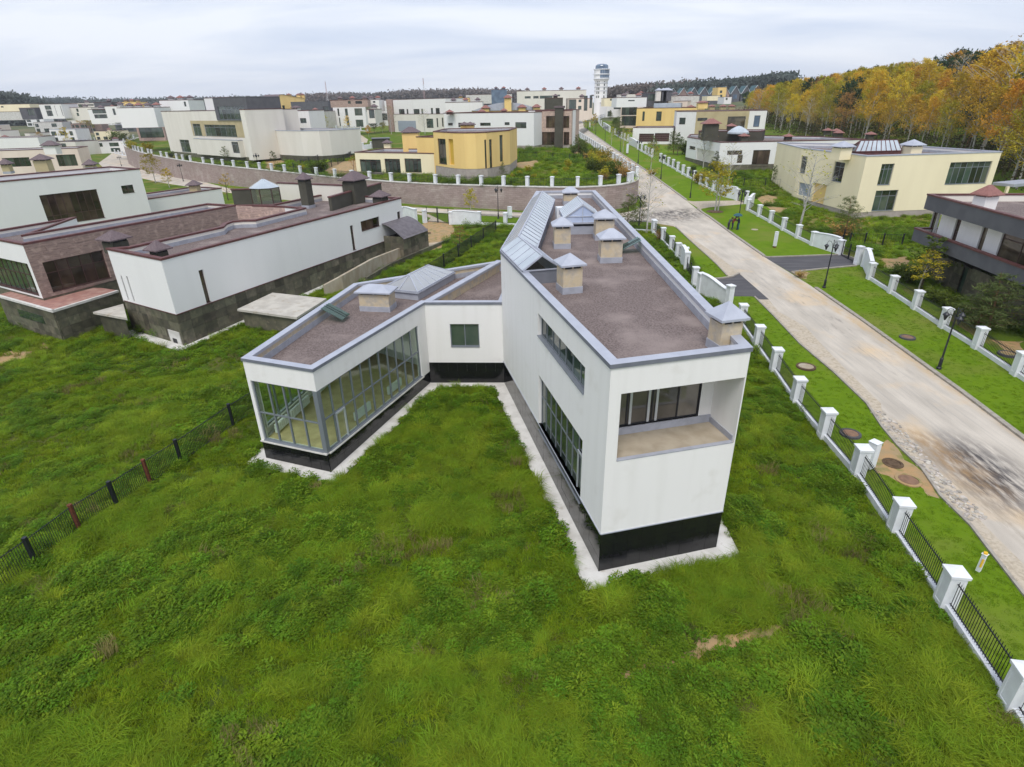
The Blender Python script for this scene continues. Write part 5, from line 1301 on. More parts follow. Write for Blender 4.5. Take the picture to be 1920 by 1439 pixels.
# white and tan house with double garage
cb_ = G(1299, 273); zt_ = zat(1303, 208.8, *cb_)
h = House('tan_house', 'two storey white and tan house with a deep balcony recess above a low double garage', [Z(1269.7, 208.8, zt_), cb_, Z(1439, 206.4, zt_), tuple(V2(Z(1439, 206.4, zt_)) + (2, 14)), tuple(V2(Z(1269.7, 208.8, zt_)) + (3, 14))], zb_of(cb_), zt_, WHITE, cope=OXIDE)
ea_, ec_ = h.edge(Z(1269.7, 208.8, zt_)), h.edge(cb_)
h.win(ea_, (1274, 221, 1284.5, 233.5), frame=FRAMEBR); 
ops_ = [h.win(ec_, (1308, 221.5, 1326, 227), nx=2, frame=FRAMEBR)]
w = h.walls[ec_]; on = w.rect(1365, 219, 1395, 246); h.ops[ec_].append(on); ops_.append(on); mb = MB(); mb.quad(*[w.P(u, -.29, z) for u, z in ((on[0], on[2]), (on[1], on[2]), (on[1], on[3]), (on[0], on[3]))]); mb.build('balcony_glass', GLASSB, h.root)
h.win(ec_, (1415, 217, 1423, 238), nx=1, frame=FRAMEBR, glass=GLASSBL)
h.finish(); panel(h, ec_, (1303.5, 209.5, 1396.5, 272), TAN, ops=ops_)
roofbits(h, [(1295, 205), (1334, 204), (1355, 204), (1371, 204)], s=1.7, hgt=.9, body=TAN, capm=CAPRED)
g = nb('tan_house', None, (1185, 270), (1259, 271), (1187.7, 239), 9, zone=G, wall=WHITE, root=h.root)
g.door(0, (1198.6, 251, 1225, 266.5), SHUTBR); g.door(0, (1228, 250, 1254, 266), SHUTBR); g.finish()
h = nb('yellow_slab_house', 'plain yellow house with slit windows and glazed roof light behind the garage', (1191, 250), (1302, 252), (1194, 203), 14, zone=G, wall=YELLOW)
for p in ((1205, 209.5, 1208, 227), (1231, 209.5, 1239.5, 227)): h.win(0, p, frame=FRAMEBR)
h.finish(); w = h.walls[0]; mb = MB(); a = w.hit(1222, 203)[0]; b = w.hit(1273, 203)[0]; w.lbox(mb, a, b, -5, -2.5, h.zt - .2, h.zt + 1.4); mb.build('roof_light', GLASSS, h.root)
chimney(h.root, Z(1213, 201, h.zt), h.zt - .3, 2, 2, 1.2, 0, body=YELLOW, capm=ZINC, over=.3); chimney(h.root, Z(1316, 202, h.zt), h.zt - .3, 3, 2, 1.5, 0, body=YELLOW, capm=CAPRED, over=.3)
h = nb('glass_front_house', 'pinkish house with a fully glazed dark two storey front right of the road bend', (1162, 240), (1284, 243), (1163.4, 191.6), 14, zone=G, wall=PINK)
h.win(0, (1166, 198, 1194, 216), nx=4, frame=FRAMEDK, glass=GLASSD); h.win(0, (1166, 218, 1194, 236), nx=4, frame=FRAMEDK, glass=GLASSD); h.finish()
roofbits(h, [(1225, 190)], s=3, hgt=.6, capm=CAPRED)

# left edge: cream houses one behind the other
zc_ = Z(261, 316, 9.0); 
A_ = Z(-60, 345.5, 9.0)
h = House('cream_house', 'long cream house with a large brown framed window behind the slate base house', [A_, zc_, tuple(V2(zc_) + unit(np.array((zc_[1] - A_[1], A_[0] - zc_[0]))) * -9), tuple(V2(A_) + unit(np.array((zc_[1] - A_[1], A_[0] - zc_[0]))) * -9)], -.3, 9.0, WHITE2, zp=-.5, cope=OXIDE, depth=1.1)
e = h.edge(A_); w = h.walls[e]
o = (w.hit(73, 367)[0], w.hit(181, 354.5)[0], w.hit(94, 424)[1], w.hit(73, 367)[1]); h.ops[e].append(o); window(h.root, w, o, nx=8, ny=(.3,), frame=FRAMEBR, glass=GLASSB, rec=.25, bw=.08)
h.win(e, (226.5, 349, 253, 361), nx=2, frame=FRAMEBR)
h.finish()
LBH = h
for x, y, s, hg in ((16, 322, 1.1, 1.3), (86, 322, 1.9, 2.0), (171, 314, 1.3, .6)): chimney(h.root, Z(x, y, 8.3), 8.0, s, s, hg, .2, body=TAN, capm=CAPBR, base=FLASH, caph=.8, over=.35)
p0, p1 = Z(276, 373, 4.2), Z(415, 352.5, 4.2)
hx = House('cream_house', None, facing(p0, p1, 7), -.3, 4.2, WHITE2, zp=-.5, root=h.root, cope=OXIDE); hx.finish()
chimney(h.root, Z(365, 352, 4.4), 3.8, 1.4, 1.4, .9, 0, body=TAN, capm=CAPBR, caph=.8, over=.4)
def leftrow(name, label, tr, tl, zt_, depth, wall, wins, zb=-1.2, **k):
    a, b = Z(*tl, zt_), Z(*tr, zt_); hh = House(name, label, facing(a, b, depth), zb, zt_, wall, zp=zb - .3, cope=OXIDE, **k)
    for p, n in wins: hh.win(0, p, nx=n, frame=FRAMEBR, glass=k.get('glass', GLASSD), sill=False)
    hh.finish(); return hh
h = leftrow('pink_house', 'pinkish house with a dark ribbon window and white chimney block, far left', (144, 277.5), (-50, 284), 8.2, 9, PINK, [((3, 297, 60, 312), 5), ((104, 291, 147, 311), 6)])
chimney(h.root, Z(99, 283, 8.4), 7.6, 3.0, 2.0, 1.9, 0, body=WHITE, capm=CAPBR, caph=1.0, over=.4)
h2 = leftrow('pale_house', 'pale house with a brown parapet and empty roof deck beyond the pink house', (70, 257), (-50, 260), 7.6, 14, WHITE2, [])
h = leftrow('ribbon_window_house', 'cream house with one very wide dark window, beyond the white chimney block at left', (138, 221), (-40, 228), 8.2, 12, CREAM, [((66, 229.5, 135, 246), 5), ((35, 238.5, 45, 242.5), 1), ((59.5, 237, 66, 247), 1)])
panel(h, 0, (-40, 236, 30, 262), YELLOW)
hs_ = House('ribbon_window_house', None, facing(Z(55, 250, 4.0), Z(153, 245.5, 4.0), 6), -1.2, 4.0, CREAM, zp=-1.5, root=h.root, cope=OXIDE); hs_.win(0, (137, 255, 149, 260), frame=FRAMEBR); hs_.finish()
# ------------------------------------------------------------------ middle and far estate
def far(name, label, l, r, by, ty, col, wins=(), depth=11, zone=None, roofm=None, group=None, fr=FRAMEBR, gl=GLASSD, plinth=None, dist=None, cat='house', bits=0):
    """house seen between picture columns l and r, foot at by, top at ty; dist sets the distance when the foot is hidden"""
    zone = zone or U
    if dist:
        A_, B_ = [tuple(V2(ray(x, by)[:2]) / ray(x, by)[1] * dist) for x in (l, r)]
        zb = zat(l, by, *A_); zt_ = zat(l, ty, *A_)
    else:
        A_, B_ = zone(l, by), zone(r, by); zb = min(zb_of(A_), zb_of(B_)); zt_ = zat(l, ty, *A_)
    h = House(name, label, facing(A_, B_, depth), zb, zt_, col, zp=zb - 1.0, cope=roofm or OXIDE, depth=.4, group=group, cat=cat)
    for p, nx, ny in wins: h.win(0, p, nx=nx, ny=ny, frame=fr, glass=gl, sill=False, bw=.1)
    h.finish()
    for k in range(bits):
        w = h.walls[0]; t = (k + .6) / bits; p = w.P(w.L * t, -depth * .4, 0)
        chimney(h.root, p, zt_ - .35, 1.6, 1.4, .8, 0, body=col, capm=CAPRED if k % 2 else CAPBR, caph=.7, over=.35)
    return h
h = far('white_villa', 'white two storey villa with large square windows and low annex, behind the blank house', 629, 688, 240, 195.6, WHITE, [((632, 204, 637, 218), 1, 1), ((646, 204, 653, 217.5), 1, 1), ((664, 203.7, 680, 217), 2, 1), ((635, 221, 639.5, 237), 1, 1), ((649, 220, 656, 238), 1, 1), ((666.5, 225, 682, 238.5), 2, 1)], bits=2)
far('low_annex', 'low cream annex with one dark door left of the white villa', 606, 627, 238, 214, CREAM, [((617, 226, 620, 236), 1, 1)], depth=8)
h = far('dark_slate_house', 'dark slate clad house with glazed corner behind the blank house', 552, 621, 236, 191.5, SLATE, [((580, 215, 604, 232), 3, 1), ((605, 200, 619, 213), 3, 1)], roofm=SLATE)
h = far('garage_villa', 'cream villa with a wide grey garage door and narrow window strips', 741, 834, 248, 214, CREAM, [((812, 224, 815, 241), 1, 1), ((799, 223, 813, 240.5), 2, 1), ((818, 222, 822, 239), 1, 1), ((828, 221, 832, 238), 1, 1)][1:], bits=0)
h.win if False else None
w = h.walls[0]
h.root.rotation_euler = (0, 0, 0)
a, b, c, d = w.rect(746, 227, 781, 247); mb = MB()
for j in range(5): w.lbox(mb, a, b, -.05, .06 + .02 * (j % 2), c + (d - c) * j / 5 + .03, c + (d - c) * (j + 1) / 5)
mb.build('garage_door', SHUT, h.root)
hu = House('garage_villa', None, facing(w.P(-.5, -.8, 0)[:2], w.P(w.L + .4, -.8, 0)[:2], 10), h.zt - .4, zat(735, 187, *w.P(-.5, -.8, 0)[:2]), WHITE, zp=h.zt - .41, root=h.root, cope=OXIDE)
for p, n in (((747.5, 205, 759, 215), 3), ((762, 205, 766, 215), 1), ((775, 205, 787, 214), 3), ((789.5, 204.5, 793.5, 214), 1), ((807.5, 203, 812.5, 218), 1), ((816.5, 203, 825, 217.5), 1)): hu.win(0, p, nx=n, frame=FRAMEBR, sill=False)
hu.finish()
wq = hu.walls[0]; a = wq.hit(728, 215)[0]; b = wq.hit(738, 215)[0]; mb = MB(); wq.lbox(mb, a, b, -3, .5, h.zb, hu.zt + .1); mb.build('brick_pier', BRICK, h.root)
far('olive_side_house', 'white house with olive side wall and dark terrace glass, left of the garage villa', 704, 728, 236, 189, WHITE, [((714, 213, 728, 226), 2, 1)])
# big yellow house with a gable roof line
A_, B_ = U(520, 236), U(578, 232); h = House('gabled_yellow_house', 'big yellow house with sloping roof line and twin chimney block on the skyline', facing(A_, B_, 14), zb_of(A_), zat(512, 187, *A_), YELLOW, zp=zb_of(A_) - 1, cope=OXIDE, flat=False)
for p, n in (((516, 199, 523, 204), 2), ((524, 198, 528, 203), 1), ((529, 198, 535, 206), 1)): h.win(0, p, nx=n, frame=FRAMEBR, sill=False)
h.finish(); w = h.walls[0]; zp_ = zat(527.5, 177, *w.P(w.hit(527, 180)[0], 0, 0)[:2]); uu = w.hit(527.5, 180)[0]
mb = MB(); P1 = [w.P(-.3, .3, h.zt - .12), w.P(uu, .3, zp_), w.P(w.L + .3, .3, h.zt - .12 + .6)]; P2 = [w.P(-.3, -14.3, h.zt - .12), w.P(uu, -14.3, zp_), w.P(w.L + .3, -14.3, h.zt + .5)]
mb.quad(P1[0], P1[1], P2[1], P2[0]); mb.quad(P1[1], P1[2], P2[2], P2[1]); mb.build('roof', CAPBR, h.root)
mb = MB(); g0 = [w.P(0, 0, h.zt - .12), w.P(w.L, 0, h.zt - .12), w.P(w.L, 0, h.zt + .45), w.P(uu, 0, zp_ - .1)]; mb.poly(g0); mb.build('gable_wall', YELLOW, h.root)
for x, s in ((549, 2.2), (567, 2.0), (574.5, 2.0)): u = w.hit(x, 185)[0]; chimney(h.root, w.P(u, -3, 0), h.zt, s, s, zat(x, 178.5, *w.P(u, -3, 0)[:2]) - h.zt, 0, body=YELLOW, capm=CAPRED, caph=.7, over=.3)
# low house with a barrel roof in front of the slate topped terrace
h = far('barrel_roof_house', 'low yellow and white house with a shallow grey barrel roof', 885, 1015, 214, 208, YELLOW, depth=12, dist=205)
w = h.walls[0]; mb = MB(); n_ = 14
P_ = [[w.P(w.L * (k / n_), o, h.zt - .1 + 2.3 * math.sin(math.pi * k / n_)) for k in range(n_ + 1)] for o in (.2, -12)]
for k in range(n_): mb.quad(P_[0][k], P_[0][k + 1], P_[1][k + 1], P_[1][k])
mb.poly(P_[0]); mb.build('barrel_roof', ZINC, h.root)
for t in (.2, .52, .72, .93): chimney(h.root, w.P(w.L * t, 1.2, 0), h.zt - .5, 2.2, 1.5, 1.0 if t != .52 else 3.8, 0, body=YELLOW, capm=CAPRED, caph=.8, over=.4)
MIDF = [
    ('terrace_house', 'long pale terrace with a dark glass stripe and roof vents left of the tower', 970, 1098, 208, 171, CREAM, [((984, 181, 995, 185), 3, 1), ((1000, 180.5, 1010, 185), 2, 1), ((1012, 180, 1036, 185), 5, 1), ((1045, 178, 1050, 181), 1, 1)], 285, 4),
    ('stone_terrace', 'dark stone clad block in front of the long pale terrace', 1024, 1055, 212, 184, OLIVED, [((1056, 191, 1061, 196), 1, 1)][:0], 245, 1),
    ('glass_terrace', 'pinkish end house with tall blue glass strips below the tower', 1066, 1110, 220, 185, PINK, [((1067, 187, 1080, 209), 3, 1), ((1085, 187, 1090, 192), 1, 1), ((1084, 199, 1090, 206), 1, 1), ((1095.5, 180, 1101, 208), 1, 1), ((1106, 179, 1110, 203), 1, 1)], 238, 1),
    ('white_box_house', 'white house with purple roof edge beside the gabled yellow skyline house', 836, 905, 212, 192, WHITE, [], 230, 3),
    ('yellow_gable_cottage', 'yellow cottage with small gable left of the dark glass block', 839, 880, 205, 184, YELLOW, [((846, 191, 852, 200), 1, 1), ((853, 188, 861, 191), 1, 1)], 290, 1),
    ('dark_glass_block', 'dark blue glass block on the skyline left of the long terrace', 922, 951, 200, 168, GLASSBL, [], 330, 2),
    ('grey_shed', 'long grey shed behind the dark glass block', 874, 960, 192, 178, CONC, [], 380, 0),
    ('pale_street_house', 'pale house with a brown door at the end of the upper earth road', 690, 704, 225, 205, CREAM, [((691, 205, 703, 222), 2, 1)], 190, 1),
    ('small_white_house', 'small white house with lilac roof behind the white villa', 686, 712, 205, 187, WHITE, [((699, 190, 704, 193), 1, 1)], 260, 2),
    ('brown_roof_row', 'brown roofed row with small dark windows above the white villa', 620, 690, 197, 188, BRICK, [((652, 190, 658, 195), 1, 1), ((666, 190, 679, 195), 2, 1)], 255, 3),
    ('white_roof_terrace', 'pale flat house with a white roof terrace left of the glazed box', 302, 356, 205, 188, WHITE2, [((344, 191, 350, 200), 1, 1)], 215, 3),
    ('yellow_long_house', 'long yellow house with orange chimneys on the far left skyline', 224, 258, 205, 191.5, YELLOW, [((218, 194, 223, 198), 1, 1)][:0], 330, 3),
    ('dark_blue_house', 'dark blue grey house block on the far left skyline', 179, 212, 206, 192, SLATE, [], 330, 1),
    ('pale_corner_house', 'pale corner house with glass stripes beyond the left road', 171, 214, 228, 205, WHITE2, [((172, 206, 203, 213), 6, 1), ((176, 215, 204, 222), 5, 1)], 250, 2),
    ('white_angled_house', 'white house with a beige window niche left of the brick pavilion', 203, 232, 225, 199, WHITE, [((210, 204, 218, 216), 1, 1)], 240, 1),
    ('long_white_terrace', 'long white house with plain wall left of the brick pavilion', 228, 296, 234, 202, WHITE2, [((294, 203, 298, 207), 1, 1)][:0], 205, 4),
    ('white_striped_house', 'white house block with two tall dark windows and slits, far left', 80, 121, 219, 195.5, WHITE, [((83, 198.5, 97, 206), 3, 1), ((86, 207.5, 100.5, 218), 3, 1), ((102, 198.5, 107.5, 218), 1, 2), ((113, 198.5, 118, 218), 1, 2)], 285, 0),
    ('dark_villa', 'dark green black villa left of the white striped house', 41, 70, 220, 202.5, SLATE, [((50, 205, 66, 217), 3, 1)], 290, 0),
    ('cream_flat_house', 'cream flat roofed house right of the white striped house', 123, 176, 222, 202, CREAM, [((142, 204, 148, 210), 1, 1), ((143, 212, 149, 218), 1, 1)], 290, 1),
    ('purple_strip_house', 'pale house with two long purple windows on the far left skyline', 123, 178, 202, 194, CREAM, [((134, 196, 144, 201), 2, 1), ((146, 196, 158, 201), 2, 1), ((163, 196, 176, 198.5), 2, 1)], 360, 1),
    ('yellow_barn', 'large yellow barn shaped house at the far left edge', -6, 60, 212, 196, PALEYEL, [((1, 199.5, 7, 202), 1, 1)], 330, 0),
    ('low_grey_terrace', 'low grey terrace wall house under the yellow barn', -8, 44, 222, 210, CONC, [], 300, 0),
    ('gate_tower_house', 'yellow block right of the tower with one dark window', 1133, 1160, 196, 184, PALEYEL, [((1144, 185.5, 1148, 189), 1, 1)], 330, 0),
    ('purple_roof_house', 'white house with purple roof strip behind the glass front house', 1156, 1212, 196, 183, WHITE2, [((1178, 188, 1190, 190), 2, 1)], 225, 2),
    ('dark_twin_chimney_house', 'dark glazed house with two pale chimney towers right of the bend', 1213, 1250, 195, 174, SLATE, [((1215, 177, 1230, 189), 3, 1)], 240, 0),
    ('grey_wall_house', 'plain grey green house block behind the yellow slab house', 1252, 1309, 205, 180, CONC, [], 240, 2),
    ('pale_hill_house', 'pale stepped house row on the rise right of the tower', 1162, 1215, 186, 177, CREAM, [], 360, 2),
    ('yellow_apartment', 'tall narrow yellow apartment block before the gabled row', 1344, 1360, 186, 164, YELLOW, [((1350, 170, 1354, 175), 1, 1), ((1350, 178, 1354, 183), 1, 1)], 420, 0),
    ('blue_roof_house', 'low house with a blue roof below the gabled row', 1326, 1350, 186, 180, PALEYEL, [], 400, 0),
    ('white_forest_cottage', 'white cottage at the edge of the autumn wood', 1357, 1371, 192, 182, WHITE, [((1361, 184, 1364, 188), 1, 1)], 370, 0)]
BLUEROOF = mat('blue_roof', (.12, .2, .34), .5)
for nm, lb, l, r, by, ty, c, wi, ds, bt in MIDF:
    far(nm, lb, l, r, by, ty, c, wi, dist=ds, bits=bt, roofm=BLUEROOF if nm == 'blue_roof_house' else None, fr=FRAMEDK)
tw = None
for o in [o for o in COL.objects if o.name.startswith('dark_twin_chimney')][:1]:
    for x in (1234.5, 1243, 1250):
        p = V2(ray(x, 180)[:2]) / ray(x, 180)[1] * 237; chimney(o, p, zat(x, 190, *p), 2.0 if x < 1250 else 3, 2.0, zat(x, 171, *p) - zat(x, 190, *p), 0, body=CREAM if x < 1240 else SLATE, capm=ZINC, caph=.8, over=.3)
MARKS = [(-80, 'at the far left edge'), (70, 'under the dark pine rise'), (190, 'left of the brick pavilion'), (300, 'above the brick pavilion'), (420, 'behind the glazed rooftop box'), (520, 'beside the gabled yellow house'), (614, 'below the left radio mast'), (700, 'between the two radio masts'), (796, 'below the right radio mast'), (880, 'by the dark glass block'), (970, 'behind the long pale terrace'), (1180, 'right of the lookout tower'), (1270, 'before the gabled townhouses')]
ROWS = ['in the nearest far row', 'in the second far row', 'in the third far row', 'in the fourth far row', 'in the last row']
seen_labels = {}
def far_label(kind, x, row, nwin):
    m_ = min(MARKS, key=lambda q: abs(q[0] - x))[1]
    l = 'small %s flat house %s %s' % (kind, ROWS[row], m_)
    k = seen_labels.get(l, 0); seen_labels[l] = k + 1
    return l if not k else l + (', further right', ', rightmost')[min(k - 1, 1)]
# small flat houses that fill the estate towards the skyline
cols = [WHITE2, CREAM, WHITE, PALEYEL, PINK, CONC, BRICK, SLATE, CREAM, WHITE2]
rr_ = random.Random(11)
k_ = 0
for row, (ds, n) in enumerate(((310, 12), (380, 14), (470, 16), (590, 18), (760, 18))):
    for i in range(n):
        x = -80 + (1290 + 80) * (i + rr_.uniform(.1, .9)) / n
        p = V2(ray(x, 190)[:2]) / ray(x, 190)[1] * (ds + rr_.uniform(-25, 25))
        if 1050 < x < 1165: continue
        wd, hh = rr_.uniform(12, 24), rr_.uniform(5.2, 8.2)
        zb = gz(*p); d0 = np.array((wd / 2, rr_.uniform(-3, 3)))
        z_cap = 16.6 + ds * .0035
        hh = min(hh, z_cap - zb)
        kind = ('white', 'cream', 'white', 'yellow', 'pink', 'grey', 'brown', 'dark', 'cream', 'white')[k_ % 10]
        h = House('estate_house', 'small distant %s flat roofed house' % kind, facing(p - d0, p + d0, 11), zb, zb + hh, cols[k_ % 10], zp=zb - 1, cope=OXIDE if k_ % 3 else ZINC, depth=.4, group='distant %s houses of the estate' % kind)
        w = h.walls[0]; u = .8
        while u < w.L - 3:
            l = rr_.uniform(1.2, 4.5)
            for z0, z1 in ((.6, hh * .42), (hh * .55, hh * .85)):
                if rr_.random() < .7: o = (u, min(w.L - .4, u + l), zb + z0, zb + z1); h.ops[0].append(o); window(h.root, w, o, nx=2 if l > 2 else 1, frame=FRAMEDK, glass=GLASSD, sill=False, bw=.12)
            u += l + rr_.uniform(.8, 3)
        h.root['label'] = far_label(kind, x, row, len(h.ops[0]))
        h.finish()
        if rr_.random() < .7: chimney(h.root, w.P(w.L * .5, -4, 0), h.zt - .4, 2, 1.6, 1.0, 0, body=cols[k_ % 10], capm=CAPRED, caph=.7, over=.3)
        k_ += 1
# lookout tower
p = V2(ray(1126, 185)[:2]) / ray(1126, 185)[1] * 420; zb = gz(*p); m_ = lambda y: zat(1126, y, *p)
root = empty('lookout_tower', (*p, zb), 'tall pale round tower with a blue glazed head and dome on the skyline', 'tower')
zt0 = m_(149)
mb = MB(); mb.lathe((*p, 0), [(4.15, zb - 3), (4.15, zt0 - 1.4)], 20); mb.build('shaft', WHITE2, root, smooth=False)
mb = MB(); mb.lathe((*p, 0), [(4.1, zt0 - 1.5), (4.8, zt0 - .4), (4.85, m_(130)), (4.0, m_(130) + .02)], 20); hd = mb.build('head', WHITE2, root)
for y0, y1 in ((146.5, 141), (138.5, 132)):
    for k in range(10):
        a0, a1 = -1.9 + k * .27, -1.9 + (k + .92) * .27
        mb = MB(); mb.quad(*[(p[0] + 4.95 * math.cos(a), p[1] + 4.95 * math.sin(a), z) for a, z in ((a0, m_(y0)), (a1, m_(y0)), (a1, m_(y1)), (a0, m_(y1)))]); mb.build('pane', GLASSBL, hd)
mb = MB()
for y in (148, 139.8, 130.5): mb.lathe((*p, 0), [(5.0, m_(y) - .25), (5.25, m_(y) - .25), (5.25, m_(y) + .2), (5.0, m_(y) + .2)], 20)
mb.build('ledge', WPAINT, hd)
mb = MB(); r0 = 4.1; z0 = m_(130)
mb.lathe((*p, 0), [(r0, z0), (r0, m_(124.5)), (r0 * .92, m_(122.6)), (r0 * .7, m_(121)), (r0 * .35, m_(120.1)), (.05, m_(119.9))], 16); mb.build('dome', GLASSBL, root)
for j, y in enumerate((153, 160, 167, 174.5, 182)):
    for a in (-2.35, -2.05, -1.2):
        mb = MB(); z = m_(y); mb.quad(*[(p[0] + 4.2 * math.cos(a + q), p[1] + 4.2 * math.sin(a + q), zz) for q, zz in ((-.09, z - .6), (.09, z - .6), (.09, z + .7), (-.09, z + .7))]); mb.build('window', GLASSD, root)
for y in (156.5, 164, 171): 
    mb = MB(); mb.lathe((*p, 0), [(4.1, m_(y) - .12), (4.3, m_(y) - .12), (4.3, m_(y) + .12), (4.1, m_(y) + .12)], 20); mb.build('ledge', FLASH, root)
# lattice masts
def mast(x, yt, dist, label):
    p = V2(ray(x, 185)[:2]) / ray(x, 185)[1] * dist; z0 = gz(*p); z1 = zat(x, yt, *p); root = empty('radio_mast', (*p, z0), label, 'mast', None)
    mb = MB(); L_ = z1 - z0
    for sx, sy in ((-1, -1), (1, -1), (0, 1.2)): mb.tube([(p[0] + sx * 1.6, p[1] + sy * 1.6, z0), (p[0] + sx * .25, p[1] + sy * .25, z1)], .16, 4)
    for k in range(14):
        t = k / 14; r = 1.6 - 1.35 * t; q = 1.6 - 1.35 * (t + 1 / 14); z = z0 + L_ * t; zz = z0 + L_ * (t + 1 / 14); s = 1 if k % 2 else -1
        mb.tube([(p[0] - s * r, p[1] - r, z), (p[0] + s * q, p[1] - q, zz)], .1, 3)
    mb.build('lattice', mat('mast_paint_' + str(int(x)), (.45, .28, .27), .6, (.6, .6, .62), ns=.09, lo=.48, hi=.52), root)
mast(614, 152, 900, 'slim lattice radio mast above the white villa on the skyline')
mast(796, 147, 900, 'slim lattice radio mast above the garage villa on the skyline')
# row of gabled houses with teal roofs under the wood
TEAL = mat('teal_roof', (.045, .12, .135), .6, (.035, .09, .10), ns=.5)
for k in range(9):
    x = 1252 + k * 19.5; ds = 520; q0 = V2(ray(x, 186)[:2]) / ray(x, 186)[1] * ds; q1 = V2(ray(x + 17, 186)[:2]) / ray(x + 17, 186)[1] * ds
    zb = zat(x, 187, *q0); ze = zat(x, 179 - k * .35, *q0); zp_ = zat(x, 166.5 - k * .7, *q0)
    root = empty('gabled_townhouse', (*q0, zb), '%s from the left of the steep teal roofed townhouses by the wood' % ('first', 'second', 'third', 'fourth', 'fifth', 'sixth', 'seventh', 'eighth', 'ninth')[k], 'house', 'gabled townhouses in a row')
    w = Wall(q0, q1); mb = MB(); mb.prism(facing(q0, q1, 12), zb - 6, ze); mb.add([w.P(0, 0, ze), w.P(w.L, 0, ze), w.P(w.L / 2, 0, zp_)], [(0, 1, 2)]); mb.build('wall', BRICK if k % 4 == 1 else SLATE, root)
    mb = MB(); mb.quad(w.P(-.3, .4, ze), w.P(w.L / 2, .4, zp_ + .2), w.P(w.L / 2, -12, zp_ + .2), w.P(-.3, -12, ze)); mb.quad(w.P(w.L / 2, .4, zp_ + .2), w.P(w.L + .3, .4, ze), w.P(w.L + .3, -12, ze), w.P(w.L / 2, -12, zp_ + .2))
    mb.build('roof', TEAL, root)
    mb = MB(); mb.tube([w.P(-.2, .5, ze), w.P(w.L / 2, .5, zp_ + .25), w.P(w.L + .2, .5, ze)], .22, 4); mb.build('bargeboard', WPAINT, root)
    mb = MB(); w.lbox(mb, w.L * .3, w.L * .7, -.1, .1, zb + .5, ze - .3); mb.build('window', GLASSBL, root)
# ------------------------------------------------------------------ white pillared fences
def post_mesh(w, h, name):
    mb = MB(); b = MB()
    for s in range(4):
        a = s * math.pi / 2; ca, sa = math.cos(a), math.sin(a); R = lambda x, y, z: (x * ca - y * sa, x * sa + y * ca, z)
        k, d = w / 2, .015; i = w * .32
        o = [R(-k, -k, -.3), R(k, -k, -.3), R(k, -k, h), R(-k, -k, h)]; n_ = [R(-i, -k, .3), R(i, -k, .3), R(i, -k, h - .15), R(-i, -k, h - .15)]; p = [R(-i + .012, -k + d, .312), R(i - .012, -k + d, .312), R(i - .012, -k + d, h - .162), R(-i + .012, -k + d, h - .162)]
        mb.add(o + n_ + p, [(0, 1, 5, 4), (1, 2, 6, 5), (2, 3, 7, 6), (3, 0, 4, 7), (4, 5, 9, 8), (5, 6, 10, 9), (6, 7, 11, 10), (7, 4, 8, 11), (8, 9, 10, 11)])
    me = mb.mesh('post', WPAINT)
    c = w / 2 + .06
    b.box((0, 0, h + .035), (w + .1, w + .1, .07)); b.add([(-c, -c, h + .071), (c, -c, h + .071), (c, c, h + .071), (-c, c, h + .071), (-c, -c, h + .12), (c, -c, h + .12), (c, c, h + .12), (-c, c, h + .12), (0, 0, h + .19)],
        [(0, 1, 5, 4), (1, 2, 6, 5), (2, 3, 7, 6), (3, 0, 4, 7), (4, 5, 8), (5, 6, 8), (6, 7, 8), (7, 4, 8), (3, 2, 1, 0)])
    return me, b.mesh('cap', WPAINT)
def rail_mesh(n, h, z0, spike=True, bw=.012):
    """railing of unit length along x"""
    mb = MB()
    for z in (z0 + .08, h - .12): mb.box((.5, 0, z), (1, .035, .035))
    for k in range(n):
        x = (k + .5) / n; mb.box((x, 0, (z0 + h) / 2), (bw / 4, .016, h - z0))
        if spike: mb.add([(x - .003, -.01, h), (x + .003, -.01, h), (x + .003, .01, h), (x - .003, .01, h), (x, 0, h + .06)], [(0, 1, 4), (1, 2, 4), (2, 3, 4), (3, 0, 4)])
    return mb.mesh('railing', BMETAL)
POSTS = {}; RAILS = {}
def mo(name, me, parent, loc, rz=0., sc=(1, 1, 1), ry=0.):
    o = bpy.data.objects.new(name, me); COL.objects.link(o); o.parent = parent
    po = parent['_o'] if '_o' in parent else (0, 0, 0)
    o.location = tuple(a - b for a, b in zip(loc, po)); o.rotation_euler = (0, ry, rz); o.scale = sc
    return o
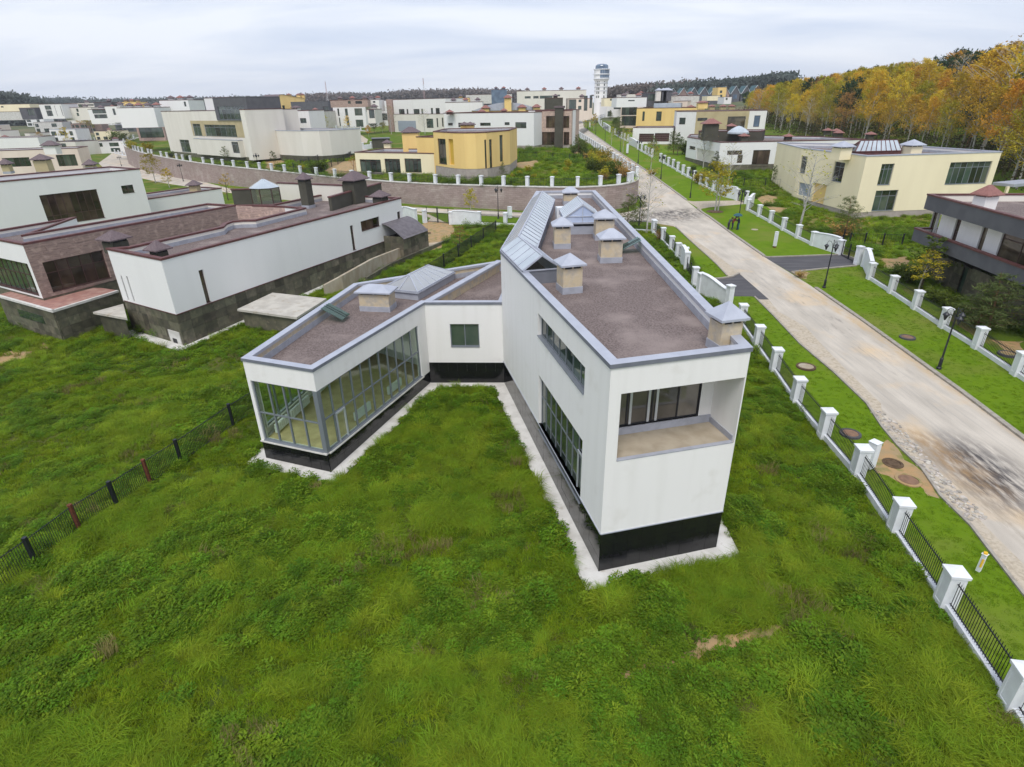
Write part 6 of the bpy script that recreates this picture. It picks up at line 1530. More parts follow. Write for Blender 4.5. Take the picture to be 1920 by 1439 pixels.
def fence(label, pts, h=1.75, pw=.5, zf=gz, rails=True, dense=30, gaps=(), plinth=True, group=None, first=None, ph=.3, name='pillared_fence', skip=()):
    pts = [tuple(map(float, p)) for p in pts]
    if (pw, h) not in POSTS: POSTS[(pw, h)] = post_mesh(pw, h - .19, 'post')
    pm, cm = POSTS[(pw, h)]
    z = [zf(*p) for p in pts]
    root = empty(name, (*pts[0], z[0]), label, 'fence', group)
    for i, p in enumerate(pts):
        q0, q1 = V2(pts[max(i - 1, 0)]), V2(pts[min(i + 1, len(pts) - 1)]); d = q1 - q0; rz = math.atan2(d[1], d[0])
        if i in skip: continue
        po = mo('post', pm, root, (*p, z[i]), rz); po['_o'] = (*p, z[i])
        mo('cap', cm, po, (*p, z[i]), 0)
    mb = MB()
    for i in range(len(pts) - 1):
        if i in gaps: continue
        a, b = V2(pts[i]), V2(pts[i + 1]); d = b - a; L_ = float(np.hypot(*d)); u = d / L_; a2_, b2_ = a + u * pw / 2, b - u * pw / 2; L2 = L_ - pw
        if L2 < .2: continue
        rz = math.atan2(d[1], d[0]); sl = math.atan2(z[i + 1] - z[i], L_)
        za = z[i] + (z[i + 1] - z[i]) * (pw / 2) / L_
        if rails:
            n = max(4, min(dense, int(dense * L2 / 4))); key = (n, h)
            if key not in RAILS: RAILS[key] = rail_mesh(n, h * .82, ph + .02, bw=.02 if dense > 20 else .035)
            mo('railing', RAILS[key], root, (*a2_, za), rz, (L2 / math.cos(sl), 1, 1), -sl)
        if plinth:
            w = Wall(a2_, b2_); z1 = z[i + 1] - (z[i + 1] - z[i]) * (pw / 2) / L_; t = .11
            P_ = [w.P(0, t, za - .4), w.P(w.L, t, z1 - .4), w.P(w.L, -t, z1 - .4), w.P(0, -t, za - .4), w.P(0, t, za + ph), w.P(w.L, t, z1 + ph), w.P(w.L, -t, z1 + ph), w.P(0, -t, za + ph)]
            mb.add(P_, [(0, 1, 5, 4), (1, 2, 6, 5), (2, 3, 7, 6), (3, 0, 4, 7), (4, 5, 6, 7)])
    if mb.v: mb.build('base_wall', WPAINT, root)
    return root
def swan_wall(root, p0, p1, h0, h1, zf=gz, t=.28):
    """entrance wing wall with a swan-neck top, coped"""
    w = Wall(p0, p1); n = 16; mb, cp = MB(), MB()
    za, zb_ = zf(*p0), zf(*p1)
    top = lambda s: za + (zb_ - za) * s + h0 + (h1 - h0) * float(sm(s)) + .22 * math.sin(s * math.pi) * (1 if h0 == h1 else .4)
    for k in range(n):
        s0, s1 = k / n, (k + 1) / n; u0, u1 = w.L * s0, w.L * s1; z0 = min(za, zb_) - .4
        P_ = [w.P(u0, t / 2, z0), w.P(u1, t / 2, z0), w.P(u1, -t / 2, z0), w.P(u0, -t / 2, z0), w.P(u0, t / 2, top(s0)), w.P(u1, t / 2, top(s1)), w.P(u1, -t / 2, top(s1)), w.P(u0, -t / 2, top(s0))]
        mb.add(P_, [(0, 1, 5, 4), (2, 3, 7, 6), (4, 5, 6, 7)] + ([(3, 0, 4, 7)] if k == 0 else []) + ([(1, 2, 6, 5)] if k == n - 1 else []))
        c = t / 2 + .05; P_ = [w.P(u0, c, top(s0) + .005), w.P(u1, c, top(s1) + .005), w.P(u1, -c, top(s1) + .005), w.P(u0, -c, top(s0) + .005), w.P(u0, c, top(s0) + .075), w.P(u1, c, top(s1) + .075), w.P(u1, -c, top(s1) + .075), w.P(u0, -c, top(s0) + .075)]
        cp.add(P_, [(0, 1, 5, 4), (2, 3, 7, 6), (4, 5, 6, 7)])
    o = mb.build('swan_neck_wall', WPAINT, root); cp.build('coping', WPAINT, o)
def gate(label, p0, p1, h, group=None, open_=False, mid=True, col=None):
    p0, p1 = V2(p0), V2(p1); z = gz(*p0); root = empty('metal_gate', (*p0, z), label, 'gate', group); w = Wall(p0, p1); mb = MB()
    lv = [(0, w.L / 2 - .03), (w.L / 2 + .03, w.L)]
    for a, b in lv:
        mb = MB()
        for q in ((a, a + .09, .05, h), (b - .07, b, .05, h), (a, b, .1, .17), (a, b, h * .62, h * .62 + .05)): w.lbox(mb, q[0], q[1], -.03, .03, z + q[2], z + q[3])
        n = int((b - a) / .17)
        for k in range(1, n): u = a + (b - a) * k / n; w.lbox(mb, u - .01, u + .01, -.01, .01, z + .17, z + h * .62)
        mb.build('gate_leaf', BMETAL, root)
Gs = lambda l: [G(*p) for p in l]
# fence of the wedge house plot, along the road
MF = Gs([(1992, 1490), (1893, 1327), (1768, 1136), (1676, 1000), (1605, 893), (1543, 820), (1491, 756), (1451, 697), (1419, 651), (1389, 608)])
fence('white pillared fence with black railings along the road, nearest the camera at lower right', MF, h=1.75, pw=.55, dense=34)
f_ = fence('white gate pillars and swan neck wall between the wedge house and the asphalt driveway', Gs([(1365, 574), (1311, 549), (1301, 537)]), rails=False, plinth=False, h=1.95)
swan_wall(f_, G(1362, 573), G(1313, 550), 1.35, 1.85)
gate('black gate leaves behind the right parapet of the wedge house', G(1300, 535), G(1287, 508), 1.6)
f_ = fence('white gate pillars with short swan neck wall on the far side of the asphalt driveway', Gs([(1286, 506), (1283, 497)]), rails=False, plinth=False, h=1.95)
swan_wall(f_, G(1285, 505), G(1277, 493), 1.8, 1.9)
fence('white pillared fence between the far gate and the street corner, one pillar peeling', Gs([(1281, 494), (1270, 484), (1258, 470), (1242, 453), (1226, 438)]), h=1.75)
C_ = G(1224, 436); E_ = G(948, 423)
fence('white pillared fence along the cross street behind the wedge house', [tuple(V2(C_) + (V2(E_) - V2(C_)) * k / 5) for k in range(6)], h=1.75)
# entrance of the slate house on the cross street
f_ = fence('white gate pillars and swan neck wall at the sandy entrance of the slate base house', Gs([(948, 423), (899, 421), (846, 421)]), h=1.85, gaps=(1,), first=None)
swan_wall(f_, G(896, 421), G(849, 421), 1.65, 1.85)
gate('brown framed double gate across the sandy entrance by the slate base house', G(842, 420), G(801, 417), 2.2)
f_ = fence('white gate pillar with grey panel wall next to the slate base house corner', Gs([(797, 418), (779, 415), (757, 411)]), h=1.9, gaps=(0,), rails=False, plinth=False)
swan_wall(f_, G(778, 415), G(758, 411), 1.7, 1.8)
# fences on the east side of the road
EF1 = Gs([(2010, 775), (1904, 704), (1830, 654), (1767, 615), (1715, 580), (1670, 550), (1630, 524)])
fence('white pillared fence in front of the banded house, right of the mown verge', EF1, h=1.7, pw=.52)
f_ = fence('white gate pillars and folded swan neck wall left of the banded house', Gs([(1620, 500.5), (1606, 496)]), rails=False, plinth=False, h=2.0)
swan_wall(f_, G(1620, 501), G(1629, 520), 1.85, 1.5)
gate('dark double gate at the end of the right asphalt driveway', G(1603, 494), G(1577, 479), 1.7)
EF2 = Gs([(1523, 460.6), (1495, 446.9), (1468, 432.3), (1444.4, 418.1), (1422.5, 406.2), (1402, 395)])
f_ = fence('white pillared fence and swan neck wall in front of the pale yellow house', [G(1573, 477.5)] + EF2, h=1.7, gaps=(0,), pw=.52)
swan_wall(f_, G(1571, 476.5), G(1525, 461.5), 1.75, 1.55)
f_ = fence('white gate pillars with folded wall by the concrete driveway', Gs([(1403, 394), (1398, 382.5)]), rails=False, plinth=False, h=2.0)
swan_wall(f_, G(1402, 393), G(1411, 386), 1.6, 1.8)
gate('dark narrow gate at the end of the concrete driveway', G(1397, 381.5), G(1383, 376), 1.8)
EF3 = Gs([(1351, 367.5), (1337, 358.8), (1324, 352.5), (1312, 345.7), (1301, 338.8), (1289.4, 332), (1280, 327), (1270.3, 321.3), (1261.5, 315.6), (1252.8, 311.3), (1245, 307), (1238, 303)])
f_ = fence('long white pillared fence with swan neck wall in front of the white bungalow', [G(1381, 375.5)] + EF3, h=1.8, gaps=(0,), dense=20)
swan_wall(f_, G(1380, 375), G(1353, 368), 1.85, 1.6)
f_ = fence('short white pillared fence with entrance wall before the double garage house', Gs([(1222, 295), (1216, 291.5), (1210, 288.5), (1203, 284.5), (1196, 280.5)]), h=1.9, dense=12)
swan_wall(f_, G(1196, 279), G(1180, 271), 1.7, 1.9)
fence('white pillared fence before the yellow slab house, among saplings', Gs([(1177, 266), (1171, 263), (1165, 260.5), (1159, 257), (1153, 253)]), h=2.0, dense=12)
f_ = fence('curved white fence of close pillars at the far road bend', [G(*p) for p in ((1143, 248.5), (1137, 245), (1131.5, 241), (1127, 236.5), (1123.5, 232), (1122, 228), (1123.5, 224.5), (1127, 222.5), (1131, 221), (1135, 220))], h=2.1, dense=10)
swan_wall(f_, G(1143, 248), G(1131, 241), 1.9, 2.1)
# west side of the road up the hill and on the retaining wall
fence('white pillared fence with dark panels along the grassy plot, left of the rising road', [(22.7, 108 + 4.2 * k) for k in range(34)], h=1.6, dense=14, zf=lambda x, y: float(zup(x, y)))
def snap(p):
    best = None
    for a, b in zip(SW_, SW_[1:]):
        a, b = V2(a), V2(b); t = np.clip((V2(p) - a) @ (b - a) / ((b - a) @ (b - a)), 0, 1); q = a + (b - a) * t; d = np.hypot(*(q - V2(p)))
        if best is None or d < best[0]: best = (d, tuple(q))
    return best[1]
SW_ = smooth(WALLTOP, 1)
RP = [(1195, 344), (1184, 345.5), (1165, 349.4), (1130, 353), (1083, 355), (1034.5, 353.5), (987.5, 352.8), (941.6, 352), (897, 351.5), (854, 350), (812.5, 348), (772.5, 344), (734, 342.7), (697, 339), (661, 337), (627, 334.5), (595, 330.6), (563, 327.5), (533, 324.5), (505, 322.5), (477.5, 321), (452, 319), (428, 316), (405, 314), (384, 312), (364, 310), (345, 306), (328, 304), (311, 302.5), (296, 299), (283, 297), (270, 293), (258, 292), (246, 289.4), (236, 287.5), (228, 286), (220.6, 284.5), (214, 283), (207, 281), (201, 278.5), (196, 275.5), (192, 271.5), (189, 267)]
zr_w = lambda x, y: float(zup(x, y)) + .26
fence('white pillared fence standing on the long pink granite retaining wall', [snap(U(*p)) for p in RP], h=1.5, dense=16, zf=zr_w, plinth=False, ph=.05)
fence('white fence of close pillars above the second wall, left behind the brick pavilion', [U(x, y) for x, y in ((252, 262), (244, 262), (236, 261), (228, 260), (221, 259), (214, 257.5), (207, 256))], h=1.9, dense=8)
fence('white fence by the two parked cars on the left road', [G(x, y) for x, y in ((142, 272), (150, 270.5), (157, 269), (164, 267.5), (171, 266), (178, 264.5), (184, 262))], h=2.2, dense=8)
fence('short white fence in front of the white villa', [U(x, y) for x, y in ((631, 243), (642, 243.5), (653, 244), (665, 245), (677, 246), (689, 247))], h=1.9, dense=10)
fence('white fence and wall piece behind the blank house', [U(x, y) for x, y in ((604, 288), (612, 281), (632, 274), (645, 280))], h=1.9, dense=10)
fence('white fence piece behind the low glazed bays of the yellow house', [U(x, y) for x, y in ((681, 281), (697, 279), (715, 276))], h=2.0, dense=10, rails=False, ph=1.3)

# ------------------------------------------------------------------ black metal fences
def mfence(label, pts, h=1.15, red=(), zf=gz, dense=26, pw=.13, group=None, mid=False):
    root = empty('metal_fence', (*pts[0], zf(*pts[0])), label, 'fence', group)
    for i, p in enumerate(pts):
        mb = MB(); mb.box((p[0], p[1], zf(*p) + h / 2 - .1), (pw, pw, h + .3)); mb.box((p[0], p[1], zf(*p) + h + .07), (pw + .03, pw + .03, .03)); o = mb.build('post', RUST if i in red else BMETAL, root)
        if i in red: o['label'] = 'rusty red fence post'
    for a, b in zip(pts, pts[1:]):
        a, b = V2(a), V2(b); w = Wall(a, b); za, zb_ = zf(*a), zf(*b); mb = MB(); n = max(4, int(dense * w.L / 2.6)); r = .018 if dense > 15 else .03
        zz = lambda u: za + (zb_ - za) * u / w.L
        for hz_ in (.12, h - .06): mb.tube([w.P(pw / 2, 0, zz(0) + hz_), w.P(w.L - pw / 2, 0, zz(w.L) + hz_)], .02, 4)
        for k in range(n): u = pw / 2 + (w.L - pw) * (k + .5) / n; mb.tube([w.P(u, 0, zz(u) + .1), w.P(u, 0, zz(u) + h)], .012 if dense > 15 else .016, 3, cap=False)
        mb.build('railing', BMETAL, root)
    return root
mfence('black railing fence with some rusty red posts crossing the meadow at lower left', Gs([(-70, 1165), (0, 1113), (70, 1060), (151, 996), (221, 951), (283, 908), (341, 869), (438, 799), (485, 768)]), red=(3, 5), h=1.4)
mfence('dark green mesh fence between the garage ramp and the wedge house lawn', Gs([(930, 436), (906.6, 451), (884, 467), (860, 484), (833, 503), (800, 525)]), h=1.5, dense=30)
mfence('dark thin fence on the lawn between the gate and the banded house', Gs([(1580, 452), (1592, 459), (1620, 459), (1654, 460), (1690, 461)]), h=1.3, dense=6)
mfence('dark thin fence on the lawn beside the white bungalow', Gs([(1372, 349), (1394, 350), (1434, 350.5), (1474, 352), (1500, 354)]), h=1.4, dense=6)
mfence('dark thin fence across the grassy plot below the long white house', [U(*p) for p in ((950, 295), (974.6, 296), (1005, 297.5), (1036.6, 299), (1068, 301), (1100, 304))], h=1.3, dense=4)
mfence('dark fence running back beside the blank house', [U(*p) for p in ((551, 319), (565.6, 313), (580, 308), (597, 303), (615, 297.5), (625.6, 292.5), (636, 286))], h=1.5, dense=12)
mfence('dark fence running back left of the yellow house', [U(*p) for p in ((611, 320), (622.5, 314), (634, 309), (645, 303), (655.6, 297.5), (664, 292))], h=1.5, dense=12)

# ------------------------------------------------------------------ street lamps
def lamp(p, h, label, arms=3, rot=0., lean=0.):
    z = gz(*p); root = empty('street_lamp', (*p, z), label, 'street lamp', 'black lantern lamps along the roads')
    mb = MB(); mb.lathe((*p, z), [(.16, -.2), (.16, .1), (.11, .16), (.10, .7), (.12, .74), (.06, .82), (.045, h - .75), (.07, h - .72), (.07, h - .66), (.03, h - .6), (.025, h - .15), (.05, h - .1), (.005, h + .03)], 10); mb.build('pole', BMETAL, root, smooth=False)
    for k in range(arms):
        a = rot + 6.2832 * k / arms; c, s = math.cos(a), math.sin(a); q = lambda r, zz: (p[0] + c * r, p[1] + s * r, z + zz)
        mb = MB(); mb.tube([q(.03, h - .7), q(.12, h - .35), q(.26, h - .16), q(.42, h - .14), q(.52, h - .28), q(.53, h - .4)], .022, 5); am = mb.build('arm', BMETAL, root)
        mb = MB(); mb.lathe(q(.53, h - .95), [(.02, -.03), (.05, .0), (.15, .3), (.21, .33), (.2, .38), (.09, .5), (.02, .56)], 8); ln = mb.build('lantern', BMETAL, am)
    return root
for b, t, lb, ar, ro in (((1760, 692), (1794, 577), 'black three armed street lamp nearest the camera on the right verge', 3, .3), ((1545, 540), (1564, 450), 'black street lamp beside the right asphalt driveway', 3, 2.6), ((1382, 431), (1391, 352), 'black street lamp behind the people with the umbrella', 4, .4), ((1294, 371), (1300, 316), 'black street lamp at the mouth of the concrete driveway', 3, .2),
        ((1239, 335), (1243, 289), 'black street lamp on the verge by the long pillared fence', 3, 1), ((1196.3, 306), (1198.5, 261), 'black street lamp before the swan neck entrance of the double garage house', 3, .3), ((1162.6, 285), (1164, 244), 'black street lamp between two birch saplings on the rising verge', 3, .3), ((1134.3, 265.7), (1135, 236), 'far black street lamp above the middle of the rising road', 3, .5), ((1116.8, 252.7), (1117, 225.5), 'second farthest black street lamp by the far verge', 3, .5), ((1101.5, 243), (1102, 218), 'farthest black street lamp at the road bend', 3, .5),
        ((934.4, 410), (932, 348.5), 'black street lamp on the cross street in front of the granite wall', 3, .1), ((1198, 424), (1200.5, 361), 'black street lamp next to the pine at the street corner', 3, .2), ((492, 353), (486.5, 322), 'black street lamp above the octagonal glass lantern', 4, .6), ((344, 340.5), (336, 306), 'black street lamp by the yellow tree below the wall', 4, .2), ((228, 312), (223, 293), 'black street lamp at the bend of the left road', 4, .5)):
    P_ = G(*b); lamp(P_, min(5.2, max(3.6, zat(*t, *P_) - gz(*P_))), lb, ar, ro)

# ------------------------------------------------------------------ small street things
def marker(px, h, w, label, cat='marker post', base=True, capc=None, tilt=0.):
    p = G(*px); z = gz(*p); root = empty('marker_post', (*p, z), label, cat)
    mb = MB(); mb.box((p[0], p[1], z + h / 2 + .12), (w, w, h - .12), .5); mb.box((p[0], p[1], z + h + .075), (w + .05, w + .05, .03), .5); mb.build('shaft', WPAINT, root)
    if base: mb = MB(); mb.box((p[0], p[1], z + .04), (w * .9, w * .9, .2), .5); mb.build('base', RUST, root)
    if capc: mb = MB(); mb.prism([(p[0] + w * .6 * math.cos(a), p[1] + w * .6 * math.sin(a)) for a in (.2, 1.77, 3.34, 4.9)], z + h + .09, z + h + .16); mb.build('tip', capc, root)
    return root
marker((1452, 464.5), 1.75, .3, 'white square utility post alone on the verge opposite the driveway', 'utility post')
marker((1627, 881), 1.55, .42, 'tall white box post behind the pillar near the earth patch', 'utility post', base=False)
YT = mat('yellow_tip', (.75, .45, .03), .6)
mk = marker((1831, 1077), .95, .14, 'thin white marker post with yellow tip on the lower right verge', base=False, capc=YT)
p = G(1831, 1077); z = gz(*p); mb = MB(); mb.box((p[0] - .045, p[1] - .075, z + .62), (.08, .01, .4), .5 - math.pi / 2 + .5); mb.build('stripe', YT, mk)
marker((1176, 289), 2.3, .4, 'small white utility post on the verge before the double garage', 'utility post'); marker((1105.8, 240), 2.2, .4, 'farthest white utility post by the road bend', 'utility post')
marker((897 + 59, 411), 1.7, .5, 'white box post on the cross street verge behind the wedge house roof', 'utility post', base=False)
def manhole(px, label, r=.42, cover=RUST, ring=KERB, hgt=.06, sq=False):
    p = G(*px); z = gz(*p); root = empty('manhole', (*p, z), label, 'manhole')
    mb = MB(); mb.lathe((*p, z), [(r + .14, -.1), (r + .13, hgt), (r, hgt + .01), (r - .01, hgt - .03)], 18); mb.build('ring', ring, root)
    mb = MB(); mb.lathe((*p, z), [(r - .012, -.05), (r - .012, hgt - .012), (r * .8, hgt - .008), (r * .78, hgt + .004), (.05, hgt + .006)], 18); mb.build('cover', cover, root)
COVER = mat('rusty_cover', (.24, .14, .09), .85, (.18, .11, .07), ns=4)
manhole((1594, 815), 'manhole with thick black ring and rusty cover on the near verge', ring=ASPH, cover=COVER, hgt=.1)
manhole((1674, 869), 'flat dark manhole cover on the bare earth patch', r=.36, ring=EARTHD, cover=EARTHD, hgt=.02); manhole((1703, 901), 'reddish manhole cover in the grass beside the earth patch', r=.45, ring=EARTH, cover=COVER, hgt=.04)
manhole((1511, 689), 'mossy concrete manhole with dark soil around it on the verge', r=.5, ring=EARTHD, cover=CONCD, hgt=.1); manhole((1701, 634), 'black ringed manhole with rusty cover on the right verge', ring=ASPH, cover=COVER, hgt=.1)
manhole((711, 479), 'rusty manhole on the grassy bank by the garage ramp wall', r=.6, ring=CONC, cover=COVER, hgt=.1); manhole((1415, 431), 'grey manhole cover on the verge behind the people', r=.3, ring=CONCD, cover=CONCD, hgt=.04); manhole((800, 438), 'dark manhole on the sandy yard by the gate', r=.5, ring=EARTHD, cover=EARTHD)
p = G(1893, 667); 
manhole((1888, 666), 'round dark tyre ring on the soil in front of the banded house', r=.45, ring=ASPH, cover=EARTH, hgt=.15)
# loose cobbles where the pavement has broken up, lower right
COB = mat('cobble', (.44, .40, .35), .9, (.34, .31, .27), ns=3, rnd=.35, bump=.4, bs=20)
protos = []
for v in range(6):
    mb = MB(); n = random.choice((5, 6, 7)); pr = [(math.cos(6.28 * k / n + random.uniform(-.2, .2)) * random.uniform(.75, 1), math.sin(6.28 * k / n + random.uniform(-.2, .2)) * random.uniform(.6, .9)) for k in range(n)]
    mb.prism([(x, y) for x, y in pr], -.5, .25); mb.v = [(x * (.82 if z > 0 else 1), y * (.82 if z > 0 else 1), z) for x, y, z in mb.v]
    protos.append(mb.mesh('cobble', COB))
pave = [o for o in COL.objects if o.name == 'pavement'][0]; pave['_o'] = (0, 0, 0)
inn_ = [G(*p) for p in ((1650, 772), (1687, 797), (1734, 854), (1775, 898), (1822, 942), (1852, 975))]; outn = [G(*p) for p in ((1630, 768), (1654, 803), (1684, 838), (1729, 882), (1764, 932), (1806, 975))]
for k in range(285):
    s = random.random() ** .9; t = random.random(); i = min(int(s * 5), 4); f = s * 5 - i
    a = V2(inn_[i]) * (1 - f) + V2(inn_[i + 1]) * f; b = V2(outn[i]) * (1 - f) + V2(outn[i + 1]) * f; p = a + (b - a) * t
    r = random.uniform(.07, .15); o = mo('cobble', protos[k % 6], pave, (*p, gz(*p) + .015), random.uniform(0, 6.28), (r, r, r * .7)); o.rotation_euler = (random.uniform(-.2, .2), random.uniform(-.2, .2), random.uniform(0, 6.28))
# parked cars
def car(px, rz, m, label):
    p = G(*px); z = gz(*p); root = empty('parked_car', (*p, z), label, 'car', 'cars parked on the left road'); ca, sa = math.cos(rz), math.sin(rz)
    T = lambda x, y, zz: (p[0] + x * ca - y * sa, p[1] + x * sa + y * ca, z + zz)
    def loft(prof, hw, name, mt, par, shrink=0.):
        mb = MB(); n = len(prof); L_ = [T(x, -hw + shrink * (1 if zz > .9 else 0), zz) for x, zz in prof]; R_ = [T(x, hw - shrink * (1 if zz > .9 else 0), zz) for x, zz in prof]
        mb.add(L_ + R_, [tuple(range(n)), tuple(range(2 * n - 1, n - 1, -1))] + [(i, n + i, n + (i + 1) % n, (i + 1) % n) for i in range(n)]); return mb.build(name, mt, par)
    loft([(-2.1, .3), (2.1, .3), (2.15, .62), (1.95, .8), (1.0, .93), (.35, 1.4), (-1.0, 1.44), (-1.75, .98), (-2.1, .92), (-2.15, .6)], .88, 'body', m, root, .14)
    loft([(.92, .95), (.33, 1.36), (-.98, 1.4), (-1.62, 1.0)], .80, 'side_window', GLASSD, root, .02)
    mb = MB(); mb.quad(T(1.03, -.7, .945), T(1.03, .7, .945), T(.42, .62, 1.385), T(.42, -.62, 1.385)); mb.quad(T(-1.75, .68, 1.0), T(-1.75, -.68, 1.0), T(-1.06, -.6, 1.43), T(-1.06, .6, 1.43)); mb.build('windscreen', GLASSD, root)
    for x in (-1.3, 1.35):
        for y in (-.86, .86):
            mb = MB(); mb.tube([T(x, y - .1, .32), T(x, y + .1, .32)], .32, 12); wh = mb.build('wheel', BMETAL, root); mb = MB(); mb.tube([T(x, y - .11, .32), T(x, y + .11, .32)], .19, 8); mb.build('rim', ALU, wh)
    for y in (-.6, .6): mb = MB(); q = T(2.12, y, .68); mb.box(q, (.06, .3, .14), rz); mb.build('headlight', ALU, root)
car((155.5, 283.5), -.9, mat('car_green', (.03, .06, .05), .25, spec=.6), 'dark green car parked on the left road, nearer of the two'); car((174, 277.5), -.8, mat('car_blue', (.16, .24, .30), .25, spec=.6), 'grey blue car parked on the left road, farther of the two')
car((176.5, 235.5), -1.2, WPAINT, 'white car half hidden by trees beyond the left road')

# ------------------------------------------------------------------ three people huddled under an umbrella
SKIN = mat('skin', (.5, .3, .2), .6)
def person(p, rz, label, lean, shirt, trousers, armf, h=1.75):
    z = gz(*p); ca, sa = math.cos(rz), math.sin(rz)
    J = {}
    s = h / 1.75; hip = (0, 0, .92); ch = (math.sin(lean) * .42, 0, .92 + math.cos(lean) * .42); nk = (math.sin(lean * 1.15) * .58, 0, .92 + math.cos(lean * 1.15) * .58); hd = (nk[0] + .1 + math.sin(lean) * .08, 0, nk[2] + .18)
    pts = [hip, ch, nk, hd]; rad = [(.15, .12), (.18, .13), (.065, .065), (.11, .1)]; ed = [(0, 1), (1, 2), (2, 3)]
    def chain(start, lst):
        k = start
        for q, r in lst: pts.append(q); rad.append((r, r)); ed.append((k, len(pts) - 1)); k = len(pts) - 1
    for y in (-1, 1):
        chain(0, [((.0, .1 * y, .86), .1), ((.06 + .03 * y, .11 * y, .48), .07), ((-.02 + .1 * y * .5, .12 * y, .08), .05), ((.12 + .1 * y * .5, .13 * y, .04), .045)])
        chain(1, [((ch[0] + .02, .21 * y, ch[2] + .06), .065), ((ch[0] + .1 + armf * .1, .27 * y, ch[2] - .2), .05), ((ch[0] + .2 + armf * .2, .16 * y, ch[2] - .2 + armf * .22), .035), ((ch[0] + .28 + armf * .22, .12 * y, ch[2] - .18 + armf * .25), .04)])
    me = bpy.data.meshes.new('person'); me.from_pydata([(x * s, y * s, zz * s) for x, y, zz in pts], ed, [])
    o = bpy.data.objects.new('person', me); COL.objects.link(o); o.location = (*p, z); o.rotation_euler = (0, 0, rz)
    md = o.modifiers.new('skin', 'SKIN'); md.use_smooth_shade = True
    for i, v in enumerate(me.skin_vertices[0].data): v.radius = (rad[i][0] * s, rad[i][1] * s); v.use_root = i == 0
    o.modifiers.new('sub', 'SUBSURF').levels = 1
    dg = bpy.context.evaluated_depsgraph_get(); m2 = bpy.data.meshes.new_from_object(o.evaluated_get(dg)); o.modifiers.clear(); o.data = m2
    m2.materials.clear()
    for m in (shirt, trousers, SKIN, BMETAL): m2.materials.append(m)
    for f in m2.polygons:
        c = f.center; hz_ = c.z / s; headz = nk[2] + .04
        f.material_index = 3 if hz_ < .1 else (1 if hz_ < .88 and abs(c.y) < .22 * s and c.x < .25 else 0)
        if (Vector(c) / s - Vector(hd)).length < .15 and hz_ > headz: f.material_index = 2
    tag(o, label, 'person', None); o['_o'] = (*p, z)
    T = lambda x, y, zz: (p[0] + (x * ca - y * sa) * s, p[1] + (x * sa + y * ca) * s, z + zz * s)
    mb = MB(); q = T(hd[0] - .03, 0, hd[2] + .02); mb.lathe(q, [(.02, -.09), (.125 * s, -.05), (.13 * s, .04), (.09 * s, .12), (.01, .14)], 10); hr = mb.build('hair', EARTHD, None, smooth=True); hr.parent = o; hr.matrix_parent_inverse = Matrix.Translation((*p, z)).inverted() if False else (Matrix.LocRotScale(Vector((*p, z)), o.rotation_euler.to_quaternion(), None)).inverted()
    return o
q = V2(G(1372, 431.5)); NAVY = mat('navy_jacket', (.02, .022, .05), .8); RED = mat('dark_red_jacket', (.22, .03, .035), .8); TEALT = mat('teal_trousers', (.02, .11, .12), .8); JEANS = mat('dark_jeans', (.02, .03, .08), .8)
person(tuple(q + (-.55, -.1)), .5, 'person in black bending forward at the left of the umbrella group', .75, BMETAL, BMETAL, .3)
person(tuple(q + (.05, .15)), .1, 'person in dark red jacket and jeans in the middle of the umbrella group', .45, RED, JEANS, .6)
person(tuple(q + (.85, .0)), 2.9, 'person in navy jacket and teal trousers beside the lamp', .15, NAVY, TEALT, .8)
uz = gz(*q); root = empty('umbrella', (q[0] + .55, q[1], uz + 1.35), 'dark teal umbrella held over three people by the lamp', 'umbrella')
mb = MB(); mb.tube([(q[0] + .5, q[1], uz + 1.2), (q[0] + .55, q[1], uz + 2.15)], .015, 5); mb.build('shaft', BMETAL, root)
mb = MB(); b0 = (q[0] + .55, q[1], uz + 1.83); mb.lathe(b0, [(.62, 0), (.5, .13), (.3, .24), (.1, .3), (.01, .33)], 8); mb.build('canopy', mat('umbrella_cloth', (.03, .10, .12), .7), root)
# small dark shed and things by the upper earth road
p = U(712, 279); mb = MB(); root = empty('garden_shed', (*p, gz(*p)), 'dark shed with a grey roof behind the yellow house chimney tower', 'shed'); mb.box((p[0], p[1] + 3, gz(*p) + 1.3), (5.0, 3.2, 2.6), .1); mb.build('wall', OLIVED, root); mb = MB(); mb.box((p[0], p[1] + 3, gz(*p) + 2.72), (5.5, 3.8, .2), .1); mb.build('roof', ZINC_D, root)
# ------------------------------------------------------------------ damp autumn air
hz_b = MB(); hz_b.box((0, 1520, 60), (5400, 3260, 130)); HAZE = bpy.data.materials.new('damp_air'); HAZE.use_nodes = True
t_ = HAZE.node_tree; t_.nodes.clear(); o_ = t_.nodes.new('ShaderNodeOutputMaterial'); pv = t_.nodes.new('ShaderNodeVolumePrincipled')
pv.inputs['Color'].default_value = (.86, .9, .97, 1); pv.inputs['Density'].default_value = .00015; pv.inputs['Anisotropy'].default_value = .0
t_.links.new(pv.outputs[0], o_.inputs['Volume'])
hz_o = hz_b.build('haze', HAZE); tag(hz_o, 'thin grey damp air over the whole estate', 'haze', kind='stuff')
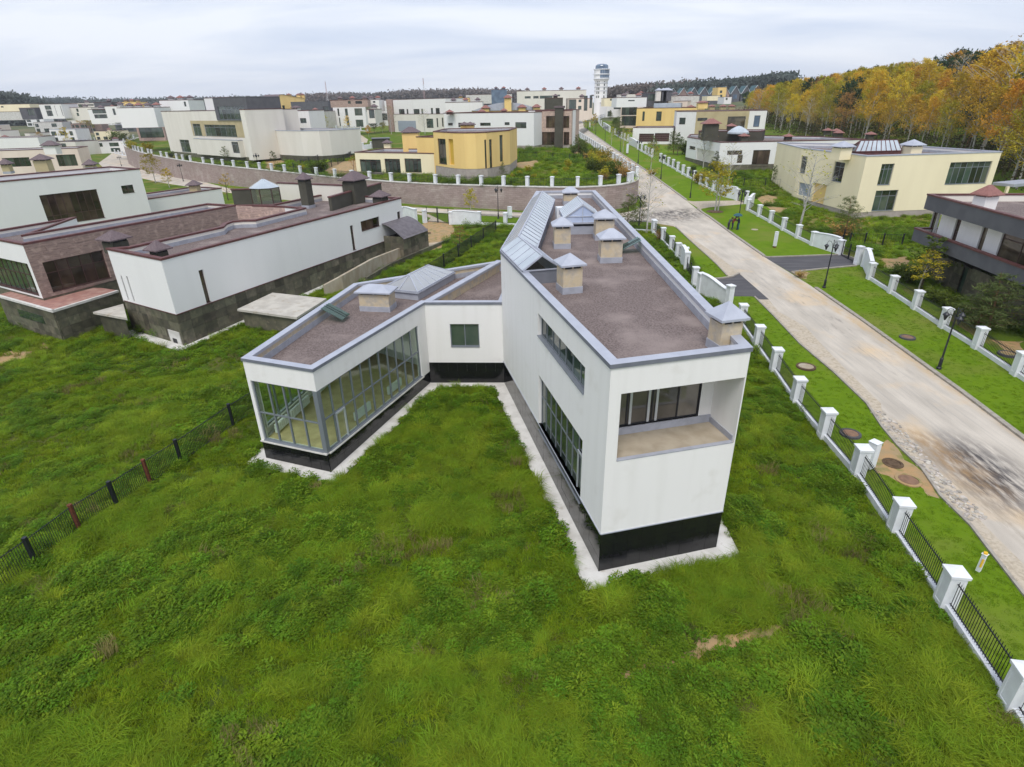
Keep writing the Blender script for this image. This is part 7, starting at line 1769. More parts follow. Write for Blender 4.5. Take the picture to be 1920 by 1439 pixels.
# ------------------------------------------------------------------ trees
def leaf_mesh(name, C, S, m, flat=0.0, asp=.6):
    """leaf-sized faces at centres C with sizes S"""
    C = np.asarray(C, float); n = len(C); S = np.broadcast_to(np.asarray(S, float), (n,))
    a = rng.normal(size=(n, 3)); a[:, 2] *= (1 - flat) if flat < 1 else .1; a /= np.linalg.norm(a, axis=1)[:, None]
    b = rng.normal(size=(n, 3)); b -= (b * a).sum(1)[:, None] * a; b /= np.linalg.norm(b, axis=1)[:, None]
    a = a * S[:, None]; b = b * S[:, None] * asp
    P_ = np.stack([C - a, C - b * .9, C + a, C + b], 1).reshape(-1, 3)
    me = bpy.data.meshes.new(name); me.vertices.add(4 * n); me.vertices.foreach_set('co', P_.ravel()); me.loops.add(4 * n); me.loops.foreach_set('vertex_index', np.arange(4 * n, dtype=np.int32)); me.polygons.add(n)
    me.polygons.foreach_set('loop_start', np.arange(0, 4 * n, 4, dtype=np.int32)); me.update(calc_edges=True); me.materials.append(m)
    return me
def skeleton(kind, rs):
    """trunk and limbs of a tree of unit height, and the spots where its foliage hangs"""
    mb = MB(); spots = []
    lean = (rs.uniform(-.05, .05), rs.uniform(-.05, .05))
    curve = [(lean[0] * t * t * 1.6 + rs.uniform(-.004, .004), lean[1] * t * t * 1.6 + rs.uniform(-.004, .004), t) for t in (-.02, .12, .28, .45, .62, .8, .97)]
    R = dict(birch=.011, forest=.010, pine=.011, scots=.013, bare=.010, sap=.013, bush=.008, spruce=.012)[kind]
    def at_(t):
        k = min(5, max(0, int(np.searchsorted([c[2] for c in curve], t) - 1))); a, b = Vector(curve[k]), Vector(curve[k + 1]); f = (t - a.z) / (b.z - a.z); return a.lerp(b, f)
    if kind != 'bush': mb.tube(curve, [R * (1.15 - 1.05 * max(0, c[2])) for c in curve], 6)
    def limb(t, ang, ln, rise, droop=0., r=.35, sub=2):
        p = at_(t); d = Vector((math.cos(ang), math.sin(ang), 0)); q1 = p + d * ln * .5 + Vector((0, 0, ln * rise * .6)); q2 = p + d * ln + Vector((0, 0, ln * (rise - droop)))
        mb.tube([p, q1, q2], [R * r * (1.2 - t * .8), R * r * .6 * (1.2 - t * .8), R * .08], 4, cap=False)
        for s in (.45, .7, .95): spots.append((p.lerp(q1, s * 2) if s < .5 else q1.lerp(q2, s * 2 - 1), ln))
        for k in range(sub):
            b0 = p.lerp(q2, rs.uniform(.35, .8)); a2 = ang + rs.uniform(-.9, .9); l2 = ln * rs.uniform(.35, .6); b1 = b0 + Vector((math.cos(a2) * l2, math.sin(a2) * l2, l2 * (rise * .7 - droop)))
            mb.tube([b0, b1], [R * r * .35, R * .06], 3, cap=False); spots.append((b1, ln * .7))
    g = 2.39996
    if kind in ('birch', 'sap', 'bare', 'forest'):
        t0 = dict(birch=.28, sap=.2, bare=.22, forest=.24)[kind]; n = dict(birch=26, sap=16, bare=34, forest=30)[kind]
        for k in range(n):
            t = t0 + (.97 - t0) * (k + rs.uniform(.1, .9)) / n; f = (t - t0) / (1 - t0); ln = (.24 if kind != 'bare' else .26) * (1 - f) ** .75 * (.55 + .45 * min(1, f * 5)) * rs.uniform(.7, 1.2) + .03
            if kind == 'forest': ln *= 1.0
            limb(t, k * g + rs.uniform(-.4, .4), ln, rs.uniform(.7, 1.5), .35 if kind == 'birch' else .1, sub=4 if kind == 'bare' else 2)
    elif kind in ('pine', 'spruce'):
        n = 11
        for k in range(n):
            t = .1 + .86 * k / n; w = .26 * (1 - t) ** .8 + .03
            for j in range(5 if k < 8 else 3): limb(t + rs.uniform(-.02, .02), j * 6.283 / 5 + k * .7 + rs.uniform(-.3, .3), w * rs.uniform(.75, 1.2), rs.uniform(.15, .6), .05, r=.3, sub=2)
    elif kind == 'scots':
        for k in range(20):
            t = .52 + .46 * k / 20; limb(t, k * g, .2 * (1 - ((t - .62) / .45) ** 2 * .6) * rs.uniform(.6, 1.1), rs.uniform(.2, .7), .1, sub=3)
    else:
        for k in range(14):
            a = k * g; l = rs.uniform(.55, 1.0); tip = Vector((math.cos(a) * .42 * rs.random(), math.sin(a) * .42 * rs.random(), l)); mid = tip * .5 + Vector((0, 0, .05))
            mb.tube([(0, 0, -.02), mid, tip], [R, R * .6, R * .15], 4, cap=False)
            for s in (.35, .5, .65, .8, 1.0): spots.append((tip * s + Vector((rs.uniform(-.1, .1), rs.uniform(-.1, .1), 0)), .22))
    return mb, spots
def tree_proto(kind, bark, leafm, seed, nleaf, size, spread, drop=0., asp=.6):
    rs = random.Random(seed); mb, spots = skeleton(kind, rs); tm = mb.mesh('trunk', bark)
    if not nleaf: return tm, None
    SP = np.array([tuple(s[0]) for s in spots]); LN = np.array([s[1] for s in spots]); idx = rng.integers(0, len(SP), nleaf)
    keep = rng.random(len(SP)) > .12; idx = idx[keep[idx]]
    C = SP[idx] + rng.normal(size=(len(idx), 3)) * (spread * (LN[idx] / .2) ** .5)[:, None]
    if drop: C[:, 2] -= rng.random(len(idx)) * drop * (LN[idx] / .2)
    return tm, leaf_mesh('crown', C, size * rng.uniform(.6, 1.3, len(idx)), leafm, asp=asp)
PT = {
    'forest_gold': [tree_proto('forest', BARKW, L_YEL, 1 + i, 4200, .0115, .034) for i in range(2)], 'forest_orange': [tree_proto('forest', BARKW, L_ORA, 11 + i, 4000, .0115, .034) for i in range(3)],
    'forest_brown': [tree_proto('forest', BARK, L_BRN, 21 + i, 2600, .011, .034) for i in range(2)], 'forest_olive': [tree_proto('forest', BARKW, L_OLV, 31 + i, 4200, .0115, .034) for i in range(2)],
    'forest_pine': [tree_proto('scots', BARKO, L_PIN, 41 + i, 2400, .017, .034) for i in range(2)], 'forest_bare': [tree_proto('bare', BARKW, L_BRN, 51, 380, .012, .03)],
    'birch_yellow': [tree_proto('birch', BARKW, L_OLV, 61 + i, 1300, .019, .03, .06) for i in range(2)], 'birch_gold': [tree_proto('sap', BARKW, L_YEL, 71 + i, 800, .02, .03) for i in range(2)],
    'birch_bare': [tree_proto('bare', BARKW, L_OLV, 81 + i, 130, .012, .03) for i in range(2)], 'birch_thin': [tree_proto('birch', BARKW, L_OLV, 85 + i, 420, .016, .03, .05) for i in range(2)],
    'pine_young': [tree_proto('pine', BARKO, L_PINL, 91 + i, 2600, .03, .024, 0., .13) for i in range(3)], 'sapling_green': [tree_proto('sap', BARK, L_GRN, 95 + i, 700, .022, .032) for i in range(2)],
    'sapling_brown': [tree_proto('sap', BARK, L_BRN, 97, 420, .02, .03)], 'tree_green': [tree_proto('forest', BARK, L_GRN, 99 + i, 2200, .022, .05) for i in range(2)],
    'bush_green': [tree_proto('bush', BARK, L_GRN, 101 + i, 1100, .05, .07) for i in range(2)], 'bush_olive': [tree_proto('bush', BARK, L_OLV, 103, 1000, .05, .07)], 'bush_brown': [tree_proto('bush', BARK, L_BRN, 105, 500, .045, .07)],
}
SRC = {}
def tree(name, kind, p, h, label, z=None, wide=1.0, rz=None, group=None, lean=(0, 0), cat='tree', var=None):
    v = (random.randrange(len(PT[kind])) if var is None else var); z = gz(*p) if z is None else z
    key = (name, kind, v)
    if key not in SRC:
        r = bpy.data.objects.new(name, None); COL.objects.link(r)
        for nm, me in zip(('trunk', 'crown'), PT[kind][v]):
            if me:
                c = bpy.data.objects.new(nm, me); COL.objects.link(c); c.parent = r
        SRC[key] = r
    else:
        s = SRC[key]; r = s.copy(); COL.objects.link(r)
        for ch in s.children: c = ch.copy(); COL.objects.link(c); c.parent = r
    r.location = (p[0], p[1], z - .03); r.rotation_euler = (lean[0], lean[1], random.uniform(0, 6.28) if rz is None else rz); r.scale = (h * wide, h * wide, h)
    for k in ('group',):
        if k in r: del r[k]
    return tag(r, label, cat, group)
def tpx(name, kind, base, topy, label, zone=G, **k):
    p = zone(*base); z = gz(*p); h = max(.8, zat(base[0], topy, *p) - z)
    return tree(name, kind, p, h, label, z, **k)
tpx('birch_tree', 'birch_yellow', (883, 403), 352, 'small yellow green birch on the cross street verge in front of the granite wall', wide=1.15)
tpx('sapling_tree', 'sapling_brown', (862, 468), 424, 'thin brownish sapling beside the dark mesh fence by the sandy yard', wide=1.5)
tpx('pine_tree', 'pine_young', (1176, 430), 360, 'young pine at the street corner left of the bare birch', wide=1.35)
tpx('pine_tree', 'pine_young', (1202, 419), 362, 'slimmer young pine beside the corner street lamp', wide=.9)
tpx('birch_tree', 'birch_bare', (1212, 437), 318, 'tall bare white birch at the street corner', wide=1.3)
tpx('birch_tree', 'birch_yellow', (1341, 396), 302, 'weeping yellow green birch standing in a soil ring at the concrete driveway', wide=1.5); tpx('birch_tree', 'birch_thin', (1346, 396), 306, 'second slim birch stem in the soil ring at the concrete driveway', wide=1.3)
tpx('birch_tree', 'birch_bare', (1365, 348), 268, 'slim bare white birch before the white bungalow wall', wide=1.3); tpx('birch_tree', 'birch_bare', (1318, 315), 240, 'bare birch in front of the porch of the white bungalow', wide=1.3)
tpx('pine_tree', 'pine_young', (1339, 322), 282, 'dark young pine in front of the white bungalow', wide=1.1); tpx('birch_tree', 'birch_thin', (1220, 319), 268, 'pale thin birch on the verge by the earth patch', wide=1.7)
tpx('birch_tree', 'birch_bare', (1499, 428), 286, 'bare white birch in front of the pale yellow house', wide=1.5, lean=(0, .08)); tpx('pine_tree', 'pine_young', (1583, 446), 364, 'young pine growing over a rusty shrub in front of the pale yellow house', wide=1.3)
tpx('shrub', 'bush_brown', (1578, 448), 410, 'rusty brown shrub below the young pine by the gate', wide=1.8, cat='shrub')
tpx('deciduous_tree', 'sapling_green', (1727, 540), 448, 'big leafy young tree with yellowing leaves in front of the banded house', wide=1.7, var=0); tpx('birch_tree', 'birch_yellow', (1722, 545), 470, 'yellowing young birch tree beside the banded house corner', wide=1.7)
tpx('pine_tree', 'pine_young', (1850, 622), 506, 'bushy young pine behind the lamp in front of the banded house', wide=1.9); tpx('pine_tree', 'pine_young', (1832, 612), 545, 'low spreading pine next to the bushy pine by the banded house', wide=2.6)
for x, y, t in ((1700, 530, 500), (1750, 565, 540), (1790, 590, 566), (1810, 600, 575), (1772, 575, 552), (1685, 518, 496)): tpx('shrub', 'bush_green', (x, y), t, 'low dark green shrub in the strip before the banded house', wide=2.0, cat='shrub', group='shrubs before the banded house')
tpx('birch_tree', 'birch_yellow', (292, 343), 288, 'broad yellow green birch in front of the long granite wall', wide=1.5); tpx('birch_tree', 'birch_gold', (318, 352), 316, 'small golden tree beside the cream house annex', wide=1.6)
tpx('deciduous_tree', 'sapling_brown', (428, 376), 327, 'sparse brown leaved sapling over the slate base house roof', wide=1.4); tpx('birch_tree', 'birch_gold', (128, 278), 240, 'golden tree between the two leftmost pale houses', wide=1.3)
tpx('deciduous_tree', 'forest_orange', (163, 250), 203, 'orange brown autumn tree beyond the ribbon window house', wide=1.3); tpx('deciduous_tree', 'forest_olive', (176, 250), 215, 'olive tree beside the orange tree beyond the left road', wide=1.3)
tpx('deciduous_tree', 'forest_brown', (80, 270), 248, 'brown bushy tree in front of the ribbon window house', wide=1.6)
for i, (x, y, t, k, l) in enumerate(((222, 275, 248, 'bush_green', 'dark green bush at the corner of the wall left of the brick pavilion'), (236, 278, 252, 'bush_green', 'second dark bush right behind the wall corner pillars'), (250, 282, 262, 'bush_olive', 'olive bush before the brick pavilion'), (278, 285, 266, 'bush_olive', 'yellowish bush under the brick pavilion window'), (322, 296, 284, 'bush_green', 'low bush at the left foot of the modern house'),
        (352, 300, 290, 'bush_green', 'low bush under the left window of the modern house'), (425, 304, 276, 'sapling_green', 'leafy sapling before the lower glass doors of the modern house'), (515, 312, 284, 'sapling_green', 'leafy sapling at the left end of the blank house'), (603, 325, 300, 'bush_green', 'dark bushy growth between the dark fences right of the blank house'), (590, 327, 306, 'bush_green', 'wide dark bush behind the wall pillars right of the blank house'),
        (566, 322, 308, 'bush_olive', 'low olive bush in front of the blank house plinth'), (664, 325, 292, 'sapling_brown', 'sparse poplar sapling at the left corner of the yellow house'), (797, 326, 300, 'sapling_brown', 'thin sapling between the glazed bays and the round tower front'), (938, 331, 296, 'pine_young', 'slim young pine in front of the yellow round tower'), (1085, 291, 250, 'pine_young', 'young pine at the brick end of the long white house'),
        (1004, 278, 262, 'bush_olive', 'low bush before the brick end windows'), (608, 262, 208, 'birch_thin', 'tall thin white birch behind the blank house'), (597, 262, 232, 'bush_brown', 'brown scrub at the right of the blank house upper cube'), (622, 268, 240, 'sapling_brown', 'brown sapling by the white fence piece behind the blank house'), (652, 245, 218, 'birch_gold', 'golden sapling before the white villa door'),
        (702, 250, 222, 'tree_green', 'round green tree between the white villa and the garage villa'), (718, 250, 226, 'forest_olive', 'olive tree left of the garage villa'), (692, 258, 236, 'forest_orange', 'orange tree at the bend of the upper earth road'), (734, 252, 200, 'birch_bare', 'tall bare pale tree before the brick pier'), (797, 252, 206, 'birch_bare', 'bare tree in front of the garage villa windows'),
        (527, 228, 204, 'tree_green', 'green tree left of the gabled yellow house'), (512, 236, 212, 'tree_green', 'dark green tree at the left of the blank house cube'), (1160, 258, 216, 'pine_young', 'broad green pine left of the glass front house'), (1152, 250, 222, 'tree_green', 'green tree at the far road bend'), (1144, 226, 206, 'pine_young', 'far pine by the curved fence'), (1120, 214, 190, 'tree_green', 'green tree at the foot of the lookout tower'), (1130, 208, 192, 'tree_green', 'second tree at the foot of the lookout tower'),
        (1096, 236, 214, 'birch_gold', 'orange sapling at the far bend of the road'), (1113, 246, 214, 'birch_gold', 'yellow sapling on the verge at the far bend'), (1146, 272, 238, 'birch_thin', 'slim birch pair on the rising verge'), (1168, 286, 244, 'birch_thin', 'slim birch by the asphalt mouth before the double garage'), (1178, 278, 240, 'birch_thin', 'thin birch before the garage wall'), (1224, 291, 252, 'pine_young', 'pale pine before the right garage door'),
        (1262, 290, 244, 'pine_young', 'tall young pine right of the double garage'), (1270, 292, 250, 'sapling_green', 'green tree under the tan house wall'), (1284, 290, 262, 'bush_green', 'bush at the left corner of the white bungalow'), (1448, 345, 312, 'sapling_green', 'green bush tree at the plinth of the white bungalow'), (1310, 345, 318, 'bush_olive', 'olive bush behind the pillars before the white bungalow'), (1328, 352, 310, 'sapling_green', 'leafy sapling behind the pillars before the white bungalow'), (1300, 322, 310, 'bush_green', 'small bush by the bungalow path'))):
    tpx('shrub' if 'bush' in k else ('pine_tree' if 'pine' in k else ('birch_tree' if 'birch' in k else 'deciduous_tree')), k, (x, y), t, l, zone=(U if inpoly([U(x, y)], UPPER)[0] else G), wide=1.5 if 'bush' in k else 1.25, cat='shrub' if 'bush' in k else 'tree')
# overgrown shrubs along the fence of the grassy plot
for i in range(46):
    f = random.random(); x0, y0 = 1096 + 90 * f, 276 + 64 * f; x = x0 - abs(random.gauss(0, 26)) - 4; y = y0 + random.uniform(-5, 4); p = U(x, y)
    k = random.choice(('bush_green', 'bush_olive', 'bush_brown', 'bush_green', 'bush_brown'))
    c = {'bush_green': 'dark green', 'bush_olive': 'olive', 'bush_brown': 'brownish'}[k]
    tree('shrub', k, p, random.uniform(1.2, 2.8), '%s overgrown shrub along the %s part of the grassy plot fence by the road' % (c, 'near' if f > .66 else 'middle' if f > .33 else 'far'), wide=1.3, group='%s shrubs along the %s plot fence' % (c, 'near' if f > .66 else 'middle' if f > .33 else 'far'), cat='shrub')
for x, y in ((905, 327), (962, 333), (975, 330), (1000, 335), (1040, 330), (1060, 322), (990, 322)):
    tree('shrub', 'bush_olive', U(x, y), random.uniform(.7, 1.3), 'low olive shrub in the grass of the raised plot right of the yellow house', wide=1.7, group='low shrubs of the raised plot', cat='shrub')
# twigs left on the verge
tree('brush_pile', 'bush_brown', G(1222, 327), 1.1, 'heap of brown twigs at the kerb before the long pillared fence', wide=3.2, cat='brush pile'); tree('brush_pile', 'bush_brown', G(1500, 520), .7, 'dry brown brush on the corner of the right asphalt driveway', wide=2.2, cat='brush pile')
tree('shrub', 'bush_brown', G(1236, 452), 1.7, 'leggy brown shrub covering the peeling corner pillars', wide=.9, cat='shrub')
mb = MB(); p = G(1340, 397); mb.lathe((*p, gz(*p)), [(1.3, 0), (1.1, .07), (.4, .1), (.02, .11)], 14); tag(mb.build('soil_ring', EARTHD), kind='structure')

# ------------------------------------------------------------------ the autumn wood on the right
edge_px = [(1392, 216), (1425, 232), (1455, 245), (1500, 256), (1560, 266), (1640, 276), (1720, 286), (1800, 296), (1850, 318), (1890, 345), (1925, 368)]
EDGE = [G(*p) for p in edge_px] + [(150, 60)]
kinds = (('forest_gold', .27), ('forest_orange', .18), ('forest_brown', .11), ('forest_olive', .25), ('forest_pine', .15), ('forest_bare', .04))
LBL = {'forest_gold': 'golden yellow birch in the autumn wood', 'forest_orange': 'orange leaved tree in the autumn wood', 'forest_brown': 'thin brown leaved tree in the autumn wood', 'forest_olive': 'olive green birch in the autumn wood', 'forest_pine': 'dark green pine with bare red trunk in the autumn wood', 'forest_bare': 'nearly bare white birch in the autumn wood'}
fr = random.Random(3); npl = 0; placed = []
cum = [0.]
for a, b in zip(EDGE, EDGE[1:]): cum.append(cum[-1] + float(np.hypot(*(V2(b) - V2(a)))))
tries = 0
while npl < 285 and tries < 20000:
    tries += 1
    f = fr.random(); s = cum[-1] * f; i = min(max(0, int(np.searchsorted(cum, s) - 1)), len(EDGE) - 2); t = (s - cum[i]) / (cum[i + 1] - cum[i])
    a, b = V2(EDGE[i]), V2(EDGE[i + 1]); d = unit(b - a); n_ = np.array((-d[1], d[0]))
    if n_[0] < 0: n_ = -n_
    dep = 62 * fr.random() ** 1.25
    p = a + (b - a) * t + n_ * dep
    if p[1] < 55: continue
    if any((p[0] - q[0]) ** 2 + (p[1] - q[1]) ** 2 < (3.6 + dep * .045) ** 2 for q in placed): continue
    placed.append(p)
    r = fr.random(); acc = 0
    for k, w in kinds:
        acc += w
        if r < acc: break
    if dep < 6 and k == 'forest_pine' and fr.random() < .3: k = 'forest_gold'
    hgt = fr.uniform(12, 18.5) * (.84 if dep < 5 else 1.0) * (1.06 if k == 'forest_pine' else 1)
    PX = 960 + F * p[0] / (p[1] * cP + CAMH * sP); where = 'above the white bungalow' if PX < 1500 else 'behind the yellow roof light' if PX < 1690 else 'behind the pale yellow house end' if PX < 1860 else 'at the right edge'
    rowl = 'front row' if dep < 9 else 'middle rows' if dep < 30 else 'top rows'
    lab = LBL[k].split(' in the')[0].replace(' with bare red trunk', '') + ' in the wood %s, %s' % (where, rowl)
    if PX > 1760: hgt *= 1.2
    sky_y = np.interp(PX, [1380, 1450, 1540, 1640, 1740, 1840, 1920, 2100], [178, 158, 139, 123, 103, 84, 70, 45]) + fr.uniform(0, 9) - (5 if fr.random() < .12 else 0)
    hgt = max(6.5, min(hgt, zat(PX, sky_y, *p) - gz(*p)))
    tree('pine_tree' if k == 'forest_pine' else 'birch_tree' if k in ('forest_gold', 'forest_olive', 'forest_bare') else 'deciduous_tree', k, tuple(p), hgt, lab, wide=fr.uniform(.8, 1.2), group=lab.replace('birch in', 'birches in').replace('tree in', 'trees in').replace('pine in', 'pines in'), lean=(fr.uniform(-.05, .05), fr.uniform(-.05, .05)))
    npl += 1
tree('birch_tree', 'forest_bare', G(1836, 292), 23, 'big leaning white birch in front of the wood at the right', lean=(0, .2), wide=1.7, rz=.1)
tree('birch_tree', 'forest_gold', G(1893, 350), 11.5, 'bright orange yellow tree at the right picture edge beside the pale yellow house', wide=1.5, var=0)
# understorey: dark scrub between the trunks, nobody could count it
C = []
for p in placed:
    for k in range(26):
        C.append((p[0] + fr.gauss(0, 3), p[1] + fr.gauss(0, 3), 0, fr.random() ** 1.5 * 3.6))
C = np.array(C); C[:, 2] = zlow(C[:, 0], C[:, 1]) + C[:, 3] + .1
cl = np.repeat(C[:, :3], 7, axis=0) + rng.normal(size=(len(C) * 7, 3)) * .6
me = leaf_mesh('undergrowth', cl, .26 * rng.uniform(.5, 1.3, len(cl)), leafmat('scrub_leaves', (.09, .075, .035), (.05, .055, .02), rnd=0., ns=.3)); o = bpy.data.objects.new('undergrowth', me); COL.objects.link(o); tag(o, 'brown scrub growing between the trunks of the autumn wood', 'undergrowth', kind='stuff')
# far woods that read as one mass
def wood(name, label, x0, x1, ytop, dist, m, n, size=5., seed=1, lift=0):
    rs = np.random.default_rng(seed); xs = x0 + (x1 - x0) * rs.random(n); C = []
    for x in xs:
        yt = np.interp(x, [q[0] for q in ytop], [q[1] for q in ytop]); ds = dist * (1 + .12 * rs.random()); p = V2(ray(x, 180)[:2]) / ray(x, 180)[1] * ds; zt_ = zat(x, yt + rs.uniform(1.0, 3.2), *p); z0 = gz(*p) - 1
        for k in range(12): C.append((p[0] + rs.normal() * size * .5, p[1] + rs.normal() * size * .5, z0 + (zt_ - z0) * (1 - rs.random() ** 1.6 * .95)))
    C = np.array(C); c2 = np.repeat(C, 5, axis=0) + rs.normal(size=(len(C) * 5, 3)) * size * .32
    me = leaf_mesh(name, c2, size * .3 * rs.uniform(.6, 1.3, len(c2)), m); o = bpy.data.objects.new(name, me); COL.objects.link(o); return tag(o, label, 'wood', kind='stuff')
FARB = leafmat('far_wood_brown', (.20, .155, .13), (.15, .135, .12), rnd=0., ns=.02); FARG = leafmat('far_wood_green', (.085, .11, .095), (.11, .12, .10), rnd=0., ns=.02)
wood('far_wood', 'dark pine wood on a rise at the far left edge of the skyline', -60, 72, [(-60, 178), (0, 178), (30, 181), (55, 187), (72, 193)], 620, FARG, 420, 6, 2)
wood('far_wood', 'low dark tree line along the left skyline', 40, 560, [(40, 190), (100, 186), (200, 189.5), (330, 187), (480, 183), (560, 183)], 1250, FARG, 900, 8, 3)
wood('far_wood', 'brown wood ridge on the skyline between the radio masts', 560, 985, [(560, 181), (680, 178), (690, 181), (760, 174), (860, 171), (985, 174)], 1100, FARB, 1200, 8, 4)
wood('far_wood', 'red brown wooded rise right of the lookout tower', 1132, 1300, [(1132, 174), (1160, 167), (1200, 164), (1250, 161), (1300, 158)], 640, FARB, 520, 6, 5)
wood('far_wood', 'dark green wood behind the row of gabled townhouses', 1225, 1480, [(1225, 168), (1300, 160), (1400, 152), (1480, 140)], 600, FARG, 620, 6, 6)
# ------------------------------------------------------------------ the meadow: grasses and weeds, as one scattered mass
def blades(n, h0, h1, bend, w, m, spread, name, leafy=False):
    V, Fc = [], []
    for k in range(n):
        a = random.uniform(0, 6.28); r = spread * math.sqrt(random.random()); x, y = r * math.cos(a), r * math.sin(a); h = random.uniform(h0, h1); da = random.uniform(-.9, .9) + (a if leafy else .6); b = bend * random.uniform(.4, 1.3)
        dx_, dy_ = math.cos(da) * b * h, math.sin(da) * b * h; px_, py_ = -math.sin(da) * w, math.cos(da) * w; n0 = len(V)
        V += [(x - px_, y - py_, 0), (x + px_, y + py_, 0), (x + dx_ * .35 + px_ * .8, y + dy_ * .35 + py_ * .8, h * .6), (x + dx_ * .35 - px_ * .8, y + dy_ * .35 - py_ * .8, h * .6), (x + dx_, y + dy_, h * (1 - b * .35))]
        Fc += [(n0, n0 + 1, n0 + 2, n0 + 3), (n0 + 3, n0 + 2, n0 + 4)]
    return V, Fc
def weed(n, h, spread, s):
    V, Fc = [], []
    for k in range(n):
        a = random.uniform(0, 6.28); r = spread * math.sqrt(random.random()); z = h * random.random() ** .7 * (1 - .5 * r / spread); c = Vector((r * math.cos(a), r * math.sin(a), z + .02)); l = s * random.uniform(.6, 1.4)
        d = Vector((math.cos(a + random.uniform(-1, 1)), math.sin(a + random.uniform(-1, 1)), random.uniform(-.35, .5))).normalized(); p = d.cross(Vector((0, 0, 1))).normalized() * l * .42
        n0 = len(V); V += [tuple(c - d * l), tuple(c + p), tuple(c + d * l), tuple(c - p)]; Fc += [(n0, n0 + 1, n0 + 2, n0 + 3)]
    return V, Fc
lib = bpy.data.collections.new('meadow_plants')
def lib_obj(name, geo, m):
    me = bpy.data.meshes.new(name); me.from_pydata(geo[0], [], geo[1]); me.materials.append(m); o = bpy.data.objects.new(name, me); lib.objects.link(o)
lib_obj('a_short_tuft', blades(46, .08, .2, .9, .008, G_GRASS, .22, ''), G_GRASS); lib_obj('b_short_tuft', blades(46, .1, .24, 1.0, .008, G_GRASS, .24, ''), G_GRASS)
lib_obj('c_long_tuft', blades(60, .2, .45, 1.25, .007, G_LONG, .26, ''), G_LONG); lib_obj('d_long_tuft', blades(50, .25, .5, 1.35, .007, G_LONG, .24, ''), G_LONG)
lib_obj('e_weed', weed(60, .22, .26, .05), G_WEED); lib_obj('f_weed', weed(80, .3, .3, .055), G_WEED); lib_obj('g_tall_weed', weed(110, .52, .34, .05), G_WEED); lib_obj('h_dry', blades(26, .2, .5, .5, .008, G_DRY, .22, ''), G_DRY)
G_LAWN = leafmat('lawn_blades', (.15, .25, .010), (.12, .21, .008), rnd=.25, ns=.3)
lib_obj('i_lawn', blades(40, .05, .12, .7, .009, G_LAWN, .24, ''), G_LAWN); lib_obj('j_lawn', blades(40, .05, .11, .9, .009, G_LAWN, .24, ''), G_LAWN)
def vnoise(P_, s, seed):
    r = np.random.default_rng(seed); t = r.random((64, 64)); q = P_ / s; i = np.floor(q).astype(int); f = q - i; f = f * f * (3 - 2 * f)
    g = lambda a, b: t[(i[:, 0] + a) % 64, (i[:, 1] + b) % 64]
    return (g(0, 0) * (1 - f[:, 0]) + g(1, 0) * f[:, 0]) * (1 - f[:, 1]) + (g(0, 1) * (1 - f[:, 0]) + g(1, 1) * f[:, 0]) * f[:, 1]
def scatter(name, label, polys, avoid, area, dens_fn, mix, scale=(.5, 1.15), zf=zlow, cat='grass'):
    (x0, x1), (y0, y1) = area; dmax = dens_fn(np.array([[0, y0]]))[0] * 1.02; n = int((x1 - x0) * (y1 - y0) * dmax)
    P_ = np.column_stack([rng.uniform(x0, x1, n), rng.uniform(y0, y1, n)])
    # only what the picture can show, with a margin
    xx = P_[:, 0] / (P_[:, 1] * cP + CAMH * sP); k = (np.abs(xx) < 1.02) & (rng.random(n) * dmax < dens_fn(P_)); P_ = P_[k]
    m = np.zeros(len(P_), bool)
    for p in polys: m |= inpoly(P_, p)
    for p in avoid: m &= ~inpoly(P_, p)
    P_ = P_[m]
    if name == 'meadow_grass': P_ = P_[~(inpoly(P_, E10) & (rng.random(len(P_)) < .8))]
    idx, sc = mix(P_); sc = sc * rng.uniform(*scale, len(P_))
    me = bpy.data.meshes.new(name); me.from_pydata(np.column_stack([P_, zf(P_[:, 0], P_[:, 1]) - .01]).tolist(), [], [])
    for an, ty, val in (('kind_index', 'INT', idx), ('size', 'FLOAT', sc), ('turn', 'FLOAT', rng.uniform(0, 6.28, len(P_)))):
        at = me.attributes.new(an, ty, 'POINT'); at.data.foreach_set('value', val.astype(np.int32 if ty == 'INT' else np.float32))
    o = bpy.data.objects.new(name, me); COL.objects.link(o); tag(o, label, cat, kind='stuff')
    ng = bpy.data.node_groups.new(name, 'GeometryNodeTree'); ng.interface.new_socket('Geometry', in_out='INPUT', socket_type='NodeSocketGeometry'); ng.interface.new_socket('Geometry', in_out='OUTPUT', socket_type='NodeSocketGeometry')
    N = ng.nodes.new; L = ng.links.new; gi, go = N('NodeGroupInput'), N('NodeGroupOutput'); ip = N('GeometryNodeInstanceOnPoints'); ci = N('GeometryNodeCollectionInfo'); ci.inputs['Collection'].default_value = lib; ci.inputs['Separate Children'].default_value = True; ci.inputs['Reset Children'].default_value = True
    def attr(nm, ty): a = N('GeometryNodeInputNamedAttribute'); a.data_type = ty; a.inputs['Name'].default_value = nm; return a.outputs['Attribute']
    cx_ = N('ShaderNodeCombineXYZ'); L(attr('turn', 'FLOAT'), cx_.inputs['Z'])
    L(gi.outputs[0], ip.inputs['Points']); L(ci.outputs[0], ip.inputs['Instance']); ip.inputs['Pick Instance'].default_value = True; L(attr('kind_index', 'INT'), ip.inputs['Instance Index']); L(cx_.outputs[0], ip.inputs['Rotation']); L(attr('size', 'FLOAT'), ip.inputs['Scale']); L(ip.outputs[0], go.inputs[0])
    md = o.modifiers.new('scatter', 'NODES'); md.node_group = ng
    return o
ho = offset([A_ for A_ in ((3.33, 17.72), (8.5, 18.98), (8.62, 60.2), (2.82, 60.5), (-.53, 34.75))], -.84); wo_ = offset([wl_, wf_, wi_, wj_, wb2, wb1], -.8)
lpoly = [l_, c_, r_, tuple(V2(r_) + nl * 13), tuple(V2(l_) + nl * 8 + er * 22)]
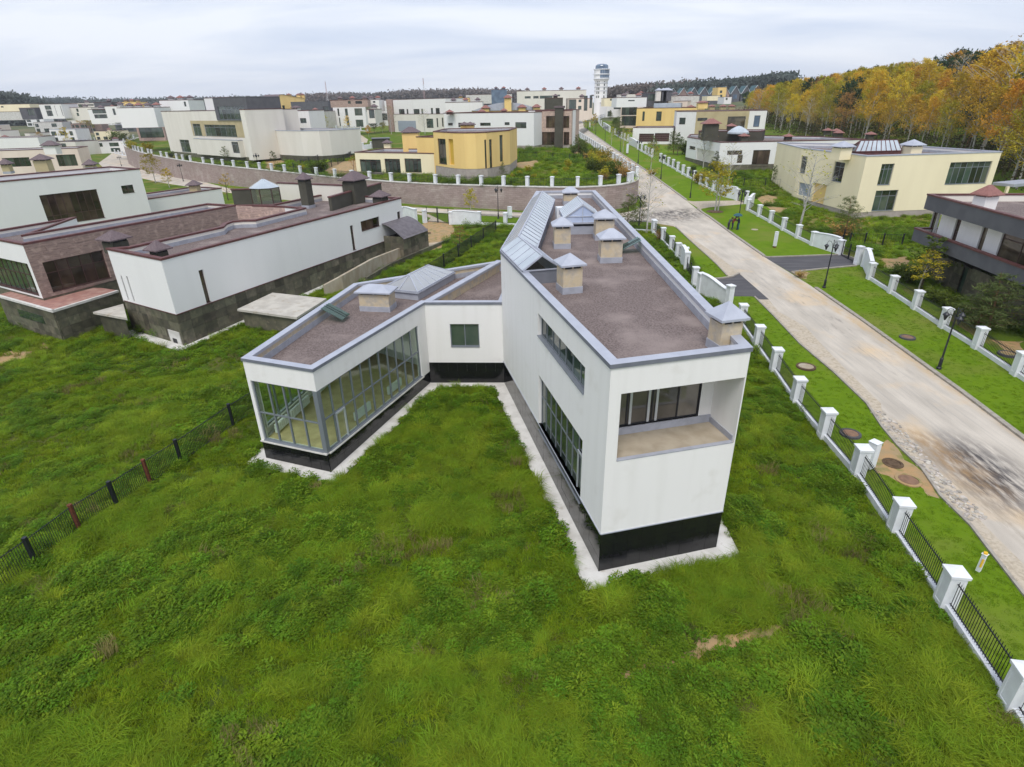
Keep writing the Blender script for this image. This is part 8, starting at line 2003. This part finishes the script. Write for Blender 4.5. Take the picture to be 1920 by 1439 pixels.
MEAD = [(-75, 1), (15.3, 1), (15.3, 12), (16.2, 20), (17.2, 31.6), (18.6, 40.7), (19.0, 46), (20.2, 66), (20.3, 81), (8, 82), (-1, 84), (-3, 80), (-9, 60), (-16, 66), (-27, 42), (-60, 62)]
def mixer(P_):
    n1 = vnoise(P_, 2.6, 1) * .6 + vnoise(P_, .9, 2) * .4; n2 = vnoise(P_, 4.5, 3) * .6 + vnoise(P_, 1.3, 6) * .4; n3 = vnoise(P_, 1.6, 4); u = rng.random(len(P_)); idx = np.where(u < .5, 0, 1)
    lg = (n2 > .5) & (rng.random(len(P_)) < .85); idx = np.where(lg, np.where(u < .5, 2, 3), idx)
    wd = (n1 > .5) & (rng.random(len(P_)) < .9); idx = np.where(wd, np.where(n1 > .66, 6, np.where(u < .5, 4, 5)), idx)
    dr = (n3 > .82) & (u < .25); idx = np.where(dr, 7, idx)
    return idx, .8 + .5 * vnoise(P_, 1.8, 5)
scatter('meadow_grass', 'rank long grass and weeds covering the ground around the wedge house', [MEAD], [ho, wo_, lpoly, E4, PATH_L, APRON3], ((-48, 21), (6.5, 84)), lambda P_: np.where(P_[:, 1] < 24, 42., np.where(P_[:, 1] < 38, 28., 13.)), mixer)
def mix_short(P_):
    u = rng.random(len(P_)); return np.where(u < .55, 0, np.where(u < .9, 1, 4)), np.full(len(P_), .55)
scatter('verge_grass', 'short mown bright grass on the verges beside the road', [VERGE_M, VERGE_E], [ROADP, PAVEP, DW_M, dw1, dw2, E1], ((13, 45), (8, 62)), lambda P_: np.where(P_[:, 1] < 30, 22., 12.), lambda P_: (np.where(rng.random(len(P_)) < .5, 8, 9), np.full(len(P_), .6)))
def mix_rough(P_):
    n1 = vnoise(P_, 5, 11); u = rng.random(len(P_)); return np.where(n1 > .58, np.where(u < .5, 5, 6), np.where(u < .5, 1, 2)), 1.1 + .9 * n1
scatter('rough_grass', 'rough grass and weeds on the plots right of the road and by the left houses', [[(38.7, 40), (60, 36), (60, 130), (42, 130), (40, 95), (38, 60)], [(-9, 60), (0, 84), (-14, 86), (-16, 68)], [(-75, 42), (-27, 42), (-33, 50), (-60, 62)]], [dw1, dw2, E3, E5, E6, E7, E8, RAMP, APRON3], ((-60, 60), (36, 130)), lambda P_: np.full(len(P_), 3.5), mix_rough)
scatter('raised_grass', 'rough yellow green grass on the raised plots behind the granite wall', [UPPER], [e for e in EU] + [UPROAD, UPROAD2], ((-120, 22), (93, 170)), lambda P_: np.full(len(P_), 1.6), lambda P_: (mix_rough(P_)[0], mix_rough(P_)[1] * 1.3), zf=zup)
for o in bpy.data.objects:
    if '_o' in o: del o['_o']
